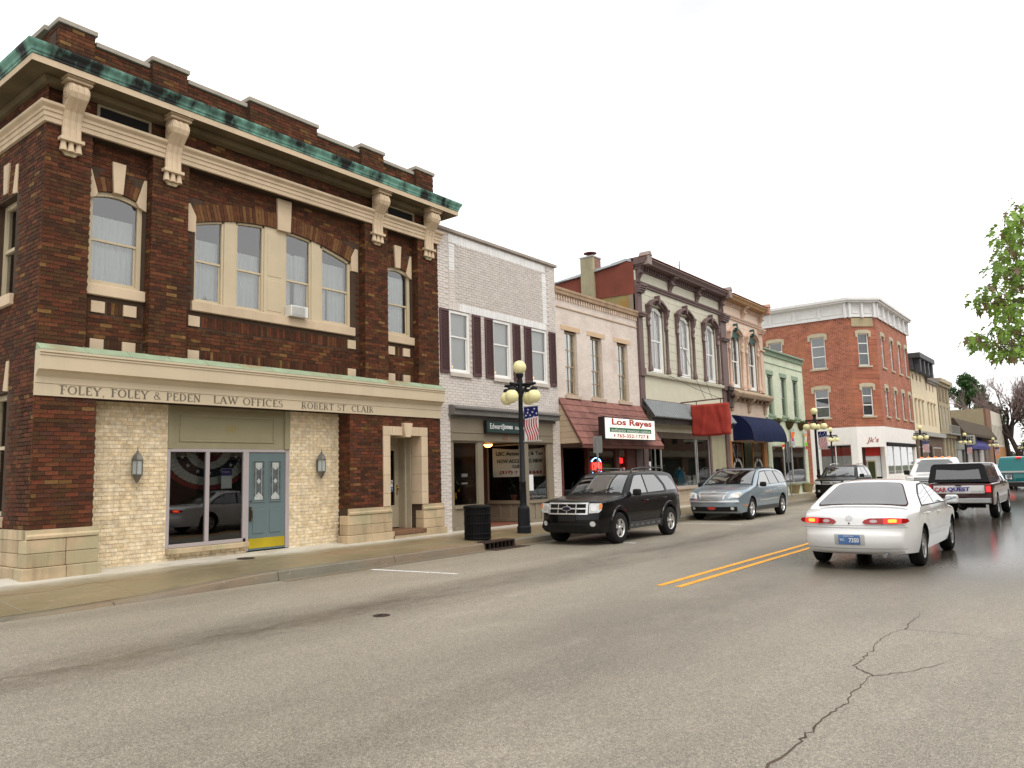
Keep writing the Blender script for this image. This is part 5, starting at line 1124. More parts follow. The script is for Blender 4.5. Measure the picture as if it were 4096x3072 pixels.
ant = thing('roof_antenna', 'thin metal antenna mast on the roof of the sage building', 'antenna', (32.2, 15, 9.2)); b = MB(); b.tube([(32.2, 15, 9.2), (32.2, 15, 11.3)], .025, 5); b.tube([(31.7, 15, 10.95), (32.2, 15, 11.08)], .014, 5); b.build('mast', mat('mast_grey', (.2, .2, .2), .6), ant)
# guy wires across the plain fascia
gw = thing('guy_wires', 'thin sagging cables across the blank fascia of the sage building', 'cable', (30, 13.9, 5)); mwire = mat('wire_dark', (.05, .05, .05), .6)
for p, q in (((28.3, 13.9, 5.5), (29.45, 12.25, 4.5)), ((29.6, 13.9, 6.9), (29.5, 12.9, 4.48)), ((28.4, 13.9, 5.62), (33.9, 13.9, 5.7)), ((31.9, 13.9, 5.6), (29.5, 12.6, 4.48))): MB().tube([p, tuple((p[i] + q[i]) / 2 - (.06 if i == 2 else 0) for i in range(3)), q], .009, 4).build('cable', mwire, gw)
# corrugated metal awning
aw = thing('metal_awning', 'grey ribbed metal awning over the wide shop window', 'awning', (30, 13.8, 4))
b = MB(); nr = 40
def awf(u, v):
    x = 26.0 + 8.0 * u; ph = (u * nr) % 1; o = .09 if ph < .5 else 0
    return (x, SY - .03 - .46 * v - o, 4.37 - .66 * v + o * .4)
b.grid(awf, nr * 4, 1, False); b.build('ribbed_sheet', mat('awning_grey', (.25, .265, .27), .5, .1, metal=.2), aw)
b = MB(); b.box(26.0, 34.0, SY - .06, SY, 4.37, 4.43); b.build('top_flashing', MMAUVE2, aw)
b = MB(); b.yz([(SY - .01, 4.36), (SY - .48, 3.70), (SY - .48, 3.62), (SY - .01, 4.2)], 25.99, 26.02); b.yz([(SY - .01, 4.36), (SY - .48, 3.70), (SY - .48, 3.62), (SY - .01, 4.2)], 33.98, 34.01); b.build('side_frame', mat('awning_dark', (.05, .045, .045), .6), aw)
b = MB(); b.grid(lambda u, v: (26.05 + 7.9 * u, SY - .40 + .015 * math.sin(u * 500), 3.70 - .22 * v - (.03 if int(u * 120) % 2 else 0) * v), 240, 1, False); b.build('fringe', mat('fringe_dark', (.06, .05, .045), .8), aw)
# wide display window
MALU = mat('bare_aluminium', (.55, .55, .53), .35, .06, metal=.5)
MGINT = mat('green_shop_wall', (.10, .115, .065), .9, .25)
room(SG, 26.4, 32.3, 15.3, 19, .2, 3.3, MGINT)
pane(SG, [(26.35, SY + .25, .98), (27.45, SY + .25, .98), (27.45, SY + .25, 2.75), (26.35, SY + .25, 2.75)], GLASS_SHOP, MALU, .05); pane(SG, [(27.5, SY + .05, .98), (30.75, SY + .05, .98), (30.75, SY + .05, 3.2), (27.5, SY + .05, 3.2)], GLASS_SHOP, MALU, .05); pane(SG, [(30.85, SY + .05, .98), (32.15, SY + .05, .98), (32.15, SY + .05, 3.2), (30.85, SY + .05, 3.2)], GLASS_SHOP, MALU, .05)
b = MB(); b.box(26.3, 32.2, SY - .08, SY + .4, .88, .98); b.build('window_ledge', mat('ledge_pink', (.45, .36, .28), .7, .1), SG, bevel=.008)
MB().box(26.3, 32.2, SY, SY + .3, .2, .88).build('stall_riser', brickmat('glazed_block', (.42, .34, .25), (.22, .17, .12), .62, .34, .5, .1, .6, offs=.05), SG)
MB().box(26.3, 32.2, SY + .02, SY + .3, 2.95, 3.2).build('window_head', mat('head_brown', (.14, .11, .08), .7), SG)
b = MB(); b.box(32.2, 33.95, SY + .02, SY + .3, .2, 3.2); b.build('side_panel', mat('sage_panel_low', (.36, .33, .22), .6, .1, dirt=.2), SG)
MB().box(32.15, 32.32, SY - .03, SY + .1, .2, 3.2).build('jamb', MMAUVE2, SG)
mbx = thing('wall_mailbox', 'small black mailbox on the sage wall by the blue car', 'mailbox', (32.9, 13.9, 1.4)); MB().box(32.7, 33.15, SY - .13, SY + .01, 1.22, 1.62).build('case', mat('mailbox_black', (.015, .015, .015), .5), mbx, bevel=.02); MB().box(32.68, 33.17, SY - .15, SY, 1.56, 1.66).build('lid', mat('mailbox_black', (.015, .015, .015), .5), mbx, bevel=.02)
# goods in the window
def goods(name, lab, cat, x, y, z, parts):
    t = thing(name, lab, cat, (x, y, z))
    for nm, b, m in parts: b.build(nm, m, t)
    return t
zl = .99
goods('gift_bag', 'bright blue bag on the ledge of the wide shop window', 'bag', 29.5, 14.25, zl, [('bag', MB().xz([(29.2, zl), (30.0, zl), (29.85, zl + .5), (29.6, zl + .72), (29.3, zl + .45)], 14.2, 14.45), mat('bag_blue', (.03, .38, .60), .5, .1)), ('tissue', MB().ball((29.62, 14.33, zl + .72), .1, 8, 6), _MC['sign_white'])])
for i, x in enumerate((28.75, 28.95, 29.12)): goods('glass_jar', ['leftmost', 'middle', 'rightmost'][i] + ' dark red jar on the shop window ledge left of the blue bag', 'jar', x, 14.25, zl, [('jar_body', MB().lathe([(.07, 0), (.08, .05), (.08, .17), (.05, .21)], (x, 14.25, zl), 10), mat('jar_red', (.14, .03, .02), .3)), ('lid', MB().lathe([(.055, 0), (.055, .04)], (x, 14.25, zl + .21), 10), mat('jar_lid', (.05, .03, .02), .5))])
for i, (x, h) in enumerate(((29.95, .78), (30.1, .6), (30.2, .4), (30.32, .35))): goods('white_bottle', ['tallest', 'second tallest', 'shorter', 'shortest'][i] + ' white bottle on the shop window ledge right of the blue bag', 'bottle', x, 14.3, zl, [('bottle_body', MB().lathe([(.07, 0), (.075, .05), (.075, h * .6), (.03, h * .8), (.03, h)], (x, 14.3, zl), 10), mat('bottle_white', (.6, .58, .55), .4)), ('cap', MB().lathe([(.035, 0), (.035, .04)], (x, 14.3, zl + h), 8), MRED)])
for i, (x, w) in enumerate(((30.5, .35), (31.15, .42))): goods('open_book', ['open white book propped left of the window bar', 'open white book propped right of the window bar'][i], 'book', x, 14.3, zl, [('page', MB().xz([(x - .2, zl), (x + .2, zl), (x + .22, zl + .42), (x - .22, zl + .45)], 14.3, 14.31), _MC['sign_white']), ('cover', MB().xz([(x - .22, zl - .005), (x + .22, zl - .005), (x + .24, zl + .44), (x - .24, zl + .47)], 14.312, 14.33), mat('book_cover', (.3, .28, .25), .6))])
goods('chalkboard', 'black framed board standing at the back of the wide shop window', 'board', 28.3, 14.4, zl, [('frame', MB().box(27.95, 28.6, 14.42, 14.45, zl + .45, zl + .9), mat('frame_gilt', (.35, .3, .2), .5)), ('slate', MB().box(27.98, 28.57, 14.41, 14.4195, zl + .48, zl + .87), BLACK)])
goods('green_tablecloth', 'pale green cloth draped over a display stand in the shop window', 'cloth', 28.2, 14.4, zl, [('cloth', MB().xz([(27.75, zl), (28.75, zl), (28.45, zl + .44), (28.05, zl + .44)], 14.38, 14.5), mat('cloth_green', (.32, .36, .22), .9, .1))])
goods('door_notice', 'small white notice on the narrow glass beside the restaurant', 'notice', 26.9, 14.2, 1.8, [('sheet', MB().box(26.72, 26.98, SY + .215, SY + .22, 1.7, 2.03), _MC['sign_white']), ('print', MB().box(26.8, 26.9, SY + .211, SY + .214, 1.8, 1.88), INK)])
# red-wrapped hanging sign
rs = thing('wrapped_sign', 'hanging sign wrapped in red cloth on an iron arm over the sidewalk', 'sign', (29.45, 12.7, 3.6))
b = MB(); rr = random.Random(8)
def wrap(u, v):
    y = 13.52 - 1.62 * u; z = 3.05 + 1.26 * v
    puff = .13 * min(1, 14 * min(u, 1 - u) + .5) * min(1, 14 * min(v, 1 - v) + .5)
    fold = .05 * math.exp(-((u - .28 - .12 * v) / .05) ** 2) - .05 * math.exp(-((u - .72 + .22 * (v - .5)) / .06) ** 2) + .03 * math.exp(-((u - .86 + .1 * v) / .04) ** 2) + .012 * math.sin(9 * u + 11 * v)
    return (29.45 - puff - fold * .6 - .02, y + .012 * math.sin(9 * v), z - .04 * math.sin(u * math.pi) * (1 - v))
b.grid(wrap, 40, 24); b.grid(lambda u, v: (58.9 - wrap(1 - u, v)[0], *wrap(1 - u, v)[1:]), 40, 24)
for e in (0, 1): b.grid(lambda u, v: tuple(Vector(wrap(e, v)) * (1 - u) + Vector((58.9 - wrap(e, v)[0], *wrap(e, v)[1:])) * u), 4, 24); b.grid(lambda u, v: tuple(Vector(wrap(v, e)) * (1 - u) + Vector((58.9 - wrap(v, e)[0], *wrap(v, e)[1:])) * u), 4, 40)
b.build('red_cloth', mat('red_cloth_wrap', (.36, .045, .032), .75, .12, vs=4, bump=.3, bs=6), rs)
b = MB(); b.tube([(29.45, 14.0, 4.45), (29.45, 12.05, 4.5)], .03, 6); b.tube([(29.45, 13.3, 4.46), (29.45, 13.3, 4.25)], .02, 5); b.tube([(29.45, 12.25, 4.48), (29.45, 12.25, 4.25)], .02, 5); b.build('hanging_arm', mat('arm_brown', (.14, .09, .075), .6), rs)
# ---- peach twin
OR = iron_front('peach_iron_front_building', 'peach pink Victorian shopfront building with green arched window tops', 34.62, 39.45, [35.75, 37.95], MPEACH, MPEACHT, mat('ochre_crown', (.40, .24, .12), .7, .2), False, (37, 14, 0), [36.85, 39.25], mat('teal_lunette', (.035, .10, .085), .5), 2)
for x in (39.3,):
    b = MB(); b.box(x - .14, x + .14, SY - .62, SY - .2, 9.6, 9.96); b.xz([(x - .17, 9.96), (x + .17, 9.96), (x + .06, 10.14), (x - .06, 10.14)], SY - .64, SY - .2); b.build('finial_block', mat('finial_peach', (.45, .26, .20), .7), OR, bevel=.02)
b = MB(); b.box(39.05, 39.45, SY - .08, SY + .1, 5.5, 8.86); b.build('pilaster', MPEACHT, OR, bevel=.01)
for z0_, o in ((7.68, .1), (8.60, .1), (8.68, .15), (8.76, .2)): MB().box(39.03, 39.5, SY - .08 - o, SY, z0_, z0_ + .075).build('capital', MPEACHT, OR, bevel=.008)
b = MB(); mould(b, [(.05, 4.86), (.12, 4.9), (.12, 5.0), (.38, 5.05), (.42, 5.12), (.46, 5.2), (.46, 5.26), (.05, 5.45)], 34.75, 39.5, SY); b.build('shop_cornice', mat('shop_cornice_tan', (.42, .31, .21), .7, .15, dirt=.35), OR)
for x in (34.95, 37.1, 39.3): MB().yz([(SY, 4.4), (SY - .06, 4.4), (SY - .12, 4.75), (SY - .34, 4.98), (SY - .34, 5.04), (SY, 5.04)], x - .14, x + .14).build('bracket', _MC['shop_cornice_tan'], OR, bevel=.01)
for k in range(7): x = 35.4 + 3.5 * k / 6; MB().box(x - .1, x + .1, SY - .26, SY, 4.9, 5.03).build('modillion', mat('modillion_brown', (.16, .10, .06), .7), OR)
b = MB(); b.box(34.3, 34.75, SY - .18, SY + .05, 4.5, 5.45); b.box(34.26, 34.8, SY - .24, SY + .05, 5.3, 5.5); b.lathe([(.1, -.2), (.1, .2)], (34.53, SY - .2, 5.1), 12, 'x'); b.build('corner_scroll', mat('scroll_dark', (.055, .035, .03), .6), OR, bevel=.02)
MB().box(34.62, 39.45, SY, SY + .3, 2.95, 5.46).build('fascia_board', mat('peach_fascia', (.62, .48, .37), .65, .08, dirt=.2), OR)
MORNG = mat('orange_timber', (.40, .17, .045), .6, .15)
for a, c in ((34.4, 34.75), (38.9, 39.4)): MB().box(a, c, SY + .02, SY + .2, .2, 2.95).build('timber_post', MORNG, OR, bevel=.008)
room(OR, 34.5, 39.3, 15.2, 19, .2, 3.0, ROOM)
pane(OR, [(34.75, SY + .1, .5), (36.2, SY + .1, .5), (36.2, SY + .1, 2.95), (34.75, SY + .1, 2.95)], GLASS_SHOP, MORNG); pane(OR, [(37.5, SY + .1, .5), (38.9, SY + .1, .5), (38.9, SY + .1, 2.95), (37.5, SY + .1, 2.95)], GLASS_SHOP, MORNG)
pane(OR, [(36.25, SY + .7, .25), (37.45, SY + .7, .25), (37.45, SY + .7, 2.9), (36.25, SY + .7, 2.9)], GLASS_DARK, mat('door_dark', (.02, .015, .012), .5), .1)
MB().box(34.75, 36.2, SY + .05, SY + .2, .2, .5).build('stall_riser', MORNG, OR); MB().box(37.5, 38.9, SY + .05, SY + .2, .2, .5).build('stall_riser', MORNG, OR)
DEC = mat('decal_white', (.62, .61, .58), .6)
for i, cx_ in enumerate((35.5, 38.2)):
    t = thing('window_decal', ['white arched lettering decal on the glass left of the dark shop door', 'white arched lettering decal on the glass right of the dark shop door'][i], 'decal', (cx_, 14.05, 1.5), 'arched window decals')
    b = MB()
    for k in range(13):
        a = R(160 - 140 * k / 12); r0, r1 = .46, .60
        if k in (3, 6): continue
        b.xz([(cx_ + r * math.cos(a + d_), 1.55 + r * math.sin(a + d_)) for r, d_ in ((r0, .06), (r0, -.06), (r1, -.06), (r1, .06))], SY + .085, SY + .09)
    b.build('arched_letters', DEC, t, kind='stuff')
    b = MB(); b.xz([(cx_ - .25, 1.62), (cx_ + .25, 1.62), (cx_ + .08, 1.35), (cx_ + .3, 1.05), (cx_ - .3, 1.05), (cx_ - .08, 1.35)], SY + .085, SY + .09); b.build('emblem', DEC, t)
sw_ = thing('striped_pennant', 'red and white wavy striped pennant behind the shop glass under the navy awning', 'pennant', (35.6, 14.2, 2.6))
for k in range(5): MB().grid(lambda u, v: (35.0 + .16 * k + .1 * v + .05 * math.sin(u * 7), SY + .16, 2.86 - .75 * u), 10, 1, False).build('stripe', mat('pennant_red', (.35, .05, .05), .7) if k % 2 else _MC['sign_white'], sw_)
na = thing('navy_awning', 'navy blue rounded canvas awning over the shop doors', 'awning', (37.2, 13.5, 3.5))
b = MB(); pr = lambda v: (SY - 1.0 * math.sin(v * math.pi / 2), 2.97 + 1.22 * math.cos(v * math.pi / 2))
b.grid(lambda u, v: (34.88 + 4.55 * u, pr(v)[0] - (.012 if int(u * 48) % 8 == 0 else 0), pr(v)[1]), 48, 14); MNAVY = mat('navy_canvas', (.008, .013, .048), .8, .2, bump=.2, bs=30, spec=.15); b.build('canvas', MNAVY, na)
for x in (34.88, 39.43): MB().add([(x, SY, 2.97)] + [(x, *pr(k / 14)) for k in range(15)], [(0, k + 1, k + 2) for k in range(14)]).build('end_panel', MNAVY, na)
b = MB(); b.box(34.88, 39.43, SY - 1.01, SY - .97, 2.92, 2.98); b.build('valance_bar', MNAVY, na)
# ---------------------------------------------------------------- mint green building
GR = thing('mint_green_building', 'mint green painted brick building with hanging flower baskets below the windows', 'building', (42.8, 14, 0))
MMINT = brickmat('mint_brick', (.60, .645, .49), (.50, .54, .40), .21, .072, bump=.5, offs=.05); MDGRN = mat('dark_sage_trim', (.24, .31, .22), .6, .1)
GW = [(39.95, 40.82), (42.02, 42.97), (44.05, 44.95)]
b = MB(); wallh(b, 39.47, 45.98, .2, 7.62, SY, SY + .3, [(a, c, 4.42, 6.58) for a, c in GW] + [(40.05, 45.55, .78, 2.80)]); b.build('wall', MMINT, GR)
b = MB(); mould(b, [(.03, 7.60), (.09, 7.62), (.09, 7.66), (.03, 7.67)], 39.47, 46.0, SY); mould(b, [(.10, 7.84), (.16, 7.87), (.16, 7.95)], 39.45, 46.02, SY); b.build('cornice', MDGRN, GR); MB().box(39.47, 45.98, SY + .01, SY + .3, 7.62, 7.93).build('frieze', MDGRN, GR)
for k in range(42): x = 39.55 + 6.35 * k / 41; MB().box(x - .04, x + .04, SY - .08, SY + .01, 7.67, 7.84).build('dentil', MDGRN, GR)
b = MB(); mould(b, [(0, 7.18), (.03, 7.19), (.03, 7.22)], 39.47, 45.98, SY); b.build('string_course', MDGRN, GR)
for i, (a, c) in enumerate(GW):
    sash(GR, a, c, 4.42, 6.57, SY + .09, MDGRN, GLASS_UP, fw=.08, meet=5.45, curt=dict(m=MCURT, spans=[(0, .6)], waves=8), seed=i)
    MB().box(a - .12, c + .12, SY - .015, SY + .1, 6.58, 6.82).build('lintel', MDGRN, GR, bevel=.006); MB().box(a - .08, c + .08, SY - .06, SY + .12, 4.32, 4.42).build('sill', MDGRN, GR, bevel=.006)
b = MB(); mould(b, [(.02, 4.16), (.08, 4.18), (.08, 4.26), (.02, 4.28)], 39.47, 45.98, SY); b.build('ledge', MDGRN, GR)
shell(GR, 39.48, 45.98, 14.3, 30, 7.7, MMINT, TAR); room(GR, 39.8, 45.6, 14.6, 18, 3.8, 7.2, ROOM); room(GR, 39.8, 45.7, 14.7, 18, .3, 3.0, ROOM)
for q in ((40.05, 42.0), (42.02, 43.3), (43.36, 45.55)): pane(GR, [(q[0], SY + .08, .78), (q[1], SY + .08, .78), (q[1], SY + .08, 2.8), (q[0], SY + .08, 2.8)], GLASS_SHOP, MALU, .05)
MB().box(40.0, 45.6, SY - .06, SY + .1, .68, .78).build('window_ledge', MDGRN, GR, bevel=.008)
for i, x in enumerate((40.7, 42.85, 44.9)):
    t = thing('hanging_basket', ['leftmost', 'middle', 'rightmost'][i] + ' brown moss basket of plants fixed under the mint building windows', 'basket', (x, 13.85, 4.0), 'baskets on the mint building')
    b = MB(); n = 12
    b.grid(lambda u, v: (x - .5 + 1.0 * u, SY - .02 - .30 * math.sin(u * math.pi) ** .6 * (1 - v) ** .6, 4.12 - .42 * v * math.sin(u * math.pi) ** .5), 16, 8); b.build('moss_liner', mat('moss_liner', (.075, .05, .02), .95, .4, vs=12, bump=.6, bs=30), t)
    b = MB(); rr = random.Random(i)
    for k in range(220):
        q = Vector((x + rr.uniform(-.5, .5), SY - .05 - rr.uniform(0, .28), 4.12 + rr.uniform(-.03, .12))); b.add([q + Vector((rr.uniform(-.05, .05), rr.uniform(-.05, .05), rr.uniform(-.04, .06))) for _ in range(3)], [(0, 1, 2)])
    b.build('foliage', mat('basket_green', (.09, .10, .02), .8, .4), t)
    b = MB(); b.tube([(x - .5 + k / 10, SY - .03 - .31 * math.sin(k / 10 * math.pi) ** .6, 4.12) for k in range(11)], .012, 4); b.build('rim_wire', mat('wire_dark', (.05, .05, .05), .6), t)
def windsock(x, lab, cols, z, h, amp):
    t = thing('paper_windsock', lab, 'decoration', (x, 13.8, z))
    for k, c in enumerate(cols):
        z1_ = z - h * k / len(cols); z0_ = z - h * (k + 1) / len(cols); w = .16 + .07 * math.sin(k * 2.1)
        MB().grid(lambda u, v: (x + amp * math.sin(k * 1.3 + v * 2) + (u - .5) * 2 * w, SY - .14 - .05 * math.sin(u * 9), z1_ + (z0_ - z1_) * v), 6, 3).build('paper_panel', mat('paper_%d_%d_%d' % tuple(int(q * 99) for q in c), c, .7, .1), t)
    MB().tube([(x, SY - .14, z), (x, SY - .14, 4.0)], .005, 4).build('string', mwire, t)
windsock(43.05, 'orange and pink paper streamer hanging over the mint shopfront', [(.5, .65, .6), (.85, .16, .03), (.85, .16, .03), (.6, .1, .3), (.62, .58, .68), (.72, .72, .78)], 3.75, 1.0, .08); windsock(45.3, 'white and lime paper streamer near the corner of the mint shopfront', [(.6, .62, .6), (.7, .35, .15), (.6, .6, .55), (.75, .5, .4), (.2, .75, .05), (.7, .1, .08)], 3.75, 1.1, .06); windsock(41.35, 'short yellow and red paper streamer half hidden by the navy awning', [(.75, .7, .25), (.65, .05, .05), (.75, .7, .3)], 2.98, .36, .03)
for i, (x, y) in enumerate(((42.6, 13.8), (44.75, 13.75))):
    t = thing('planter_pot', ['left', 'right'][i] + ' terracotta planter standing on the sidewalk below the mint shopfront', 'planter', (x, y, .22), 'planters by the mint shop'); b = MB(); b.lathe([(.2, 0), (.3, .44), (.33, .44), (.33, .52), (.26, .52), (.25, .46), (.001, .46)], (x, y, .22), 18, sm=False); b.build('pot', mat('planter_olive', (.28, .22, .11), .8, .2, dirt=.3), t)
    b = MB(); b.lathe([(.001, .47), (.25, .465)], (x, y, .22), 12); b.build('soil', mat('soil', (.05, .035, .02), .95), t)
# ---------------------------------------------------------------- red corner building beyond the side street
class Wall:
    def __init__(s, o, d): s.o = Vector((*o, 0)); s.d = Vector((*d, 0)).normalized(); s.n = Vector((s.d.y, -s.d.x, 0))
    def P(s, a, o, z): q = s.o + s.d * a + s.n * o; return (q.x, q.y, z)
    def box(s, b, a0, a1, o0, o1, z0, z1):
        v = [s.P(a0, o1, z0), s.P(a1, o1, z0), s.P(a1, o0, z0), s.P(a0, o0, z0), s.P(a0, o1, z1), s.P(a1, o1, z1), s.P(a1, o0, z1), s.P(a0, o0, z1)]
        b.add(v, [(0, 3, 2, 1), (4, 5, 6, 7), (0, 1, 5, 4), (1, 2, 6, 5), (2, 3, 7, 6), (3, 0, 4, 7)]); return b
    def poly(s, b, pts, o0, o1):
        n = len(pts); v = [s.P(a, o1, z) for a, z in pts] + [s.P(a, o0, z) for a, z in pts]
        b.add(v, [tuple(range(n)), tuple(range(2 * n - 1, n - 1, -1))] + [(i + n, (i + 1) % n + n, (i + 1) % n, i) for i in range(n)]); return b
    def holes(s, b, a0, a1, z0, z1, hs, depth=.25):
        xs = sorted({a0, a1, *[h[0] for h in hs], *[h[1] for h in hs]}); zs = sorted({z0, z1, *[h[2] for h in hs], *[h[3] for h in hs]})
        for i in range(len(xs) - 1):
            for j in range(len(zs) - 1):
                p, q, r_, t = xs[i], xs[i + 1], zs[j], zs[j + 1]
                if any(h[0] < (p + q) / 2 < h[1] and h[2] < (r_ + t) / 2 < h[3] for h in hs): continue
                b.add([s.P(p, 0, r_), s.P(q, 0, r_), s.P(q, 0, t), s.P(p, 0, t)], [(0, 1, 2, 3)])
        for p, q, r_, t in hs:
            b.add([s.P(p, 0, r_), s.P(p, -depth, r_), s.P(p, -depth, t), s.P(p, 0, t)], [(0, 1, 2, 3)]); b.add([s.P(q, 0, r_), s.P(q, -depth, r_), s.P(q, -depth, t), s.P(q, 0, t)], [(3, 2, 1, 0)])
            b.add([s.P(p, 0, t), s.P(q, 0, t), s.P(q, -depth, t), s.P(p, -depth, t)], [(3, 2, 1, 0)]); b.add([s.P(p, 0, r_), s.P(q, 0, r_), s.P(q, -depth, r_), s.P(p, -depth, r_)], [(0, 1, 2, 3)])
        return b
def far_window(T, W, a, c, z0, z1, mf, mg, fw=.08, rails=(.5,), back=None, oo=-.1):
    b = MB(); W.box(b, a, a + fw, oo - .06, oo, z0, z1); W.box(b, c - fw, c, oo - .06, oo, z0, z1); W.box(b, a + fw, c - fw, oo - .06, oo, z1 - fw, z1); W.box(b, a + fw, c - fw, oo - .06, oo, z0, z0 + fw)
    for r_ in rails: z = z0 + (z1 - z0) * r_; W.box(b, a + fw, c - fw, oo - .05, oo - .01, z - .04, z + .04)
    w = b.build('window', mf, T)
    MB().add([W.P(a + fw, oo - .04, z0), W.P(c - fw, oo - .04, z0), W.P(c - fw, oo - .04, z1), W.P(a + fw, oo - .04, z1)], [(0, 1, 2, 3)]).build('pane', mg, w)
    if back: MB().add([W.P(a, oo - .15, z0), W.P(c, oo - .15, z0), W.P(c, oo - .15, z1), W.P(a, oo - .15, z1)], [(0, 1, 2, 3)]).build('backing', back, w)
    return w
RD = thing('red_corner_building', 'three-storey red brick corner building with white cornice and white ground floor', 'building', (68, 18, 0))
MRB = brickmat('red_brick', (.33, .098, .052), (.56, .44, .37), .30, .105, .8, .25, .4, patch=(.43, .175, .095), pp=(.5, .75), offs=.25)
MWS = mat('white_stucco', (.84, .81, .78), .7, .05, dirt=.10); MWC = mat('white_cornice', (.76, .75, .74), .55, .05, dirt=.12, dirtcol=(.5, .48, .45)); MHOOD = mat('buff_hood_stone', (.48, .42, .30), .75, .1)
WL = Wall((64.05, 34), (0, -1)); WC = Wall((64.05, 15.65), (1, -1)); WS = Wall((65.7, 14), (1, 0))
LL = 34 - 15.65; LC = math.hypot(1.65, 1.65); LS = 11.9
MGREYW = mat('grey_window_back', (.22, .23, .24), .8, .3, vs=2); MDK = mat('dark_window_back', (.035, .04, .035), .8, .4, vs=3)
def yw(y): return 34 - y
lw = [(yw(y) - .56, yw(y) + .56) for y in (18.1, 21.55, 25, 28.5)]
sws = [(x - 65.7 - .5, x - 65.7 + .5) for x in (67.55, 70.75, 73.75, 76.5)]
cw = [(LC / 2 - .46, LC / 2 + .46)]
for W, Ln, ws in ((WL, LL, lw), (WC, LC, cw), (WS, LS, sws)):
    b = MB(); W.holes(b, 0, Ln, 4.65, 13.5, [(a, c, z0, z1) for a, c in ws for z0, z1 in ((5.5, 7.8), (9.5, 12.08))]); b.build('wall', MRB, RD)
    for i, (a, c) in enumerate(ws):
        for z0, z1 in ((5.5, 7.8), (9.5, 12.08)):
            far_window(RD, W, a, c, z0, z1, MVINYL, GLASS_UP, .09, (.38, .70), MGREYW if (i + int(z0)) % 2 else MDK)
            b = MB(); m_ = (a + c) / 2; h_ = (c - a) / 2 + .2
            W.poly(b, [(m_ - h_, z1 - .28), (m_ - h_ + .2, z1 - .28), (m_ - h_ + .2, z1), (m_ + h_ - .2, z1), (m_ + h_ - .2, z1 - .28), (m_ + h_, z1 - .28), (m_ + h_, z1 + .2), (m_ + h_ * .5, z1 + .31), (m_ - h_ * .5, z1 + .31), (m_ - h_, z1 + .2)], 0, .07); b.build('window_hood', MHOOD, RD)
            W.box(MB(), a - .15, c + .15, -.1, .1, z0 - .14, z0).build('sill', MHOOD, RD)
    # cornice
    e = .25
    b = MB(); W.box(b, -.02, Ln + .02, -.1, .06, 13.46, 14.5); W.box(b, -.05, Ln + .05, .06, .12, 13.42, 13.52); b.build('frieze', MWC, RD)
    b = MB(); W.box(b, -.1, Ln + .1, -.1, .20, 14.5, 14.58); W.box(b, -.18, Ln + .18, -.1, .42, 14.58, 14.72); W.box(b, -.22, Ln + .22, -.1, .55, 14.72, 14.92); b.build('cornice', MWC, RD)
    n = max(1, round(Ln / 2.0)) if W is not WC else 2
    for k in range(n + 1):
        a = .12 + (Ln - .24) * k / n; big = (W is not WL) or k == n
        W.box(MB(), a - .10, a + .10, .05, .26 if big else .12, 13.6 if not big else 13.35, 14.56).build('bracket', MWC, RD, bevel=.02)
    for k in range(n):
        a0, a1 = .12 + (Ln - .24) * k / n + .22, .12 + (Ln - .24) * (k + 1) / n - .22; b = MB()
        for q in ((a0, a1, 13.72, 13.78), (a0, a1, 14.3, 14.36), (a0, a0 + .06, 13.78, 14.3), (a1 - .06, a1, 13.78, 14.3)): W.box(b, q[0], q[1], .06, .10, q[2], q[3])
        b.build('panel_moulding', MWC, RD)
b = MB(); WC.box(b, .25, LC - .25, .01, .06, 12.65, 13.35); b.build('name_stone', mat('name_stone', (.40, .33, .21), .8, .15), RD)
b = MB(); b.xy([(64.05, 34), (64.05, 15.65), (65.7, 14), (77.6, 14), (77.6, 34)], 14.3, 14.6); b.build('roof', TAR, RD)
b = MB(); b.box(77.3, 77.6, 14.2, 34, 0, 14.3); b.box(64.3, 77.3, 33.8, 34, 0, 14.3); b.build('rear_wall', MRB, RD)
# ground floor
b = MB(); WL.holes(b, 0, LL, 0, 4.66, [(yw(18.55), yw(16.15), .9, 3.3)]); b.build('shop_wall', MWS, RD)
b = MB(); WL.box(b, 0, yw(19.2), .0, .04, 0, 4.64); b.build('brick_facing', MRB, RD)
b = MB(); WC.holes(b, 0, LC, 0, 4.66, [(.3, LC - .1, .1, 3.05)], .6); b.build('shop_wall', MWS, RD)
b = MB(); WS.holes(b, 0, LS, 0, 4.66, [(.35, 11.3, .8, 3.25)]); b.build('shop_wall', MWS, RD)
MVAL = mat('red_valance', (.36, .025, .02), .7, .08); MWCU = mat('white_drape', (.58, .60, .60), .8, .08)
a, c = yw(18.55), yw(16.15); far_window(RD, WL, a, c, .9, 3.3, MVINYL, glass('clear_glass', (.92, .92, .92), 0), .06, (), None)
def drape(W, a, c, z0, z1, m, o=-.26, n=9):
    b = MB(); b.grid(lambda u, v: W.P(a + (c - a) * u, o + .03 * math.sin(u * n * 6.28), z0 + (z1 - z0) * v), n * 6, 1); return b.build('drape', m, RD)
drape(WL, a, c, .9, 2.42, MWCU); WL.box(MB(), a, c, -.25, -.23, 2.42, 3.08).build('valance', MVAL, RD); WL.box(MB(), a, c, -.24, -.2, 3.08, 3.3).build('shade_box', BLACK, RD)
WL.box(MB(), (a + c) / 2 - .03, (a + c) / 2 + .03, -.16, -.08, .9, 3.3).build('mullion', MVINYL, RD)
WC.box(MB(), .95, LC - .12, -.62, -.58, 2.35, 3.05).build('valance', MVAL, RD); drape(WC, .95, LC - .12, .7, 2.35, MWCU, -.64)
b = MB(); WC.box(b, .98, 1.7, -.57, -.53, .3, 2.0); d_ = b.build('door', mat('tan_door_frame', (.36, .29, .16), .6), RD); b = MB(); WC.box(b, 1.06, 1.62, -.53, -.52, .5, 1.9); b.build('door_panel', mat('door_green', (.03, .04, .015), .4), d_)
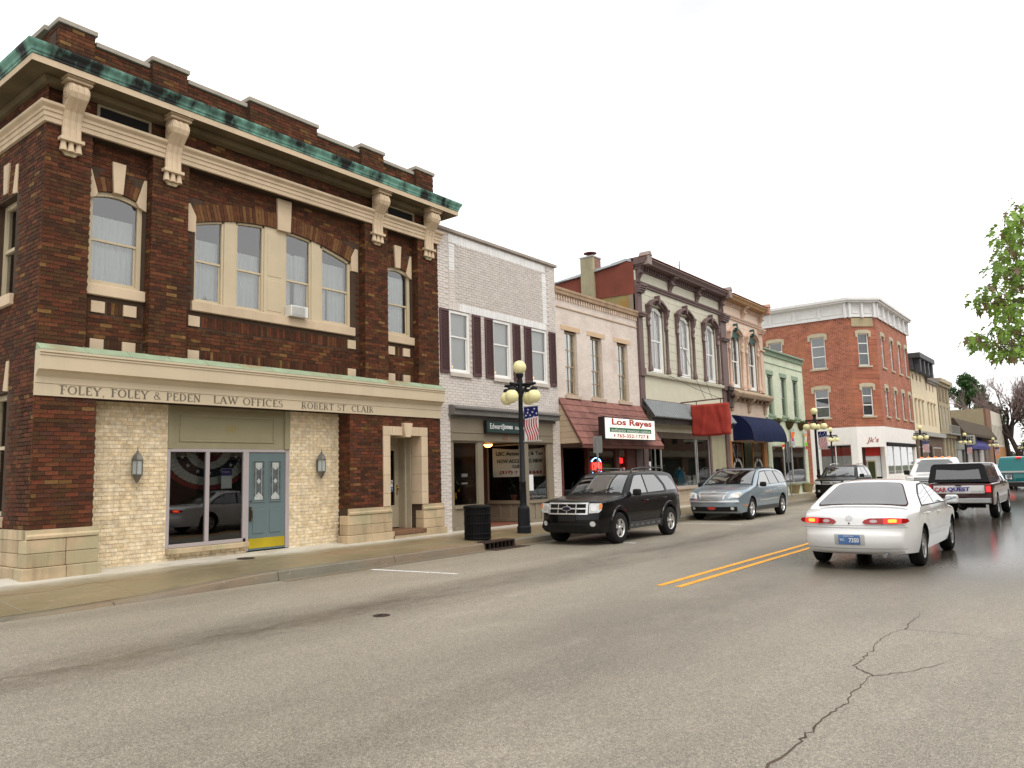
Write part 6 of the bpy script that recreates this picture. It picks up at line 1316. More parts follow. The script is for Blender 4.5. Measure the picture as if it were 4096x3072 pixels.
b = MB(); WC.box(b, .32, .92, -.6, -.56, .3, 3.0); b.build('entry_side', mat('entry_dark', (.05, .02, .02), .6), RD)
WC.box(MB(), .3, LC, -.7, .1, .1, .55).build('door_step', MWS, RD)
text_on("Jk's", RD, mat('script_red', (.36, .07, .06), .6), WC.P(.75, .01, 3.3), w=1.05, h=.52, ux=tuple(WC.d), nz=tuple(WC.n), depth=.02, shear=.25)
for k in range(4):
    a, c = .35 + 10.95 * k / 4, .35 + 10.95 * (k + 1) / 4; far_window(RD, WS, a, c, .8, 3.25, MVINYL, GLASS_UP, .06, (), None, -.08)
    MB().add([WS.P(a, -.2, .8), WS.P(c, -.2, .8), WS.P(c, -.2, 3.0), WS.P(a, -.2, 3.0)], [(0, 1, 2, 3)]).build('white_screen', mat('screen_white', (.50, .53, .54), .6, .1), RD)
WS.box(MB(), .3, 1.6, -.18, -.16, 2.35, 3.0).build('valance', MVAL, RD); WS.box(MB(), .3, 11.4, .0, .12, 3.12, 3.4).build('shade_box', BLACK, RD); room(RD, 66.3, 77.2, 16.3, 24, .1, 4.0, ROOM)
vt = thing('roof_vent', 'curved white metal vent hood on the roof of the red corner building', 'vent', (66, 21, 14.6)); b = MB(); b.tube([(66.5, 20.6, 14.5), (66.5, 20.6, 15.0), (66.5, 20.35, 15.25), (66.5, 19.9, 15.35)], .3, 10); b.tube([(66.5, 22.2, 14.75), (66.5, 20.7, 15.0)], .12, 8); b.build('duct', MWC, vt)
# ---------------------------------------------------------------- row beyond the corner
WF = Wall((0, 14), (1, 0))
def row_building(name, label, x0, x1, h, mwall, wins, mback, shop, loc=None, frame=None):
    T = thing(name, label, 'building', ((x0 + x1) / 2, 14, 0))
    b = MB(); WF.holes(b, x0, x1, 4.2 if shop else 0, h, wins, .2); b.build('wall', mwall, T)
    for a, c, z0, z1 in wins: far_window(T, WF, a, c, z0, z1, frame or MWT, GLASS_UP, .08, (.5,), mback)
    MB().box(x0, x1, 14.25, 30, h - .5, h - .3).build('roof', TAR, T); MB().box(x0, x0 + .2, 14.0, 30, 0, h - .02).build('side_wall', mwall, T); MB().box(x1 - .2, x1, 14.0, 30, 0, h - .02).build('side_wall', mwall, T)
    return T
MCRM = mat('cream_stucco', (.68, .58, .41), .75, .06, dirt=.12)
CRB = row_building('cream_arched_building', 'cream building with rows of tall arched windows beyond the red corner building', 77.65, 91.2, 10.25, MCRM, [(x, x + .85, 5.3, 7.7) for x in (78.7, 80.4, 82.1, 84.9, 86.6, 88.3)], mat('cream_blind', (.42, .36, .27), .8, .15), True, frame=mat('cream_frame', (.55, .46, .33), .6))
for x in (78.7, 80.4, 82.1, 84.9, 86.6, 88.3): b = MB(); WF.poly(b, [(x - .12, 7.55), (x, 7.7), (x + .85, 7.7), (x + .97, 7.55), (x + .97, 7.8), (x + .7, 8.02), (x + .15, 8.02), (x - .12, 7.8)], 0, .09); b.build('window_hood', MCRM, CRB)
for x in (78.9, 80.6, 82.3): b = MB(); b.lathe([(.25, -.02), (.25, .06)], (x, 13.98, 9.7), 12, 'y'); b.build('attic_roundel', mat('roundel_brown', (.33, .22, .15), .8), CRB)
for x in (85.3, 87.0, 88.7): WF.poly(MB(), [(x - .22, 8.9), (x + .22, 8.9), (x + .22, 9.3), (x, 9.65), (x - .22, 9.3)], -.02, .03).build('attic_opening', mat('roundel_brown', (.33, .22, .15), .8), CRB)
MDKC = mat('dark_slate_cornice', (.085, .09, .095), .6, .25)
b = MB(); WF.box(b, 77.6, 84.7, -.1, .3, 10.25, 11.3); WF.box(b, 77.5, 84.9, -.2, 1.0, 11.3, 11.75); b.build('bracketed_cornice', MDKC, CRB)
for k in range(4): x = 78.2 + 2.0 * k; WF.poly(MB(), [(x, 10.0), (x + .5, 10.0), (x + .5, 11.3), (x, 11.3)], .3, .85).build('bracket', MDKC, CRB, bevel=.05)
b = MB(); WF.box(b, 84.8, 91.2, -.1, .25, 9.9, 10.4); b.build('corbel_band', mat('corbel_grey', (.20, .18, .16), .8, .2), CRB)
for k in range(12): x = 85.0 + .5 * k; WF.box(MB(), x, x + .25, 0, .2, 9.6, 9.9).build('corbel', mat('corbel_grey', (.20, .18, .16), .8, .2), CRB)
b = MB(); WF.box(b, 77.65, 91.2, -.1, .1, 0, 4.2); b.build('shop_wall', mat('shop_brown', (.14, .09, .06), .7, .3), CRB); WF.box(MB(), 77.65, 91.2, 0, .5, 4.2, 4.6).build('shop_cornice', mat('shop_cornice_grey', (.36, .35, .32), .7, .1), CRB)
for a, c, m_ in ((78.2, 82.5, GLASS_SHOP), (85.5, 90, GLASS_SHOP)): far_window(CRB, WF, a, c, .8, 3.2, MALU, glass('grey_shop_glass', (.3, .3, .3), .2), .1, (), mat('shop_pale', (.45, .47, .42), .8, .2), .12)
WF.box(MB(), 83, 84.6, .1, .13, .2, 3.3).build('door', BLACK, CRB)
MTANW = mat('weathered_tan', (.36, .30, .20), .8, .12, dirt=.2)
TNB = row_building('tan_balcony_building', 'weathered tan building with an iron balcony at the end of the tall row', 91.25, 98.7, 10.3, MTANW, [(x, x + .9, z0, z1) for x in (92.2, 94.3, 96.4) for z0, z1 in ((5.4, 7.7),)], mat('tan_pale_back', (.5, .5, .47), .8, .2), True)
for x in (92.0, 94.1, 96.2): WF.box(MB(), x, x + 1.2, -.02, .04, 8.2, 9.8).build('recessed_panel', mat('panel_brown', (.20, .15, .09), .8, .2), TNB)
b = MB(); WF.box(b, 91.2, 98.8, 0, .45, 10.2, 10.6); WF.box(b, 91.2, 98.8, 0, .2, 9.9, 10.2); b.build('cornice', mat('tan_cornice', (.42, .36, .25), .8, .15), TNB)
b = MB(); WF.box(b, 91.25, 98.7, -.1, .1, 0, 4.3); b.build('shop_wall', mat('shop_grey_brown', (.23, .19, .14), .7, .3), TNB); WF.box(MB(), 91.25, 98.7, 0, .4, 4.3, 4.6).build('shop_cornice', mat('tan_cornice', (.42, .36, .25), .8), TNB)
for x in (91.6, 93.8, 96, 98.2): WF.box(MB(), x, x + .35, .1, .25, .2, 4.2).build('shop_column', MHOOD, TNB)
bal = MB()
for z in (4.75, 5.6): bal.tube([(91.4, 13.2, z), (98.6, 13.2, z)], .03, 4)
for k in range(25): x = 91.4 + 7.2 * k / 24; bal.tube([(x, 13.2, 4.7), (x, 13.2, 5.6)], .016, 4)
bal.box(91.4, 98.6, 13.15, 14, 4.62, 4.7); bal.build('iron_balcony', mat('iron_grey', (.30, .30, .29), .6), TNB)
LOW = thing('low_brown_building', 'low dark building with a deep brown shingled canopy and hanging signs', 'building', (115, 14, 0))
MB().box(98.8, 130.4, 14.0, 26, 0, 5.2).build('wall', mat('low_wall', (.16, .11, .085), .8, .3, vs=.6), LOW); MB().yz([(14.1, 6.7), (13.9, 6.7), (12.9, 5.0), (12.9, 4.7), (14.1, 4.7)], 99.5, 130.3).build('canopy', mat('canopy_brown', (.075, .055, .035), .85, .3, bump=.4, bs=8), LOW)
for k, (x, w, c) in enumerate(((100.5, 3, (.35, .38, .36)), (105, 2, (.05, .04, .04)), (108.5, 3.5, (.55, .55, .52)), (114, 3, (.12, .1, .1)), (119, 4, (.5, .5, .48)), (125, 3, (.1, .06, .05)))): MB().box(x, x + w, 13.93, 13.99, .3, 3.4).build('shopfront', mat('front_%d' % k, c, .4, .3), LOW)
def hangsign(name, lab, x, y0, y1, z0, z1, mface, bars):
    t = thing(name, lab, 'sign', (x, (y0 + y1) / 2, z0)); MB().box(x, x + .25, y0, y1, z0, z1).build('cabinet', mat('sign_frame_dark', (.06, .06, .05), .6), t); MB().box(x - .02, x - .001, y0 + .06, y1 - .06, z0 + .06, z1 - .06).build('face', mface, t)
    b = MB()
    for k in range(bars):
        z = z0 + .2 + (z1 - z0 - .35) * k / max(1, bars); rr = random.Random(k); y = y1 - .25
        while y > y0 + .35: w = rr.uniform(.1, .2); b.box(x - .03, x - .021, y - w, y, z, z + (z1 - z0) * .5 / max(1, bars)); y -= w + .07
    if bars: b.build('blurred_letters', mat('letter_dark', (.05, .05, .05), .7), t, kind='stuff')
    b = MB(); b.tube([(x + .12, y1, z1), (x + .12, 14, z1 + .1)], .03, 5); b.build('bracket', mwire2, t); return t
mwire2 = mat('wire_dark', (.05, .05, .05), .6); MPALE = mat('sign_pale', (.50, .50, .44), .6, .1)
hangsign('shop_sign', 'pale shop sign with dark border projecting from the low brown building', 100.5, 12.0, 13.6, 3.55, 4.75, MPALE, 3); hangsign('shop_sign', 'lower pale banner sign left of the distant street lamp', 98.9, 12.9, 13.9, 3.0, 4.1, mat('sign_pale2', (.42, .44, .42), .6, .2), 0)
ba = thing('blue_awning_sign', 'violet blue shop awning with white lettering far down the street', 'awning', (112, 13.4, 3.5)); MB().yz([(13.99, 4.9), (12.9, 3.6), (12.9, 3.2), (13.99, 3.2)], 104.5, 121).build('canvas', mat('violet_canvas', (.045, .04, .19), .7, .15), ba)
b = MB(); rr = random.Random(2)
for k in range(9): b.box(104.46, 104.49, 13.05 + k * .09, 13.10 + k * .09, 3.5, 3.75)
b.build('blurred_letters', MPALE, ba, kind='stuff')
FW = thing('slit_window_building', 'pale building with tall narrow slit windows and tan side wall at the far end', 'building', (140, 14, 0))
MB().box(130.48, 131, 14.3, 40, 0, 9.4).build('side_wall', mat('tan_side_wall', (.33, .28, .18), .85, .1), FW); b = MB(); WF.box(b, 130.52, 136, -.28, 0, 0, 9.35); b.build('brick_pier', mat('far_red_brick', (.22, .12, .08), .8, .2), FW)
b = MB(); WF.holes(b, 136, 151.5, 0, 9.3, [(137 + 1.75 * k, 137.7 + 1.75 * k, 4.2, 7.2) for k in range(8)], .04); b.build('wall', mat('far_pale_wall', (.62, .57, .48), .75, .06), FW); WF.box(MB(), 136, 151.5, -.2, -.045, 3, 8).build('window_backing', MDK, FW); WF.box(MB(), 136, 151.5, 0, .05, 2.0, 3.9).build('base_band', mat('far_orange_band', (.45, .22, .09), .8, .1), FW); MB().box(130.5, 151.5, 14.3, 40, 9.0, 9.2).build('roof', TAR, FW); MB().box(151.2, 151.5, 14, 40, 0, 9.3).build('side_wall', mat('tan_side_wall', (.33, .28, .18), .85), FW)
WF.box(MB(), 136, 151.5, .05, .08, .2, 2.0).build('shopfront', mat('far_front', (.25, .24, .2), .5, .3), FW)
# ---------------------------------------------------------------- the other side of the street, out of view, added to darken window reflections
OP = thing('opposite_building', 'plain brown brick commercial block across the street, out of view, added for the shop window reflections', 'building', (30, -14, 0))
MOPB = brickmat('opposite_brick', (.15, .075, .05), (.2, .16, .13)); WO_ = Wall((184, -12.5), (-1, 0))
b = MB(); WO_.holes(b, 0, 190, 0, 8.2, [(2 + 3.5 * k, 3.2 + 3.5 * k, 4.8, 6.9) for k in range(53)] + [(1 + 7 * k, 6.5 + 7 * k, .8, 3) for k in range(26)], .25); b.build('wall', MOPB, OP); MB().box(-6, 184, -13.0, -12.85, 0, 8).build('window_backing', MDK, OP); MB().box(-6, 184, -28, -12.8, 7.9, 8.1).build('roof', TAR, OP)
WO_.box(MB(), 0, 190, 0, .4, 8.2, 8.6).build('cornice', MHOOD, OP); WO_.box(MB(), 0, 190, 0, .2, 3.2, 3.9).build('shop_fascia', MTAUPE, OP)
# ---------------------------------------------------------------- vehicles
from mathutils.geometry import delaunay_2d_cdt
def smoothpath(pts, n=6):
    """Catmull-Rom through open list of (x, z[, corner])"""
    out = []; N = len(pts)
    for i in range(N - 1):
        p1, p2 = Vector(pts[i][:2]), Vector(pts[i + 1][:2]); p0 = Vector(pts[i - 1][:2]) if i > 0 else p1; p3 = Vector(pts[i + 2][:2]) if i + 2 < N else p2
        c1 = len(pts[i]) > 2; c2 = len(pts[i + 1]) > 2
        m1 = (p2 - p0) * .5 if not c1 else (p2 - p1); m2 = (p3 - p1) * .5 if not c2 else (p2 - p1); L_ = (p2 - p1).length
        for m in (m1, m2):
            if m.length > L_: m.length = L_
        for k in range(n):
            t = k / n; t2, t3 = t * t, t * t * t
            out.append(tuple(p1 * (2 * t3 - 3 * t2 + 1) + m1 * (t3 - 2 * t2 + t) + p2 * (-2 * t3 + 3 * t2) + m2 * (t3 - t2)))
    out.append(tuple(pts[-1][:2])); return out
def inpoly(x, y, P):
    c = False; j = len(P) - 1
    for i in range(len(P)):
        if (P[i][1] > y) != (P[j][1] > y) and x < (P[j][0] - P[i][0]) * (y - P[i][1]) / (P[j][1] - P[i][1]) + P[i][0]: c = not c
        j = i
    return c
def tri_fill(poly, step):
    dp = []
    for i in range(len(poly)):
        p, q = poly[i], poly[(i + 1) % len(poly)]; m_ = max(1, int(math.dist(p, q) / (step * 1.2)))
        for k in range(m_): dp.append((p[0] + (q[0] - p[0]) * k / m_, p[1] + (q[1] - p[1]) * k / m_))
    poly = dp
    vs = [Vector(p) for p in poly]; n = len(vs); xs = [p[0] for p in poly]; ys = [p[1] for p in poly]
    x = min(xs) + step / 2
    while x < max(xs):
        y = min(ys) + step / 2
        while y < max(ys):
            if inpoly(x, y, poly):
                d = min(abs(Vector((x, y)) - p_) .length if False else (Vector((x, y)) - p_).length for p_ in vs[:n])
                if d > step * .4: vs.append(Vector((x, y)))
            y += step
        x += step
    r_ = delaunay_2d_cdt(vs, [(i, (i + 1) % n) for i in range(n)], [tuple(range(n))], 1, 1e-6)
    return [tuple(v) for v in r_[0]], [tuple(f) for f in r_[2]]
class Car:
    def __init__(s, root, top, W, belt, tum, axles, rw, zb=.28, r=.07, taper=(.75, .14, .12), bow=(.16, .10), sidecurve=.05, archr=.06, shoulder=.02):
        s.root = root; s.W = W / 2; s.belt = belt; s.tum = tum; s.ax = axles; s.rw = rw; s.zb = zb; s.r = r; s.taper = taper; s.bow = bow; s.sc = sidecurve; s.shoulder = shoulder
        s.top = smoothpath(top); xs = [p[0] for p in s.top]; s.xf, s.xr = max(xs), min(xs)
        und = []; ra = rw + archr          # underside from rear to front with the wheel arches
        xq = s.top[-1][0]; zq = zb
        for a in sorted(axles):
            h = rw - zb; dx = math.sqrt(max(.01, ra * ra - h * h)); a0 = math.atan2(-h, -dx)
            und.append((a - dx, zb)); n = 12; st = math.pi - math.asin(-h / ra) if False else math.atan2(zb - rw, -dx); en = math.atan2(zb - rw, dx)
            if st < 0: st += 2 * math.pi
            if en < -math.pi / 2: en += 2 * math.pi
            for k in range(1, n): q = st + (en - st) * k / n; und.append((a + ra * math.cos(q), rw + ra * math.sin(q)))
            und.append((a + dx, zb))
        s.und = und
        s.fr = [p for p in s.top[:max(2, len(s.top) // 3)]]
    def w(s, x, z):
        k, tf, tr = s.taper; Lh = (s.xf - s.xr) / 2; c = (s.xf + s.xr) / 2; u = (x - c) / Lh; a = abs(u); t = tf if u > 0 else tr
        pf = 1 - t * max(0, (a - k) / (1 - k)) ** 2.2
        if z > s.belt: v = s.W - s.shoulder - s.tum * (z - s.belt) - .10 * s.tum * (z - s.belt) ** 2
        else:
            q = (s.belt - z) / max(.1, s.belt - s.zb); v = s.W - s.shoulder * max(0, 1 - q * 6) - s.sc * max(0, q - .45) ** 2 * 3
        return v * pf
    def bend(s, x, y):
        b = s.bow[0] if x > 0 else s.bow[1]; e = s.xf if x > 0 else -s.xr; q = max(0, (abs(x) - (e - 1.1)) / 1.1); q = q * q * (3 - 2 * q)
        return x - (1 if x > 0 else -1) * b * (abs(y) / s.W) ** 2.2 * q
    def pt(s, x, y, z): return (s.bend(x, y), y, z)
    def body(s, paint, crown=.03):
        out = s.top + s.und; n = len(out); nt_ = len(s.top); b = MB()
        nor = []
        area = sum(out[i][0] * out[(i + 1) % n][1] - out[(i + 1) % n][0] * out[i][1] for i in range(n)); sg = 1 if area > 0 else -1
        for i in range(n):
            d = Vector(out[(i + 1) % n]) - Vector(out[i - 1]); d.normalize(); nor.append(Vector((-d.y, d.x)) * sg)
        ins = []
        for i in range(n):
            r_ = s.r * min(1, (i + 1) / 8, (nt_ - i) / 8) if i < nt_ else .004; ins.append(Vector(out[i]) + nor[i] * r_)
        # upper strip with rounded shoulders
        rows = []
        for i in range(nt_):
            P = Vector(out[i]); r_ = s.r * min(1, (i + 1) / 8, (nt_ - i) / 8); we = s.w(ins[i].x, ins[i].y); row = []
            cr_ = min(crown, r_ * .6)
            for q in (0, .3, .6, .85, 1): row.append(((we - r_) * q, P + nor[i] * cr_ * q ** 3))
            base = P + nor[i] * crown
            for f in (.25, .5, .75, 1): a = f * math.pi / 2; row.append((we - r_ + r_ * math.sin(a), P + nor[i] * (cr_ + (r_ - cr_) * (1 - math.cos(a)))))
            rows.append(row)
        for sd in (1, -1):
            v = [s.pt(p.x, sd * y, p.y) for row in rows for y, p in row]; m = len(rows[0]); f = []
            for i in range(nt_ - 1):
                for k in range(m - 1): q = (i * m + k, i * m + k + 1, (i + 1) * m + k + 1, (i + 1) * m + k); f.append(q if sd > 0 else q[::-1])
            b.add(v, f, None, True)
            vs, fs = tri_fill([tuple(p) for p in ins], .085)
            b.add([s.pt(x, sd * s.w(x, z), z) for x, z in vs], [q if sd < 0 else q[::-1] for q in fs], None, True)
        me = b.mesh('body'); bm = bmesh.new(); bm.from_mesh(me); bmesh.ops.remove_doubles(bm, verts=bm.verts, dist=.0015); bmesh.ops.recalc_face_normals(bm, faces=bm.faces); bm.to_mesh(me); bm.free()
        me.materials.append(paint); s.bodyo = link('body', me, s.root)
        u = MB(); full = [out[nt_ - 1]] + s.und + [out[0]]
        for i in range(len(full) - 1):
            p, q = full[i], full[i + 1]; wp, wq = s.w(*p) - .006, s.w(*q) - .006
            u.add([s.pt(p[0], -wp, p[1]), s.pt(q[0], -wq, q[1]), s.pt(q[0], wq, q[1]), s.pt(p[0], wp, p[1])], [(0, 1, 2, 3)])
        u.build('underbody', mat('underbody_black', (.012, .012, .012), .8), s.root)
        return s.bodyo
    def xfront(s, z, rear=False):
        best = None
        for i in range(len(s.top) - 1):
            (x0, z0), (x1, z1) = s.top[i], s.top[i + 1]
            if (z0 - z) * (z1 - z) <= 0 and abs(z1 - z0) > 1e-6:
                x = x0 + (x1 - x0) * (z - z0) / (z1 - z0)
                if best is None or (x < best if rear else x > best): best = x
        return best if best is not None else (s.xr if rear else s.xf)
    def ztop(s, x):
        best = 0
        for i in range(len(s.top) - 1):
            (x0, z0), (x1, z1) = s.top[i], s.top[i + 1]
            if (x0 - x) * (x1 - x) <= 0 and abs(x1 - x0) > 1e-6: best = max(best, z0 + (z1 - z0) * (x - x0) / (x1 - x0))
        return best
    def side(s, name, poly, m, off=.006, both=True, step=.09, parent=None, sides=None):
        for sd in (sides or ((1, -1) if both else (1,))):
            vs, fs = tri_fill(poly, step); b = MB(); b.add([s.pt(x, sd * (s.w(x, z) + off), z) for x, z in vs], [q if sd < 0 else q[::-1] for q in fs], None, True); o = b.build(name, m, parent or s.root)
        return o
    def strip(s, name, pts, wd, m, off=.005, parent=None, sides=(1, -1)):
        for sd in sides:
            b = MB(); P = [Vector(p) for p in pts]; v = []; n = len(P)
            for i in range(n):
                d = (P[min(i + 1, n - 1)] - P[max(i - 1, 0)]).normalized(); nn = Vector((-d.y, d.x)) * wd / 2
                for q in (P[i] + nn, P[i] - nn): v.append(s.pt(q.x, sd * (s.w(q.x, q.y) + off), q.y))
            f = [(2 * i, 2 * i + 1, 2 * i + 3, 2 * i + 2) for i in range(n - 1)]; b.add(v, [q if sd > 0 else q[::-1] for q in f], None, True); b.build(name, m, parent or s.root)
    def end(s, name, poly, m, off=.006, rear=False, step=.09, mirror=True, parent=None, thick=0):
        sgn = -1 if rear else 1; o = None
        for sd in ((1, -1) if mirror else (1,)):
            vs, fs = tri_fill(poly, step); b = MB(); v = []
            for y, z in vs: x = s.xfront(z, rear); p = s.pt(x, sd * y, z); v.append((p[0] + sgn * off, p[1], p[2]))
            fl = (sd > 0) != rear; nb_ = sum(max(1, int(math.dist(poly[i], poly[(i + 1) % len(poly)]) / (step * 1.2))) for i in range(len(poly)))
            b.add(v, [q if fl else q[::-1] for q in fs], None, True)
            if thick:
                n = nb_; e = v[:n]; bk = [(p[0] - sgn * thick, p[1], p[2]) for p in e]; b.add(e + bk, [(i, (i + 1) % n, (i + 1) % n + n, i + n) for i in range(n)])
            o = b.build(name, m, parent or s.root)
        return o
    def topp(s, name, poly, m, off=.006, step=.1, crown=.03):
        """polygon (x, yfrac) on the upper surface; yfrac is a fraction of the local half width"""
        vs, fs = tri_fill(poly, step); b = MB(); v = []
        for x, q in vs:
            z = s.ztop(x); dz = (s.ztop(x + .02) - s.ztop(x - .02)) / .04; n = Vector((-dz, 1)).normalized(); we = s.w(x, z) - s.r
            p = Vector((x, z)) + n * (off - crown * abs(q) ** 3); v.append(s.pt(p.x, q * we, p.y))
        b.add(v, fs, None, True); me = b.mesh(name); bm = bmesh.new(); bm.from_mesh(me)
        for f in bm.faces:
            if f.normal.z < 0: f.normal_flip()
        bm.to_mesh(me); bm.free(); me.materials.append(m); return link(name, me, s.root)
TYRE = mat('tyre_rubber', (.013, .013, .013), .8, .2, bump=.2, bs=50, spec=.2); ALLOY = mat('alloy_wheel', (.62, .61, .59), .3, .05, metal=.7); HUBC = mat('hub_dark', (.05, .05, .05), .5); STEEL = mat('steel_wheel', (.25, .25, .25), .5, metal=.6)
def wheels(root, axles, track, rw, rim=.62, wd=.22, spokes=5, m=None):
    for x in axles:
        for sd in (1, -1):
            y0 = sd * track / 2; t = MB(); s = sd; R_ = rw
            pr = [(rim * R_, -.5 * wd), (R_ * .9, -.5 * wd), (R_ * .98, -.42 * wd), (R_, -.25 * wd), (R_, .25 * wd), (R_ * .98, .42 * wd), (R_ * .9, .5 * wd), (rim * R_, .5 * wd)]
            t.lathe(pr, (x, y0, rw), 36, 'y', cap=False); w = t.build('wheel', TYRE, root)
            yo = y0 + sd * wd * .42; rb = MB(); rr = rim * R_
            rb.lathe([(rr * 1.02, y0 + sd * wd * .5 - y0 - (yo - y0)), (rr * .93, 0), (rr * .86, -sd * .05)][::1], (x, yo, rw), 30, 'y', cap=False); rb.lathe([(.001, -sd * .10), (rr * .95, -sd * .10)], (x, yo, rw), 24, 'y', cap=False)
            r1 = rb.build('rim', HUBC if spokes else (m or STEEL), w)
            sb = MB(); k0 = .3
            for k in range(spokes):
                a = 2 * math.pi * k / spokes + k0; ca, sa = math.cos(a), math.sin(a); e = Vector((-sa, 0, ca)); d = Vector((ca, 0, sa)); c = Vector((x, yo, rw))
                w0, w1 = rr * .15, rr * .26; ya, yb = Vector((0, -sd * .005, 0)), Vector((0, -sd * .045, 0))
                v = [c + d * rr * .16 - e * w0 + ya, c + d * rr * .16 + e * w0 + ya, c + d * rr * .95 + e * w1 + ya, c + d * rr * .95 - e * w1 + ya]; v += [p + yb for p in v]
                sb.add(v, [(0, 1, 2, 3), (0, 1, 5, 4), (1, 2, 6, 5), (2, 3, 7, 6), (3, 0, 4, 7)])
            sb.lathe([(.001, sd * .012), (rr * .2, sd * .008), (rr * .24, -sd * .03)], (x, yo, rw), 16, 'y', cap=False); ring_ = [(rr * 1.0, sd * .012), (rr * .9, sd * .004), (rr * .88, -sd * .03)]; sb.lathe(ring_, (x, yo, rw), 30, 'y', cap=False)
            sb.build('spokes', m or ALLOY, w)
def paint(name, col, metal=.2, rough=.3): return mat(name, col, rough, .03, vs=1.2, metal=metal, coat=(.4 if sum(col) < .05 else .9), spec=.2)
CGL = glass('car_glass', (.16, .19, .18), .20); CGLR = glass('car_glass_tint', (.05, .055, .055), .16); CGLC = glass('car_glass_clear', (.36, .42, .40), .22)
TRIM = mat('black_trim', (.015, .015, .015), .5, .1); CHR = mat('chrome', (.74, .74, .73), .22, .03, metal=.55); CLAD = mat('grey_cladding', (.075, .075, .075), .6, .1)
LENS = mat('headlamp_lens', (.62, .63, .62), .1, .2, vs=14, coat=1); AMB = mat('amber_lens', (.75, .22, .03), .2, .1, coat=1); REDL = mat('red_lens', (.33, .008, .008), .15, .1, coat=1); FOG = mat('fog_lamp', (.6, .6, .58), .15, .2); CABIN = mat('cabin_dark', (.02, .02, .02), .9)
def car(name, label, x, y, heading, group=None): 
    t = thing(name, label, 'car' if 'pickup' not in name else 'truck', (x, y, 0), group, local=True); t.rotation_euler = (0, 0, heading); return t
def cabin_fill(c, poly): pass
def mirror(c, x, z, m, sz=(.10, .22, .15)):
    for sd in (1, -1):
        b = MB(); y = sd * (c.w(x, z) + .02); yy = sorted((y, y + sd * sz[1])); b.box(x - sz[0] / 2, x + sz[0] / 2, yy[0], yy[1], z - .01, z + sz[2]); o = b.build('door_mirror', m, c.root, bevel=.048, seg=4)
        g = MB(); g.add([(x - sz[0] / 2 - .002, yy[0] + .03, z + .02), (x - sz[0] / 2 - .002, yy[1] - .03, z + .02), (x - sz[0] / 2 - .002, yy[1] - .03, z + sz[2] - .03), (x - sz[0] / 2 - .002, yy[0] + .03, z + sz[2] - .03)], [(0, 1, 2, 3)]); g.build('mirror_glass', mat('mirror_glass', (.6, .62, .63), .05, metal=1), o)
def rect(y0, y1, z0, z1): return [(y0, z0), (y1, z0), (y1, z1), (y0, z1)]
def rrect(y0, y1, z0, z1, r_=.03, n=4):
    out = []
    for cx_, cz_, a0 in ((y1 - r_, z1 - r_, 0), (y0 + r_, z1 - r_, 90), (y0 + r_, z0 + r_, 180), (y1 - r_, z0 + r_, 270)):
        for k in range(n + 1): a = R(a0 + 90 * k / n); out.append((cx_ + r_ * math.cos(a), cz_ + r_ * math.sin(a)))
    return out
def ell(cy, cz, a, b_, n=16): return [(cy + a * math.cos(2 * math.pi * k / n), cz + b_ * math.sin(2 * math.pi * k / n)) for k in range(n)]
def handles(c, pts, m):
    for x, z in pts:
        for sd in (1, -1):
            b = MB(); y = sd * c.w(x, z); b.tube([(x - .09, y, z), (x - .07, y + sd * .035, z), (x + .07, y + sd * .035, z), (x + .09, y, z)], .013, 6); b.build('door_handle', m, c.root)
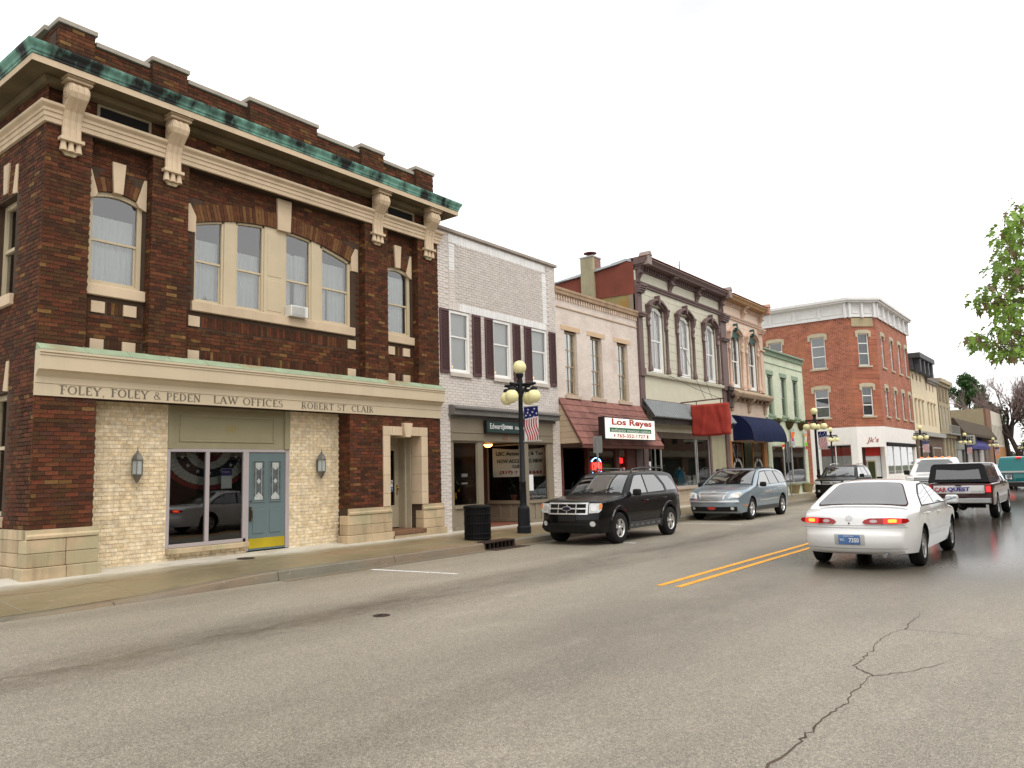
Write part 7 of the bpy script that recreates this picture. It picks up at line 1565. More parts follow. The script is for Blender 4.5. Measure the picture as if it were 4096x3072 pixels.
def suv(name, label, x, y, heading, pcol, style, metal=.2):
    t = car(name, label, x, y, heading); ax = (1.31, -1.31)
    top = [(2.05, .27, 1), (2.17, .36), (2.21, .56), (2.19, .74), (2.15, .95), (2.04, 1.03), (1.55, 1.09), (1.0, 1.14), (.92, 1.155, 1), (.62, 1.40), (.30, 1.615), (.02, 1.685), (-.6, 1.71), (-1.3, 1.69), (-1.78, 1.63), (-1.90, 1.56), (-2.02, 1.30), (-2.12, 1.06), (-2.16, .92), (-2.20, .64), (-2.20, .46), (-2.10, .36), (-2.0, .30, 1)]
    c = Car(t, top, 1.80, 1.10, .30, ax, .365, zb=.30, r=.075, taper=(.72, .14, .10), bow=(.17, .10)); P = paint(name + '_paint', pcol, metal); c.body(P)
    wheels(t, ax, 1.60, .365, .60, .235, 5)
    # glazing: black surround then panes
    c.topp('windshield_surround', [(.95, -1), (.95, 1), (.28, 1), (.28, -1)], TRIM, .004); ws = c.topp('windshield', [(.90, -.93), (.90, .93), (.34, .95), (.34, -.95)], CGLC, .010)
    g1 = [(.78, 1.135), (.30, 1.545), (.20, 1.575), (-.10, 1.585), (-.12, 1.145)]; g2 = [(-.19, 1.145), (-.17, 1.585), (-.80, 1.575), (-1.08, 1.30), (-1.10, 1.165)]; g3 = [(-1.24, 1.17), (-1.20, 1.32), (-.98, 1.555), (-1.55, 1.535), (-1.72, 1.42), (-1.90, 1.18)]
    c.side('window_surround', [(.90, 1.11), (.32, 1.60), (.1, 1.615), (-.85, 1.61), (-1.15, 1.31), (-1.16, 1.13)], TRIM, .003)
    for g, m in ((g1, CGL), (g2, CGLR), (g3, CGLR)): c.side('side_window', g, m, .008)
    c.end('rear_window', rrect(-.62, .62, 1.14, 1.55, .06), CGLR, .01, True, mirror=False)
    for pts in ([(.55, 1.09), (.52, .7), (.60, .42)], [(-.14, 1.10), (-.16, .6), (-.16, .36)], [(-1.0, 1.10), (-.93, .75), (-.90, .60)]): c.strip('door_seam', pts, .012, TRIM, .003)
    c.strip('side_crease', [(1.9, .98), (0, .985), (-2.0, 1.0)], .02, P, .012); handles(c, [(-.0, .96), (-1.0, .985)], P)
    for a in ax:   # flared wheel arches
        for sd in (1, -1):
            b = MB(); n = 18; r0, r1 = .425, .53
            for k in range(n):
                a0, a1 = R(-12 + 204 * k / n), R(-12 + 204 * (k + 1) / n)
                v = []
                for rr_, o in ((r0, .012), (r0 + .02, .035), (r1 - .02, .03), (r1, .004)):
                    for aa in (a0, a1): xx, zz = a + rr_ * math.cos(aa), .365 + rr_ * math.sin(aa); v.append(c.pt(xx, sd * (c.w(xx, zz) + o), zz))
                for q in range(3): f = (2 * q, 2 * q + 1, 2 * q + 3, 2 * q + 2); b.add(v, [f if sd < 0 else f[::-1]], None, True)
            b.build('arch_flare', P if style == 0 else CLAD, t)
    c.side('sill_cladding', rect(-.86, .84, .31, .47), CLAD, .02, step=.2)
    if style == 0:
        for k in range(6): xx = -.72 + .28 * k; c.side('sill_pad', rect(xx, xx + .14, .36, .41), mat('sill_pad_grey', (.16, .16, .16), .5), .026, sides=(1,))
    mirror(c, .62, 1.10, TRIM)
    # front
    c.end('lower_bumper', [(-.80, .29), (.80, .29), (.84, .40), (.76, .52), (-.76, .52), (-.84, .40)], TRIM if style == 0 else TRIM, .006, mirror=False)
    if style == 0:
        gr = c.end('grille_back', rect(-.53, .53, .735, .965), BLACK, .012, mirror=False)
        b = []
        for q in (rect(-.55, .55, .955, .985), rect(-.55, .55, .715, .745), rect(-.55, -.50, .745, .955), rect(.50, .55, .745, .955), rect(-.50, .50, .835, .865)): c.end('grille_bar', q, CHR, .03, mirror=False, thick=.03)
        for yq in (-.25, 0, .25): c.end('grille_bar', rect(yq - .012, yq + .012, .745, .955), CHR, .026, mirror=False)
        c.end('emblem', ell(0, .85, .11, .045), mat('emblem_dark_blue', (.02, .02, .04), .3), .045, mirror=False, thick=.02); c.end('emblem_rim', ell(0, .85, .122, .056), CHR, .04, mirror=False, thick=.02)
        hl = c.end('headlight', [(.57, .74), (.80, .755), (.86, .82), (.87, .93), (.84, .965), (.57, .965)], LENS, .012); c.end('turn_signal', [(.80, .83), (.865, .835), (.872, .93), (.845, .96), (.80, .96)], AMB, .018)
        c.end('lamp_reflector', ell(.68, .86, .07, .075), CHR, .016)
        c.end('number_plate_holder', rect(-.24, .24, .56, .70), TRIM, .012, mirror=False); c.end('fog_bezel', ell(.66, .50, .11, .09), TRIM, .012); c.end('fog_light', ell(.66, .50, .065, .06), FOG, .02)
        c.end('air_intake', rect(-.5, .5, .38, .46), BLACK, .012, mirror=False)
    else:
        c.end('grille_back', rect(-.42, .42, .78, .94), BLACK, .012, mirror=False)
        for z in (.80, .86, .92): c.end('grille_bar', rect(-.43, .43, z - .014, z + .014), CHR, .03, mirror=False)
        c.end('emblem', ell(0, .86, .08, .045), CHR, .045, mirror=False); c.end('headlight', [(.47, .79), (.78, .80), (.86, .86), (.85, .96), (.55, .95)], LENS, .012); c.end('turn_signal', [(.78, .80), (.86, .86), (.86, .90), (.74, .84)], AMB, .018); c.end('fog_light', ell(.6, .48, .06, .06), FOG, .02)
    c.strip('hood_seam', [(1.95, 1.0), (1.0, 1.10)], .012, TRIM, .004)
    # rear
    c.end('tail_light', [(.60, .95), (.78, .95), (.80, 1.22), (.70, 1.42), (.64, 1.42)], REDL, .012, True); c.side('tail_light_side', [(-2.02, .97), (-2.16, .98), (-2.10, 1.2), (-2.02, 1.30)], REDL, .008); c.end('rear_bumper', rect(-.8, .8, .36, .60), CLAD, .02, True, mirror=False, thick=.03)
    # roof rails, wipers
    for sd in (1, -1):
        b = MB(); y = sd * .58; b.tube([(.12, y, 1.675), (.02, y, 1.735), (-.5, y, 1.765), (-1.45, y, 1.75), (-1.62, y, 1.68)], .022, 6); b.tube([(-.62, y, 1.69), (-.62, y, 1.76)], .02, 5); b.build('roof_rail', CLAD if style == 0 else ALLOY, t)
    b = MB(); b.tube([(.96, -.05, 1.165), (.80, .45, 1.29)], .01, 4); b.tube([(.96, -.60, 1.165), (.83, -.12, 1.27)], .01, 4); b.build('wiper', TRIM, t)
    if style == 0:
        b = MB(); b.tube([(1.0, -.70, 1.13), (.8, -.71, 1.45)], .005, 4); b.build('aerial', TRIM, t)
    b = MB(); b.box(-.15, .35, -.62, .62, .5, 1.12); b.box(-1.2, -.7, -.62, .62, .5, 1.1)
    for yq in (-.38, .38): b.box(-.1, .05, yq - .22, yq + .22, 1.1, 1.35)
    b.build('seats', CABIN, t, bevel=.03)
    return c
SUV1 = suv('black_suv', 'black SUV with chrome three-bar grille parked nearest beside the lamp post', 17.28, 10.2, math.pi, (.0025, .0025, .003), 0, 0)
SUV2 = suv('dark_green_suv', 'very dark SUV parked by the second street lamp before the side street', 40.4, 10.65, math.pi, (.009, .010, .009), 1, 0)
# pale blue crossover
def crossover():
    t = car('blue_crossover', 'pale metallic blue crossover wagon parked behind the black SUV', 26.25, 10.42, math.pi); ax = (1.475, -1.475)
    top = [(2.30, .24, 1), (2.42, .34), (2.46, .52), (2.44, .68), (2.36, .84), (2.10, .97), (1.6, 1.06), (1.12, 1.13), (1.02, 1.15, 1), (.6, 1.41), (.18, 1.60), (-.1, 1.66), (-.8, 1.68), (-1.5, 1.65), (-2.0, 1.58), (-2.15, 1.50), (-2.36, 1.20), (-2.44, 1.0), (-2.50, .78), (-2.52, .58), (-2.46, .42), (-2.36, .30, 1)]
    c = Car(t, top, 2.0, 1.06, .34, ax, .36, zb=.28, r=.09, taper=(.68, .18, .13), bow=(.26, .15)); P = paint('ice_blue_paint', (.29, .365, .42), .5); c.body(P); wheels(t, ax, 1.74, .36, .62, .225, 5, mat('bright_alloy', (.72, .72, .72), .2, metal=.8))
    c.topp('windshield_surround', [(1.06, -1), (1.06, 1), (.16, 1), (.16, -1)], TRIM, .004); c.topp('windshield', [(1.0, -.94), (1.0, .94), (.22, .96), (.22, -.96)], CGLC, .010)
    c.side('window_surround', [(.98, 1.09), (.20, 1.555), (-.2, 1.585), (-1.5, 1.56), (-1.95, 1.42), (-2.22, 1.14)], TRIM, .003)
    for g, m in (([(.85, 1.11), (.22, 1.525), (-.25, 1.555), (-.27, 1.12)], CGL), ([(-.34, 1.12), (-.32, 1.555), (-1.0, 1.555), (-1.18, 1.13)], CGLR), ([(-1.28, 1.135), (-1.10, 1.55), (-1.5, 1.53), (-1.86, 1.42), (-2.12, 1.16)], CGLR)): c.side('side_window', g, m, .008)
    for pts in ([(.62, 1.07), (.58, .7), (.66, .38)], [(-.3, 1.08), (-.32, .36)], [(-1.2, 1.08), (-1.1, .8), (-1.02, .55)]): c.strip('door_seam', pts, .012, TRIM, .003)
    c.strip('side_moulding', [(.85, .60), (-.95, .63)], .035, CHR, .02); c.side('sill_cladding', rect(-1.0, 1.0, .285, .42), CLAD, .015, step=.2); handles(c, [(-.1, .93), (-1.0, .96)], P); mirror(c, .72, 1.06, TRIM)
    c.end('grille_back', [(-.46, .90), (-.36, .70), (.36, .70), (.46, .90)], BLACK, .012, mirror=False)
    for z in (.705, .745, .785, .825, .865, .905): w_ = .36 + (z - .70) / .2 * .10; c.end('grille_bar', rect(-w_, w_, z - .011, z + .011), CHR, .034, mirror=False)
    c.end('grille_frame', [(-.50, .92), (-.46, .92), (-.36, .70), (-.40, .68)], CHR, .03); c.end('emblem', ell(0, .935, .07, .03), CHR, .04, mirror=False)
    c.end('headlight', [(.52, .71), (.86, .74), (.90, .80), (.88, .90), (.80, .925), (.60, .88)], LENS, .012); c.end('lamp_reflector', ell(.70, .81, .06, .06), CHR, .017); c.end('turn_signal', [(.86, .745), (.90, .80), (.89, .87), (.83, .85)], mat('pale_amber', (.5, .38, .22), .2), .018)
    c.end('bumper_moulding', [(-.86, .60), (.86, .60), (.84, .655), (-.84, .655)], CHR, .02, mirror=False, thick=.02); c.end('lower_grille', [(-.78, .30), (.78, .30), (.80, .45), (-.80, .45)], TRIM, .012, mirror=False); c.end('fog_light', ell(.66, .40, .055, .05), FOG, .022); c.side('side_marker', rect(2.0, 2.2, .46, .50), AMB, .012)
    c.end('dealer_plate', ell(0, .41, .14, .055), mat('plate_red', (.5, .06, .05), .4), .03, mirror=False, thick=.01)
    c.end('tail_light', [(.62, .95), (.84, .95), (.86, 1.12), (.70, 1.2)], REDL, .012, True)
    for sd in (1, -1): MB().tube([(.0, sd * .60, 1.64), (-.1, sd * .60, 1.70), (-1.6, sd * .60, 1.69), (-1.75, sd * .59, 1.62)], .018, 6).build('roof_rail', TRIM, t)
    b = MB(); b.tube([(1.06, -.05, 1.15), (.86, .5, 1.28)], .01, 4); b.tube([(1.06, -.65, 1.15), (.9, -.12, 1.25)], .01, 4); b.build('wiper', TRIM, t)
    b = MB(); b.box(-.2, .35, -.7, .7, .5, 1.1); b.box(-1.3, -.8, -.7, .7, .5, 1.1)
    for yq in (-.4, .4): b.box(-.15, 0, yq - .24, yq + .24, 1.08, 1.35)
    b.build('seats', CABIN, t, bevel=.03)
crossover()
# white sedan, braking, seen from behind
BRK = emis('brake_glow', (1, .16, .02), 3.0); BRKR = emis('brake_red', (1, .02, .02), 1.8)
def sedan():
    t = car('white_sedan', 'white rounded four-door sedan with lit brake lights nearest in the wet lane', 15.72, 3.46, 0); ax = (1.378, -1.378)
    top = [(2.30, .22, 1), (2.44, .34), (2.47, .50), (2.42, .64), (2.28, .74), (1.9, .84), (1.3, .93), (1.05, .96, 1), (.65, 1.18), (.22, 1.35), (-.1, 1.405), (-.5, 1.41), (-.85, 1.37), (-1.20, 1.22), (-1.62, 1.02), (-1.74, .985, 1), (-2.1, .97), (-2.36, .93), (-2.46, .86), (-2.50, .74), (-2.52, .64), (-2.56, .55), (-2.55, .42), (-2.48, .30), (-2.36, .25, 1)]
    c = Car(t, top, 1.80, .93, .50, ax, .325, zb=.24, r=.10, taper=(.62, .20, .20), bow=(.34, .30), sidecurve=.07, archr=.045, shoulder=.015); P = paint('white_car_paint', (.80, .80, .79), 0, .25); c.body(P, .05); wheels(t, ax, 1.53, .325, .62, .205, 6, mat('wheel_cover', (.4, .4, .4), .4, metal=.5))
    c.topp('rear_window_surround', [(-.875, -.84), (-.875, .84), (-.92, .92), (-1.0, .945), (-1.57, .985), (-1.65, .95), (-1.67, .88), (-1.67, -.88), (-1.65, -.95), (-1.57, -.985), (-1.0, -.945), (-.92, -.92)], mat('rubber_brown', (.06, .03, .03), .6), .004); c.topp('rear_window', [(-.90, -.80), (-.90, .80), (-.94, .88), (-1.0, .91), (-1.56, .955), (-1.62, .93), (-1.645, .86), (-1.645, -.86), (-1.62, -.93), (-1.56, -.955), (-1.0, -.91), (-.94, -.88)], glass('sedan_rear_glass', (.60, .70, .67), .2), .010)
    c.topp('windshield', [(1.0, -.95), (1.0, .95), (.25, .95), (.25, -.95)], CGL, .008)
    for g in ([(.78, .965), (.25, 1.255), (-.18, 1.315), (-.22, .975)], [(-.28, .975), (-.24, 1.315), (-.62, 1.295), (-1.05, 1.15), (-1.28, .99)]): c.side('side_window', g, CGL, .008)
    c.side('window_surround', [(.92, .95), (.25, 1.285), (-.2, 1.34), (-.65, 1.322), (-1.08, 1.175), (-1.38, .965)], TRIM, .003)
    for pts in ([(.75, .93), (.72, .6), (.80, .28)], [(-.25, .94), (-.30, .6), (-.28, .27)], [(-1.15, .94), (-1.05, .72), (-.98, .6)]): c.strip('door_seam', pts, .010, mat('seam_grey', (.2, .2, .2), .6), .003)
    c.strip('side_moulding', [(1.0, .50), (-.95, .52)], .05, P, .018); handles(c, [(-.10, .83), (-1.05, .85)], P); mirror(c, .72, .93, P)
    # rear end
    tl = [(.20, .765), (.24, .735), (.60, .735), (.80, .745), (.845, .775), (.82, .815), (.60, .83), (.30, .825), (.23, .80)]
    c.end('tail_light', tl, REDL, .010, True); c.end('brake_lamp', rrect(.50, .74, .745, .82, .02), BRKR, .014, True); c.end('brake_filament', rrect(.56, .68, .757, .81, .02), BRK, .019, True); c.end('reverse_lamp', ell(.36, .78, .055, .025), mat('clear_lens', (.55, .42, .42), .2), .014, True)
    c.end('boot_seam', rect(-.50, .50, .708, .714), mat('seam_grey', (.2, .2, .2), .6), .004, True, mirror=False); c.end('bumper_seam', rect(-.82, .82, .672, .679), mat('seam_grey', (.2, .2, .2), .6), .004, True, mirror=False); c.end('lower_seam', rect(-.80, .80, .345, .352), mat('seam_grey', (.2, .2, .2), .6), .004, True, mirror=False)
    c.end('emblem', ell(0, .83, .05, .045), mat('emblem_silver', (.6, .6, .62), .3), .010, True, mirror=False); c.end('lock', ell(0, .745, .014, .014, 10), TRIM, .010, True, mirror=False)
    pl_ = c.end('plate_recess', rrect(-.23, .23, .405, .575, .02), mat('recess_grey', (.45, .45, .44), .5), .006, True, mirror=False); c.end('number_plate', rrect(-.165, .165, .415, .565, .015), mat('plate_blue', (.10, .20, .42), .4, .25, vs=12), .016, True, mirror=False)
    xr = c.xfront(.49, True) - .022; text_on('7350', t, _MC['sign_white'], (xr, .0, .45), w=.15, h=.07, ux=(0, -1, 0), nz=(-1, 0, 0), depth=.001, bold=.02); text_on('WC', t, _MC['sign_white'], (xr, .14, .47), w=.07, h=.04, ux=(0, -1, 0), nz=(-1, 0, 0), depth=.001); text_on('INDIANA', t, _MC['sign_white'], (xr, .08, .54), w=.16, h=.018, ux=(0, -1, 0), nz=(-1, 0, 0), depth=.001)
    MB().box(-1.55, -1.5, -.07, .07, 1.005, 1.045).build('high_brake_lamp', BRKR, t)
    c.end('headlight', [(.45, .66), (.75, .66), (.78, .72), (.5, .74)], LENS, .01)
    b = MB(); b.box(-.1, .35, -.62, .62, .4, .95); b.box(-1.25, -.75, -.62, .62, .4, .95)
    for yq in (-.36, .36): b.box(-.12, 0, yq - .22, yq + .22, .9, 1.18)
    b.box(-1.7, -1.2, -.65, .65, .8, .93); b.build('seats', mat('seat_grey', (.30, .31, .30), .9), t, bevel=.04)
    b = MB(); b.ball((.02, .36, 1.18), .10, 12, 8, 1.15); b.lathe([(.2, -.28), (.2, -.1), (.06, 0)], (.02, .36, 1.08), 10); b.build('driver_shape', CABIN, t)
    MB().tube([(-2.3, -.5, .26), (-2.5, -.5, .25)], .03, 8).build('exhaust', STEEL, t)
    return c
sedan()
def pickup(name, label, x, y, heading, pcol, topper=False, bedlen=1.75, H=1.62, W=1.76, wb=3.0, rw=.35, lift=0, lower=None):
    t = car(name, label, x, y, heading); hf = wb / 2; ax = (hf, -hf); zr = 1.05 + lift; F = hf + .78; Rr = -hf - .95
    cabr = Rr + bedlen + .25
    top = [(F - .12, .32 + lift, 1), (F, .42 + lift), (F + .02, .62 + lift), (F - .02, .86 + lift), (F - .12, .98 + lift), (hf + .2, 1.04 + lift), (hf - .45, 1.10 + lift), (hf - .52, 1.12 + lift, 1), (hf - .95, 1.50 + lift), (hf - 1.15, H - .02 + lift), (hf - 1.5, H + .03 + lift), (cabr + .35, H + .03 + lift), (cabr + .1, H - .03 + lift), (cabr, 1.30 + lift), (cabr - .04, zr + .03, 1), (cabr - .12, zr + .01, 1), (Rr + .3, zr + .01), (Rr + .06, zr, 1), (Rr + .02, .8 + lift), (Rr + .03, .55 + lift, 1), (Rr + .1, .44 + lift, 1)]
    c = Car(t, top, W, 1.04 + lift, .26, ax, rw, zb=.40 + lift, r=.05, taper=(.8, .12, .03), bow=(.14, .02), sidecurve=.03, archr=.07, shoulder=.015); P = paint(name + '_paint', pcol, .15); c.body(P, .015); wheels(t, ax, W - .22, rw, .56, .22, 5, mat('truck_wheel', (.45, .45, .45), .4, metal=.6))
    c.topp('windshield', [(hf - .56, -.93), (hf - .56, .93), (hf - 1.10, .94), (hf - 1.10, -.94)], CGL, .008); z0 = 1.10 + lift; z1 = H - .08 + lift
    c.side('side_window', [(hf - .75, z0), (hf - 1.12, z1), (cabr + .65, z1), (cabr + .65, z0)], CGL, .008); c.side('side_window', [(cabr + .58, z0), (cabr + .58, z1), (cabr + .18, z1), (cabr + .12, z0)], CGLR, .008)
    for pts in ([(hf - .62, z0 - .04), (hf - .66, .5 + lift)], [(cabr + .60, z0 - .04), (cabr + .60, .45 + lift)], [(cabr - .03, zr - .01), (cabr - .03, .45 + lift)]): c.strip('door_seam', pts, .012, TRIM, .003)
    handles(c, [(cabr + .75, .92 + lift)], TRIM); mirror(c, hf - .72, 1.06 + lift, TRIM, (.09, .24, .20))
    # cab rear window as its own pane on the sloping back
    b = MB(); xq = cabr + .065; b.add([(xq - .04, -.60, 1.18 + lift), (xq - .04, .60, 1.18 + lift), (xq + .025, .55, H - .12 + lift), (xq + .025, -.55, H - .12 + lift)], [(3, 2, 1, 0)]); b.build('rear_window', CGLR, t)
    if lower: c.side('lower_two_tone', rect(Rr + .1, F - .1, .42 + lift, .62 + lift), lower, .004, step=.2)
    # rear bumper and lights
    b = MB(); b.box(Rr - .10, Rr + .02, -W / 2 + .06, W / 2 - .06, .47 + lift, .62 + lift); b.build('rear_bumper', mat('dull_chrome', (.42, .42, .42), .3, .1, metal=.8), t, bevel=.02); b = MB(); b.box(Rr - .102, Rr, -.20, .62, .622 + lift, .635 + lift); b.build('bumper_step', TRIM, t)
    return t, c, (F, Rr, cabr, zr)
# maroon pickup with black topper
PT, PC, (F_, R_, CB_, ZR_) = pickup('maroon_pickup', 'maroon pickup with black topper and auto parts sign on its tailgate', 28.65, 3.70, 0, (.055, .016, .016), lower=mat('lower_silver', (.36, .33, .31), .35, metal=.4))
tp = MB(); n = 8
topper_sec = [(-.80, 0), (-.80, .02), (-.70, .50), (-.62, .56), (.62, .56), (.70, .50), (.80, .02), (.80, 0)]
v = [(R_ + .05 + (.10 if z > .3 else 0), y, ZR_ + .02 + z) for y, z in topper_sec] + [(CB_ - .1, y, ZR_ + .02 + z) for y, z in topper_sec]; k = len(topper_sec)
tp.add(v, [tuple(range(k)), tuple(range(2 * k - 1, k - 1, -1))] + [(i, i + k, (i + 1) % k + k, (i + 1) % k) for i in range(k)]); tpo = tp.build('topper', mat('topper_black', (.012, .011, .012), .4, .1), PT, bevel=.03)
b = MB(); b.add([(R_ + .045, -.60, ZR_ + .12), (R_ + .045, .60, ZR_ + .12), (R_ + .14, .54, ZR_ + .47), (R_ + .14, -.54, ZR_ + .47)], [(3, 2, 1, 0)]); b.build('topper_window', glass('topper_glass', (.45, .47, .45), .16), PT)
b = MB(); b.box(R_ + .16, CB_ - .2, -.6, .6, ZR_ + .03, ZR_ + .05); b.build('topper_floor', mat('topper_pale', (.22, .22, .2), .9), tpo)
for sd in (1, -1):
    b = MB(); xa, xb = R_ + .35, CB_ - .3; yy = lambda z: sd * (.795 - (z / .5) * .095 + .01)
    b.add([(xa, yy(.12), ZR_ + .14), (xb, yy(.12), ZR_ + .14), (xb, yy(.42), ZR_ + .44), (xa, yy(.42), ZR_ + .44)], [(0, 1, 2, 3)]); b.build('topper_side_window', CGLR, PT)
PC.end('tailgate_sign', rect(-.66, .66, .755, .985), mat('sign_grey_white', (.70, .69, .68), .5, .04), .012, True, mirror=False, thick=.01); xs_ = R_ - .005
MCQR = mat('lettering_red', (.45, .03, .06), .5); MCQB = mat('lettering_blue', (.05, .03, .30), .5)
text_on('CAR', PT, MCQR, (xs_, .64, .80), w=.33, h=.135, ux=(0, -1, 0), nz=(-1, 0, 0), depth=.003, bold=.035); text_on('QUEST', PT, MCQB, (xs_, .29, .80), w=.58, h=.135, ux=(0, -1, 0), nz=(-1, 0, 0), depth=.003, bold=.035); text_on('AUTO PARTS', PT, mat('lettering_grey', (.2, .2, .22), .6), (xs_, -.31, .79), w=.33, h=.035, ux=(0, -1, 0), nz=(-1, 0, 0), depth=.003)
for sd in (1, -1): b = MB(); ya = sorted((sd * .69, sd * .84)); b.box(R_ - .03, R_ + .06, ya[0], ya[1], .76, 1.02); b.build('tail_light', REDL, PT, bevel=.015); b = MB(); ya = sorted((sd * .71, sd * .82)); b.box(R_ - .036, R_ - .028, ya[0], ya[1], .80, .94); b.build('brake_lamp', BRKR, PT)
b = MB(); b.box(R_ - .02, R_ + .02, -.08, .08, .975, 1.01); b.build('tailgate_handle', TRIM, PT, bevel=.008)
b = MB(); b.box(R_ - .112, R_ - .101, .10, .42, .475, .615); b.build('number_plate', mat('plate_pale', (.62, .60, .56), .5, .1), PT); text_on('128397B', PT, mat('plate_ink', (.2, .2, .25), .6), (R_ - .113, .39, .51), w=.26, h=.06, ux=(0, -1, 0), nz=(-1, 0, 0), depth=.001)
b = MB(); b.box(R_ - .13, R_ - .02, -.02, .02, .36, .47); b.tube([(R_ + .3, -.3, .36), (R_ + .05, -.32, .34)], .03, 6); b.build('tow_hitch', TRIM, PT); b = MB(); b.tube([(R_ + .5, -.6, .36), (R_ + .5, .6, .36)], .05, 8); b.ball((R_ + .5, 0, .36), .13, 12, 8); b.build('rear_axle', TRIM, PT)
# white oncoming pickup with amber roof lamps
WT, WC_, (F2, R2, CB2, ZR2) = pickup('white_pickup', 'white oncoming pickup with orange roof lamps half hidden by the maroon pickup', 39.5, 6.3, math.pi, (.78, .77, .76), False, 2.2, H=1.76, W=1.98, wb=3.5, rw=.40, lift=.12)
for k in range(5): MB().box(F2 - 2.10, F2 - 2.0, -.55 + .275 * k - .05, -.55 + .275 * k + .05, 1.755 + .14, 1.80 + .14).build('roof_lamp', emis('amber_marker', (1, .16, .04), 1.6), WT, bevel=.01)
WC_.end('grille_back', rect(-.58, .58, .80, 1.06), BLACK, .012, mirror=False)
for z in (.84, .92, 1.0): WC_.end('grille_bar', rect(-.60, .60, z - .015, z + .015), CHR, .03, mirror=False)
WC_.end('headlight', rect(.62, .90, .90, 1.06), LENS, .014); WC_.end('turn_signal', rect(.60, .92, .80, .885), emis('amber_lamp_lit', (1, .35, .05), 1.8), .014); b = MB(); b.box(F2 - .02, F2 + .12, -.9, .9, .52, .74); b.build('front_bumper', CHR, WT, bevel=.02)
# teal pickup ahead
TT, TC, (F3, R3, CB3, ZR3) = pickup('teal_pickup', 'teal green pickup ahead of the maroon one cut by the right edge', 44.7, 3.6, 0, (.006, .165, .17), False, 2.1, H=1.74, W=1.98, wb=3.5, rw=.39, lift=.10)
b = MB(); b.box(R3 - .01, R3 + .05, -.9, .9, ZR3 - .02, ZR3 + .05); b.build('tailgate_cap', ALLOY, TT); MB().box(CB3 - .02, CB3 + .12, -.10, .10, 1.80, 1.85).build('high_brake_lamp', BRKR, TT)
for sd in (1, -1): b = MB(); ya = sorted((sd * .80, sd * .94)); b.box(R3 - .03, R3 + .05, ya[0], ya[1], .80, 1.10); b.build('tail_light', REDL, TT, bevel=.015)
b = MB(); b.box(R3 - .15, R3 + .02, -.92, .92, .48, .70); b.build('step_bumper', mat('dark_bumper', (.03, .03, .03), .4, metal=.4), TT, bevel=.02)
# simple distant cars queueing ahead
def far_sedan(name, label, x, y, pcol):
    t = car(name, label, x, y, math.pi if y > 6 else 0); ax = (1.35, -1.35)
    top = [(2.2, .25, 1), (2.33, .5), (2.2, .75), (1.2, .95), (1.0, .98, 1), (.3, 1.38), (-.4, 1.43), (-.9, 1.36), (-1.6, 1.02), (-1.75, 1.0, 1), (-2.25, .95), (-2.35, .7), (-2.35, .4), (-2.2, .26, 1)]
    c = Car(t, top, 1.78, .95, .42, ax, .32, zb=.26, r=.09, taper=(.65, .18, .15), bow=(.25, .2)); c.body(paint(name + '_paint', pcol, .4)); wheels(t, ax, 1.52, .32, .6, .2, 5); c.topp('rear_window', [(-.92, -.93), (-.92, .93), (-1.62, .95), (-1.62, -.95)], CGL, .01); c.topp('windshield', [(.95, -.93), (.95, .93), (.32, .93), (.32, -.93)], CGL, .01)
    c.side('side_window', [(.7, .99), (.25, 1.30), (-.6, 1.33), (-1.2, 1.02)], CGL, .008); c.end('tail_light', rect(.5, .8, .72, .86), BRKR, .012, True); c.end('number_plate', rect(-.16, .16, .6, .72), _MC['plate_pale'], .012, True, mirror=False); return c
far_sedan('silver_sedan', 'silver sedan roof just visible beyond the white pickup in the far lane', 66.0, 7.3, (.55, .55, .56)); far_sedan('grey_green_sedan', 'pale grey sedan far ahead at the right edge of the photo', 56.0, 4.2, (.40, .43, .42))
# ---------------------------------------------------------------- street furniture
MIRN = mat('lamp_iron', (.014, .015, .018), .6, .15, bump=.1, bs=30, spec=.2); MGLOBE = mat('lamp_globe', (.77, .71, .38), .35, .04, emit=(.9, .85, .5), es=.06)
MFB = mat('banner_blue', (.012, .018, .13), .7); MFR = mat('banner_red', (.42, .015, .03), .7); MFW = mat('banner_cloth', (.72, .70, .70), .7)
def flag_parts(t):
    y0, wd, z0, hh = -.11, .45, 2.37, .88; zs = z0 + hh * .62
    P = lambda u, z, o: (o + .012 * math.sin(z * 7), y0 - wd * u, z)
    c = MB(); c.grid(lambda u, v: P(u, z0 + hh * v, 0), 4, 12); cl_ = c.build('banner', MFW, t)
    for sg in (-1, 1):
        b = MB(); b.grid(lambda u, v: P(u, zs + .03 + .05 * u + (z0 + hh - zs - .03 - .05 * u) * v, sg * .003), 6, 4, False); b.build('canton', MFB, cl_)
        for k in range(6):      # waving stripes
            b = MB(); n = 16
            def st(u, v, k=k):
                x = (k + .15 + .5 * u) / 6; z = z0 + .005 + (zs - .01 - z0 + .05 * x) * v; xx = x + .10 * math.sin(v * 5.5 + .6) * (1 - .3 * v) - .16 * (v - .5) + .04
                return P(min(1, max(0, xx)), z, sg * .003)
            b.grid(st, 1, n, False); b.build('stripe', MFR, cl_)
        for r_, (u, z) in enumerate(((.3, .92), (.75, .93), (.25, .83), (.6, .84), (.12, .75), (.42, .75), (.88, .79), (.3, .655), (.68, .70))):
            cu, cz = u, z0 + hh * z; pts = [(cu + (.075 if i % 2 == 0 else .032) * math.sin(i * math.pi / 5), cz + (.034 if i % 2 == 0 else .014) * math.cos(i * math.pi / 5)) for i in range(10)]
            b = MB(); b.add([P(*q, sg * .0055) for q in pts], [tuple(range(10))]); b.build('star', MFW, cl_)
    b = MB()
    for z in (z0 + hh + .012, z0 - .012): b.tube([(0, -.02, z), (0, y0 - wd - .08, z)], .012, 6)
    b.build('banner_rod', mat('rod_pale', (.55, .55, .52), .5), t)
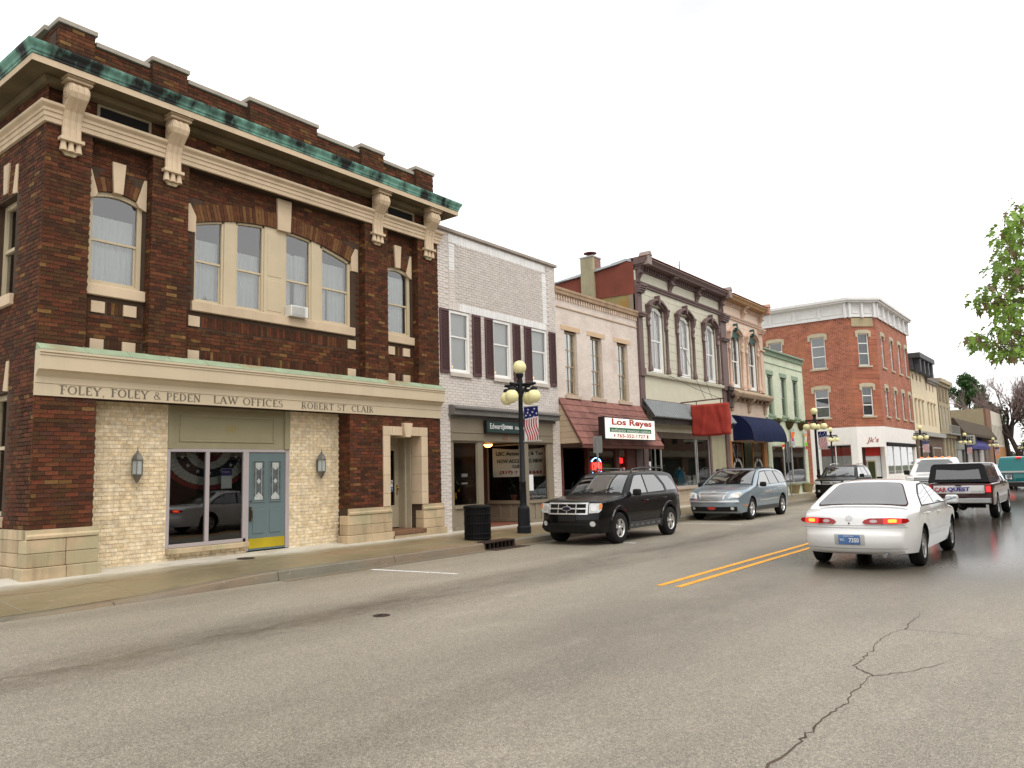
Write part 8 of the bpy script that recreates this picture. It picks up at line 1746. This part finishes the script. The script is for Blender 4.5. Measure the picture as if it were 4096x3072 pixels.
def street_lamp(x, y, label, zg=.17, full=True, flag=True):
    t = thing('street_lamp', label, 'street lamp', (x, y, zg), 'five-globe street lamps', local=True)
    b = MB(); b.lathe([(.185, 0), (.185, .16), (.165, .19), (.16, .62), (.15, .66), (.10, .70), (.09, .75)], (0, 0, 0), 8, sm=False); b.build('pedestal', MIRN, t, bevel=.01)
    b = MB(); b.lathe([(.085, .7), (.078, 1.28), (.088, 1.29), (.088, 1.32), (.074, 1.33), (.058, 3.5), (.075, 3.55), (.075, 3.95), (.06, 4.02), (.09, 4.08), (.10, 4.10), (.10, 4.15)], (0, 0, 0), 12); b.build('shaft', MIRN, t)
    for k in range(4):
        a = R(5 + 90 * k); c, s = math.cos(a), math.sin(a); b = MB(); L_ = .42
        b.tube([(.05 * c, .05 * s, 3.60), (.20 * c, .20 * s, 3.78), (.36 * c, .36 * s, 3.84), (L_ * c, L_ * s, 3.84)], [.03, .03, .028, .03], 6); b.tube([(.05 * c, .05 * s, 3.86), (L_ * c + .06 * c, L_ * s + .06 * s, 3.86)], .035, 4, False); b.lathe([(.09, 0), (.10, .05), (.05, .09)], (L_ * c, L_ * s, 3.69), 12); a_ = b.build('arm', MIRN, t)
        MB().ball((L_ * c, L_ * s, 3.525), .178, 22, 14).build('globe', MGLOBE, a_)
    MB().ball((0, 0, 4.325), .178, 22, 14).build('globe', MGLOBE, t)
    if flag: flag_parts(t)
    return t
L0 = street_lamp(15.98, 12.15, 'nearest black street lamp with cream globes and flag banner before the white building')
def lampcopy(x, y, label):
    c = copy_tree(L0); c.location = (x, y, .17); c['label'] = label; return c
lampcopy(40.75, 11.95, 'second street lamp with flag banner beside the dark SUV'); lampcopy(68.0, 11.9, 'street lamp with flag banner outside the red corner building'); lampcopy(91.5, 11.9, 'street lamp in front of the tan balcony building'); lampcopy(115.5, 11.9, 'street lamp by the violet awning far down the street'); lampcopy(149, 11.5, 'farthest tiny street lamp at the end of the row')
street_lamp(62.9, 17.3, 'street lamp without banner standing on the side street by the red building', .17, True, False)
# slatted litter bin
MCAN = mat('can_black', (.006, .006, .0065), .6, spec=.15, var=.1) if True else mat('can_black', (.007, .007, .0075), .6, .1)
tc_ = thing('trash_can', 'black slatted metal trash can on the sidewalk above the storm drain', 'trash can', (14.02, 12.05, .17)); cx_, cy_ = 14.02, 12.05; zc = .175
sl_me = None
for k in range(30):
    a = 2 * math.pi * k / 30; b = MB(); c, s = math.cos(a), math.sin(a)
    def q(r_, tt, z): return (cx_ + r_ * c - tt * s, cy_ + r_ * s + tt * c, z)
    for za, zb_ in ((zc + .03, zc + .74),): b.add([q(.315, -.022, za), q(.315, .022, za), q(.315, .022, zb_), q(.315, -.022, zb_), q(.305, -.022, za), q(.305, .022, za), q(.305, .022, zb_), q(.305, -.022, zb_)], [(0, 1, 2, 3), (7, 6, 5, 4), (0, 4, 5, 1), (1, 5, 6, 2), (2, 6, 7, 3), (3, 7, 4, 0)])
    b.build('slat', MCAN, tc_)
for z in (.03, .14, .38, .60, .735): b = MB(); b.lathe([(.318, 0), (.326, .008), (.326, .022), (.318, .03)] + [(.30, .03), (.30, 0), (.318, 0)], (cx_, cy_, zc + z - .015), 36, sm=False); b.build('hoop', MCAN, tc_)
MB().lathe([(.285, .03), (.285, .72)], (cx_, cy_, zc), 24).build('liner', mat('liner_black', (.006, .006, .006), .7), tc_); b = MB(); b.lathe([(.335, .745), (.335, .775), (.30, .80), (.18, .81), (.18, .76)], (cx_, cy_, zc), 36, sm=False); b.build('lid', MCAN, tc_); MB().lathe([(.3, 0), (.3, .03)], (cx_, cy_, zc), 24).build('foot', MCAN, tc_)
# parking sign seen from behind, and a narrow blade sign further on
MSTL = mat('galvanised_post', (.36, .38, .40), .45, .1, metal=.5); MSGB = mat('sign_back_grey', (.30, .30, .29), .5, .08, metal=.2)
ps = thing('parking_sign', 'grey back of a parking sign on a steel post beside the black SUV', 'sign', (19.4, 11.95, .16)); MB().box(19.375, 19.41, 11.93, 11.975, .15, 2.72).build('post', MSTL, ps); b = MB(); b.yz(rrect(11.79, 12.10, 2.24, 2.74, .04), 19.412, 19.417); b.build('plate', MSGB, ps)
b = MB(); b.yz(rrect(11.80, 12.09, 2.25, 2.73, .03), 19.4175, 19.42); b.build('plate_face', _MC['sign_white'], ps)
bs_ = thing('blade_sign', 'tall narrow grey sign on a slim leaning post before the mint building', 'sign', (39.6, 13.0, .2)); MB().tube([(39.6, 13.0, .2), (39.2, 12.98, 2.9)], .028, 6).build('post', MSTL, bs_); b = MB(); b.yz([(12.86, 1.9), (13.08, 1.9), (13.08, 2.95), (12.86, 2.95)], 39.30, 39.33); b.build('plate', mat('blade_grey', (.16, .17, .17), .5), bs_)
# hydrant
hy = thing('fire_hydrant', 'yellow fire hydrant on the far corner beside the white pickup', 'fire hydrant', (63.3, 11.9, .16)); MHY = mat('hydrant_yellow', (.55, .34, .03), .5, .1)
b = MB(); b.lathe([(.17, 0), (.17, .05), (.12, .06), (.12, .55), (.16, .56), (.16, .60), (.13, .62), (.10, .72), (.04, .76), (.04, .82)], (63.3, 11.9, .16), 14); b.build('barrel', MHY, hy)
for sd in (-1, 1): MB().lathe([(.06, 0), (.06, sd * .1), (.075, sd * .1), (.075, sd * .14)] if sd > 0 else [(.075, -.14), (.075, -.1), (.06, -.1), (.06, 0)], (63.3, 11.9 + sd * .10, .58), 10, 'y').build('outlet', MHY, hy)
# blue mail collection box far down
mb_ = thing('blue_mailbox', 'dark blue curbside box far down the street below the bare trees', 'mailbox', (122, 11.0, 0)); b = MB(); b.box(121.6, 122.5, 10.0, 11.2, .3, 1.3); b.lathe([(.6, -.6), (.6, .6)], (122.05, 10.6, 1.3), 14, 'y'); b.build('case', mat('mailbox_blue', (.02, .03, .14), .5), mb_, bevel=.04); b = MB(); [b.box(xx, xx + .12, yy, yy + .12, .0, .3) for xx in (121.62, 122.36) for yy in (10.02, 11.06)]; b.build('legs', mat('mailbox_blue', (.02, .03, .14), .5), mb_)
# overhead wires
for i, (z, lab) in enumerate(((13.2, 'topmost thin overhead wire crossing the sky beyond the cream building'), (12.6, 'middle thin overhead wire crossing the sky beyond the cream building'), (12.1, 'lowest thin overhead wire crossing the sky beyond the cream building'))):
    b = MB(); n = 14; b.tube([(112 - 10 * k / n, 34 - 64 * k / n, z - .9 * math.sin(math.pi * k / n) + .6 * k / n) for k in range(n + 1)], .018, 4); tag(b.build('overhead_wire', mat('wire_dark', (.05, .05, .05), .6)), lab, 'wire', 'overhead wires')
# customer standing in the restaurant doorway
pr_ = thing('person', 'person in dark navy jacket standing in the shadowed restaurant doorway', 'person', (22.75, 14.5, .22))
def skin_body(name, joints, edges, m, parent, sub=2):
    me = bpy.data.meshes.new(name); me.from_pydata([j[:3] for j in joints], edges, []); me.update()
    o = bpy.data.objects.new(name, me); COL.objects.link(o); sk_ = o.modifiers.new('skin', 'SKIN'); sk_.use_smooth_shade = True; su = o.modifiers.new('sub', 'SUBSURF'); su.levels = sub; su.render_levels = sub
    sv = me.skin_vertices[0].data if me.skin_vertices else None
    if sv is None:
        bm = bmesh.new(); bm.from_mesh(me); bm.verts.layers.skin.verify(); bm.to_mesh(me); bm.free(); sv = me.skin_vertices[0].data
    for i, j in enumerate(joints): sv[i].radius = (j[3], j[4] if len(j) > 4 else j[3]); sv[i].use_root = (i == 0)
    dg = bpy.context.evaluated_depsgraph_get(); m2 = bpy.data.meshes.new_from_object(o.evaluated_get(dg)); bpy.data.objects.remove(o); m2.materials.clear(); m2.materials.append(m); return link(name, m2, parent)
bx_, by_, bz_ = 22.75, 14.5, .24
J = [(0, 0, .95, .15, .12), (0, 0, 1.15, .145, .11), (0, 0, 1.36, .18, .11), (0, 0, 1.46, .07, .07), (.01, 0, 1.53, .06, .06), (.02, 0, 1.62, .085, .095), (.02, 0, 1.70, .075, .085),
     (-.02, .19, 1.40, .065, .065), (-.03, .25, 1.14, .05, .05), (.10, .23, .93, .04, .04), (-.02, -.19, 1.40, .065, .065), (-.03, -.25, 1.14, .05, .05), (.12, -.20, .95, .04, .04),
     (0, .09, .88, .09, .09), (.02, .10, .48, .065, .065), (0, .10, .07, .05, .05), (.14, .11, .03, .045, .035), (0, -.09, .88, .09, .09), (.02, -.10, .48, .065, .065), (0, -.10, .07, .05, .05), (.14, -.11, .03, .045, .035)]
J = [(bx_ + j[0], by_ + j[1], bz_ + j[2], *j[3:]) for j in J]
E_ = [(0, 1), (1, 2), (2, 3), (3, 4), (4, 5), (5, 6), (2, 7), (7, 8), (8, 9), (2, 10), (10, 11), (11, 12), (0, 13), (13, 14), (14, 15), (15, 16), (0, 17), (17, 18), (18, 19), (19, 20)]
skin_body('body', J, E_, mat('navy_clothes', (.012, .016, .035), .85, .15), pr_)
b = MB(); b.ball((bx_ + .035, by_ - .01, bz_ + 1.615), .088, 16, 12, 1.25); b.xy([(bx_ + .11, by_ - .02), (bx_ + .15, by_), (bx_ + .11, by_ + .02)], bz_ + 1.58, bz_ + 1.62); b.ball((bx_ + .02, by_ - .10, bz_ + 1.61), .025, 8, 6); b.build('face', mat('skin_tone', (.42, .24, .16), .6), pr_)
b = MB(); b.ball((bx_ - .005, by_, bz_ + 1.655), .105, 16, 12, 1.05); b.build('hair', mat('dark_hair', (.012, .009, .007), .8), pr_)
# ---------------------------------------------------------------- trees
BARK = mat('bark', (.085, .065, .05), .9, .3, bump=.5, bs=20)
def leafmat(name, c1, c2):
    if name in _MC: return _MC[name]
    m, t, b = _nt(name); a = nd(t, 'ShaderNodeAttribute', attribute_name='tint'); t.links.new(a.outputs['Color'], b.inputs['Base Color']); b.inputs['Roughness'].default_value = .55
    tr = nd(t, 'ShaderNodeBsdfTranslucent'); t.links.new(a.outputs['Color'], tr.inputs['Color']); ms = nd(t, 'ShaderNodeMixShader'); ms.inputs[0].default_value = .35
    out = [n for n in t.nodes if n.type == 'OUTPUT_MATERIAL'][0]; t.links.new(b.outputs[0], ms.inputs[1]); t.links.new(tr.outputs[0], ms.inputs[2]); t.links.new(ms.outputs[0], out.inputs['Surface']); _MC[name] = m; return m
LEAF = leafmat('leaf_green', 0, 0)
STAR = [(0, 0), (.12, -.28), (.30, -.22), (.26, -.05), (.55, -.30), (.60, -.12), (1.0, 0), (.60, .12), (.55, .30), (.26, .05), (.30, .22), (.12, .28)]
def leaf(b, p, d, up, s, col):
    d = d.normalized(); e = d.cross(up).normalized(); n = e.cross(d)
    v = [p + d * (x * s) + e * (y * s) + n * (abs(y) * .25 * s) for x, y in STAR]
    b.add(v, [tuple(range(len(STAR)))], col)
def cluster(b, c, r_, n, s, rr, reds=.07, base=(.22, .36, .055)):
    for k in range(n):
        o = Vector((rr.gauss(0, 1), rr.gauss(0, 1), rr.gauss(0, .7))); o = o.normalized() * r_ * rr.random() ** .5
        d = Vector((o.x, o.y, -.25 * r_ - rr.random() * r_ * 1.1)) + Vector((rr.gauss(0, .04), rr.gauss(0, .04), 0))
        q = rr.uniform(.6, 1.35); col = tuple(x * q for x in base)
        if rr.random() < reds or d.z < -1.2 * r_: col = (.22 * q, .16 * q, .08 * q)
        leaf(b, c + o, d, Vector((rr.gauss(0, .3), rr.gauss(0, .3), 1)), s * rr.uniform(.7, 1.2), col)
TIPS = [(15.21,0.94,5.78),(14.81,0.98,5.56),(15.69,1.09,5.65),(14.96,1.09,5.37),(14.70,0.92,5.21),(15.70,0.88,5.71),(17.25,1.31,5.69),(16.90,1.18,5.47),(16.80,1.04,5.53),(15.17,0.89,5.04),(16.11,0.98,5.10),(15.33,1.24,4.98),(15.02,1.16,4.84),(14.82,1.03,4.75),(15.14,0.99,4.70),(17.28,1.03,5.14),(16.99,1.56,5.01),(16.92,1.21,4.94),(16.90,1.05,4.84),(15.08,1.56,4.44),(15.43,1.35,4.50),(16.38,1.32,4.61),(16.70,1.50,4.65),(17.06,1.19,4.70),(17.14,1.38,4.61),(14.76,1.07,4.14),(16.32,1.06,4.38),(16.52,1.40,4.33),(16.02,1.22,4.12),(15.03,1.04,3.89),(15.92,1.43,3.96),(14.77,1.16,3.76),(17.30,1.27,4.03),(17.10,1.12,3.94),(16.14,1.83,3.94),(15.40,1.66,3.75),(17.23,1.74,3.92),(16.22,1.53,3.77),(17.15,1.51,3.78),(17.04,1.47,3.65),(16.03,1.27,3.63),(15.74,1.14,3.56),(16.30,1.09,3.68),(15.79,0.82,6.14)]
def maple():
    t = thing('maple_tree', 'leafy green maple tree with reddish leaf tips entering at the right edge', 'tree', (18.6, -3.2, .1)); rr = random.Random(21)
    root = Vector((18.6, -3.2, .1)); b = MB(); b.tube([root, root + Vector((.05, .05, 1.5)), root + Vector((0, .1, 3.2)), root + Vector((-.1, .1, 5.5)), root + Vector((0, 0, 8.6))], [.20, .16, .14, .09, .03], 10); b.build('trunk', BARK, t)
    lb = MB(); lv = MB(); tips = [Vector(p) for p in TIPS]; n0 = len(tips)
    for k in range(230):
        a = rr.uniform(0, 6.283); z = rr.uniform(3.9, 9.6); R0 = 3.6 * math.sqrt(max(.02, 1 - ((z - 5.8) / 4.0) ** 2)); q = rr.uniform(.25, 1) ** .5 * R0; p = Vector((18.6 + q * math.cos(a), -3.2 + q * math.sin(a), z))
        if p.y < .055 * p.x - .45: tips.append(p)
    for i, p in enumerate(tips):
        zt = max(2.6, p.z - .35 * math.hypot(p.x - 18.6, p.y + 3.2) - rr.uniform(0, .5)); s0 = Vector((18.6, -3.15, min(zt, 8.2))); mid = (s0 + p) / 2 + Vector((rr.gauss(0, .15), rr.gauss(0, .15), .12)); lb.tube([s0, mid, p], [.035, .02, .006], 4)
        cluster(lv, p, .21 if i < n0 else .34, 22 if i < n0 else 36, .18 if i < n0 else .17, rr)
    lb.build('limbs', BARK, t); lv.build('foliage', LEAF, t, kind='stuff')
maple()
def leafy(name, label, x, y, h, z0, rx, n, base, seed, leafs=.35, group=None):
    t = thing(name, label, 'tree', (x, y, 0), group); rr = random.Random(seed); b = MB(); b.tube([(x, y, 0), (x + .1, y, h * .45), (x, y, h * .9)], [.35, .22, .05], 8); lb = MB(); lv = MB()
    blobs = []
    for k in range(26):
        z = z0 + (h - z0) * rr.random(); q = math.sin(math.pi * min(1, (z - z0) / (h - z0) * .85 + .12)); blobs.append((Vector((x + rr.gauss(0, .45) * rx * q, y + rr.gauss(0, .5) * rx * q, z)), rx * rr.uniform(.22, .42)))
    for c, r_ in blobs:
        lb.tube([(x, y, max(1, c.z - r_ * 1.5)), tuple(c)], [.08, .02], 4)
        for k in range(n // 26):
            o = Vector((rr.gauss(0, 1), rr.gauss(0, 1), rr.gauss(0, 1))).normalized() * r_ * rr.random() ** .35; q = rr.uniform(.5, 1.4); p = c + o; s_ = leafs
            v = [p + Vector((rr.uniform(-s_, s_), rr.uniform(-s_, s_), rr.uniform(-s_, s_))) for _ in range(3)]; lv.add(v, [(0, 1, 2)], tuple(u * q for u in base))
    b.build('trunk', BARK, t); lb.build('limbs', BARK, t); lv.build('foliage', LEAF, t, kind='stuff'); return t
leafy('green_tree', 'tall full green tree rising behind the low brown building', 165, 20.2, 17.6, 7.5, 3.7, 9000, (.05, .12, .028), 3)
leafy('green_tree', 'lower bright green tree behind the tan side wall', 162, 18.2, 11.5, 5.5, 3.4, 6000, (.05, .13, .02), 5)
leafy('green_tree', 'small olive green tree beside the bare trees', 158, 16.3, 11.5, 6.5, 2.2, 2600, (.07, .10, .03), 6)
def bare(name, label, x, y, h, seed, spread, lean=0):
    t = thing(name, label, 'tree', (x, y, 0), 'bare trees at the end of the street'); rr = random.Random(seed); b = MB(); tw = MB(); cols = [(.30, .22, .20), (.36, .265, .245), (.24, .175, .16)]
    def grow(p, d, L_, r_, lev):
        n = 3; pts = [p]; q = p.copy(); dd = d.copy()
        for k in range(n): dd = (dd + Vector((rr.gauss(0, .10), rr.gauss(0, .10), .05))).normalized(); q = q + dd * L_ / n; pts.append(q.copy())
        (b if lev < 3 else tw).tube(pts, [r_ * (1 - .35 * k / n) for k in range(n + 1)], 6 if lev < 2 else 3, tint=None if lev < 3 else rr.choice(cols))
        if lev >= 6: return
        for k in range(3 if lev < 2 else (3 if rr.random() < .7 else 2)):
            f = rr.uniform(.45, 1.0) if lev > 0 else rr.uniform(.7, 1); i = min(n, int(f * n)); a = rr.uniform(0, 6.28); ang = rr.uniform(.3, .75) * spread; e1 = dd.orthogonal().normalized(); e2 = dd.cross(e1)
            grow(pts[i], (dd * math.cos(ang) + (e1 * math.cos(a) + e2 * math.sin(a)) * math.sin(ang) + Vector((0, 0, .12))).normalized(), L_ * rr.uniform(.60, .80), r_ * .58, lev + 1)
    grow(Vector((x, y, 0)), Vector((lean, 0, 1)).normalized(), h * .27, .45, 0)
    b.build('trunk', mat('bare_bark', (.075, .055, .048), .9, .3), t); tw.build('twigs', mat('twig_brown', (1, 1, 1), .9, .1, tint=True), t, kind='stuff')
    iv = MB()
    for k in range(420):
        z = rr.uniform(.5, h * .42); a = rr.uniform(0, 6.28); p = Vector((x + .6 * math.cos(a) * rr.random(), y + .6 * math.sin(a) * rr.random(), z)); iv.add([p + Vector((rr.uniform(-.2, .2), rr.uniform(-.2, .2), rr.uniform(-.2, .2))) for _ in range(3)], [(0, 1, 2)], (.03 * rr.uniform(.6, 1.4), .055 * rr.uniform(.6, 1.4), .02))
    iv.build('ivy', LEAF, t, kind='stuff')
bare('bare_tree', 'leftmost bare brown twiggy tree with ivy on its trunk at the end of the street', 152, 13.6, 28, 31, 1.0); bare('bare_tree', 'middle bare brown twiggy tree at the end of the street', 150, 11.4, 30, 8, .95); bare('bare_tree', 'rightmost bare brown twiggy tree at the end of the street', 148, 9.4, 30, 12, .9); bare('bare_tree', 'slender bare tree behind the other bare trees', 172, 12.4, 31, 17, .9)
# distant band of trees closing the view
fw_ = MB(); rr = random.Random(77)
for k in range(9000):
    x = 330 + rr.gauss(0, 10); y = rr.uniform(-30, 40); z = rr.random() ** .7 * (5 + 3 * math.sin(y * .35) + 2 * math.sin(y * .9)); p = Vector((x, y, z)); fw_.add([p + Vector((rr.uniform(-.8, .8), rr.uniform(-.8, .8), rr.uniform(-.8, .8))) for _ in range(3)], [(0, 1, 2)], tuple(u * rr.uniform(.6, 1.4) for u in (.05, .07, .03)))
o = fw_.build('distant_woods', LEAF); o['kind'] = 'stuff'; o['label'] = 'dim green woods closing the far end of the street'; o['category'] = 'woods'
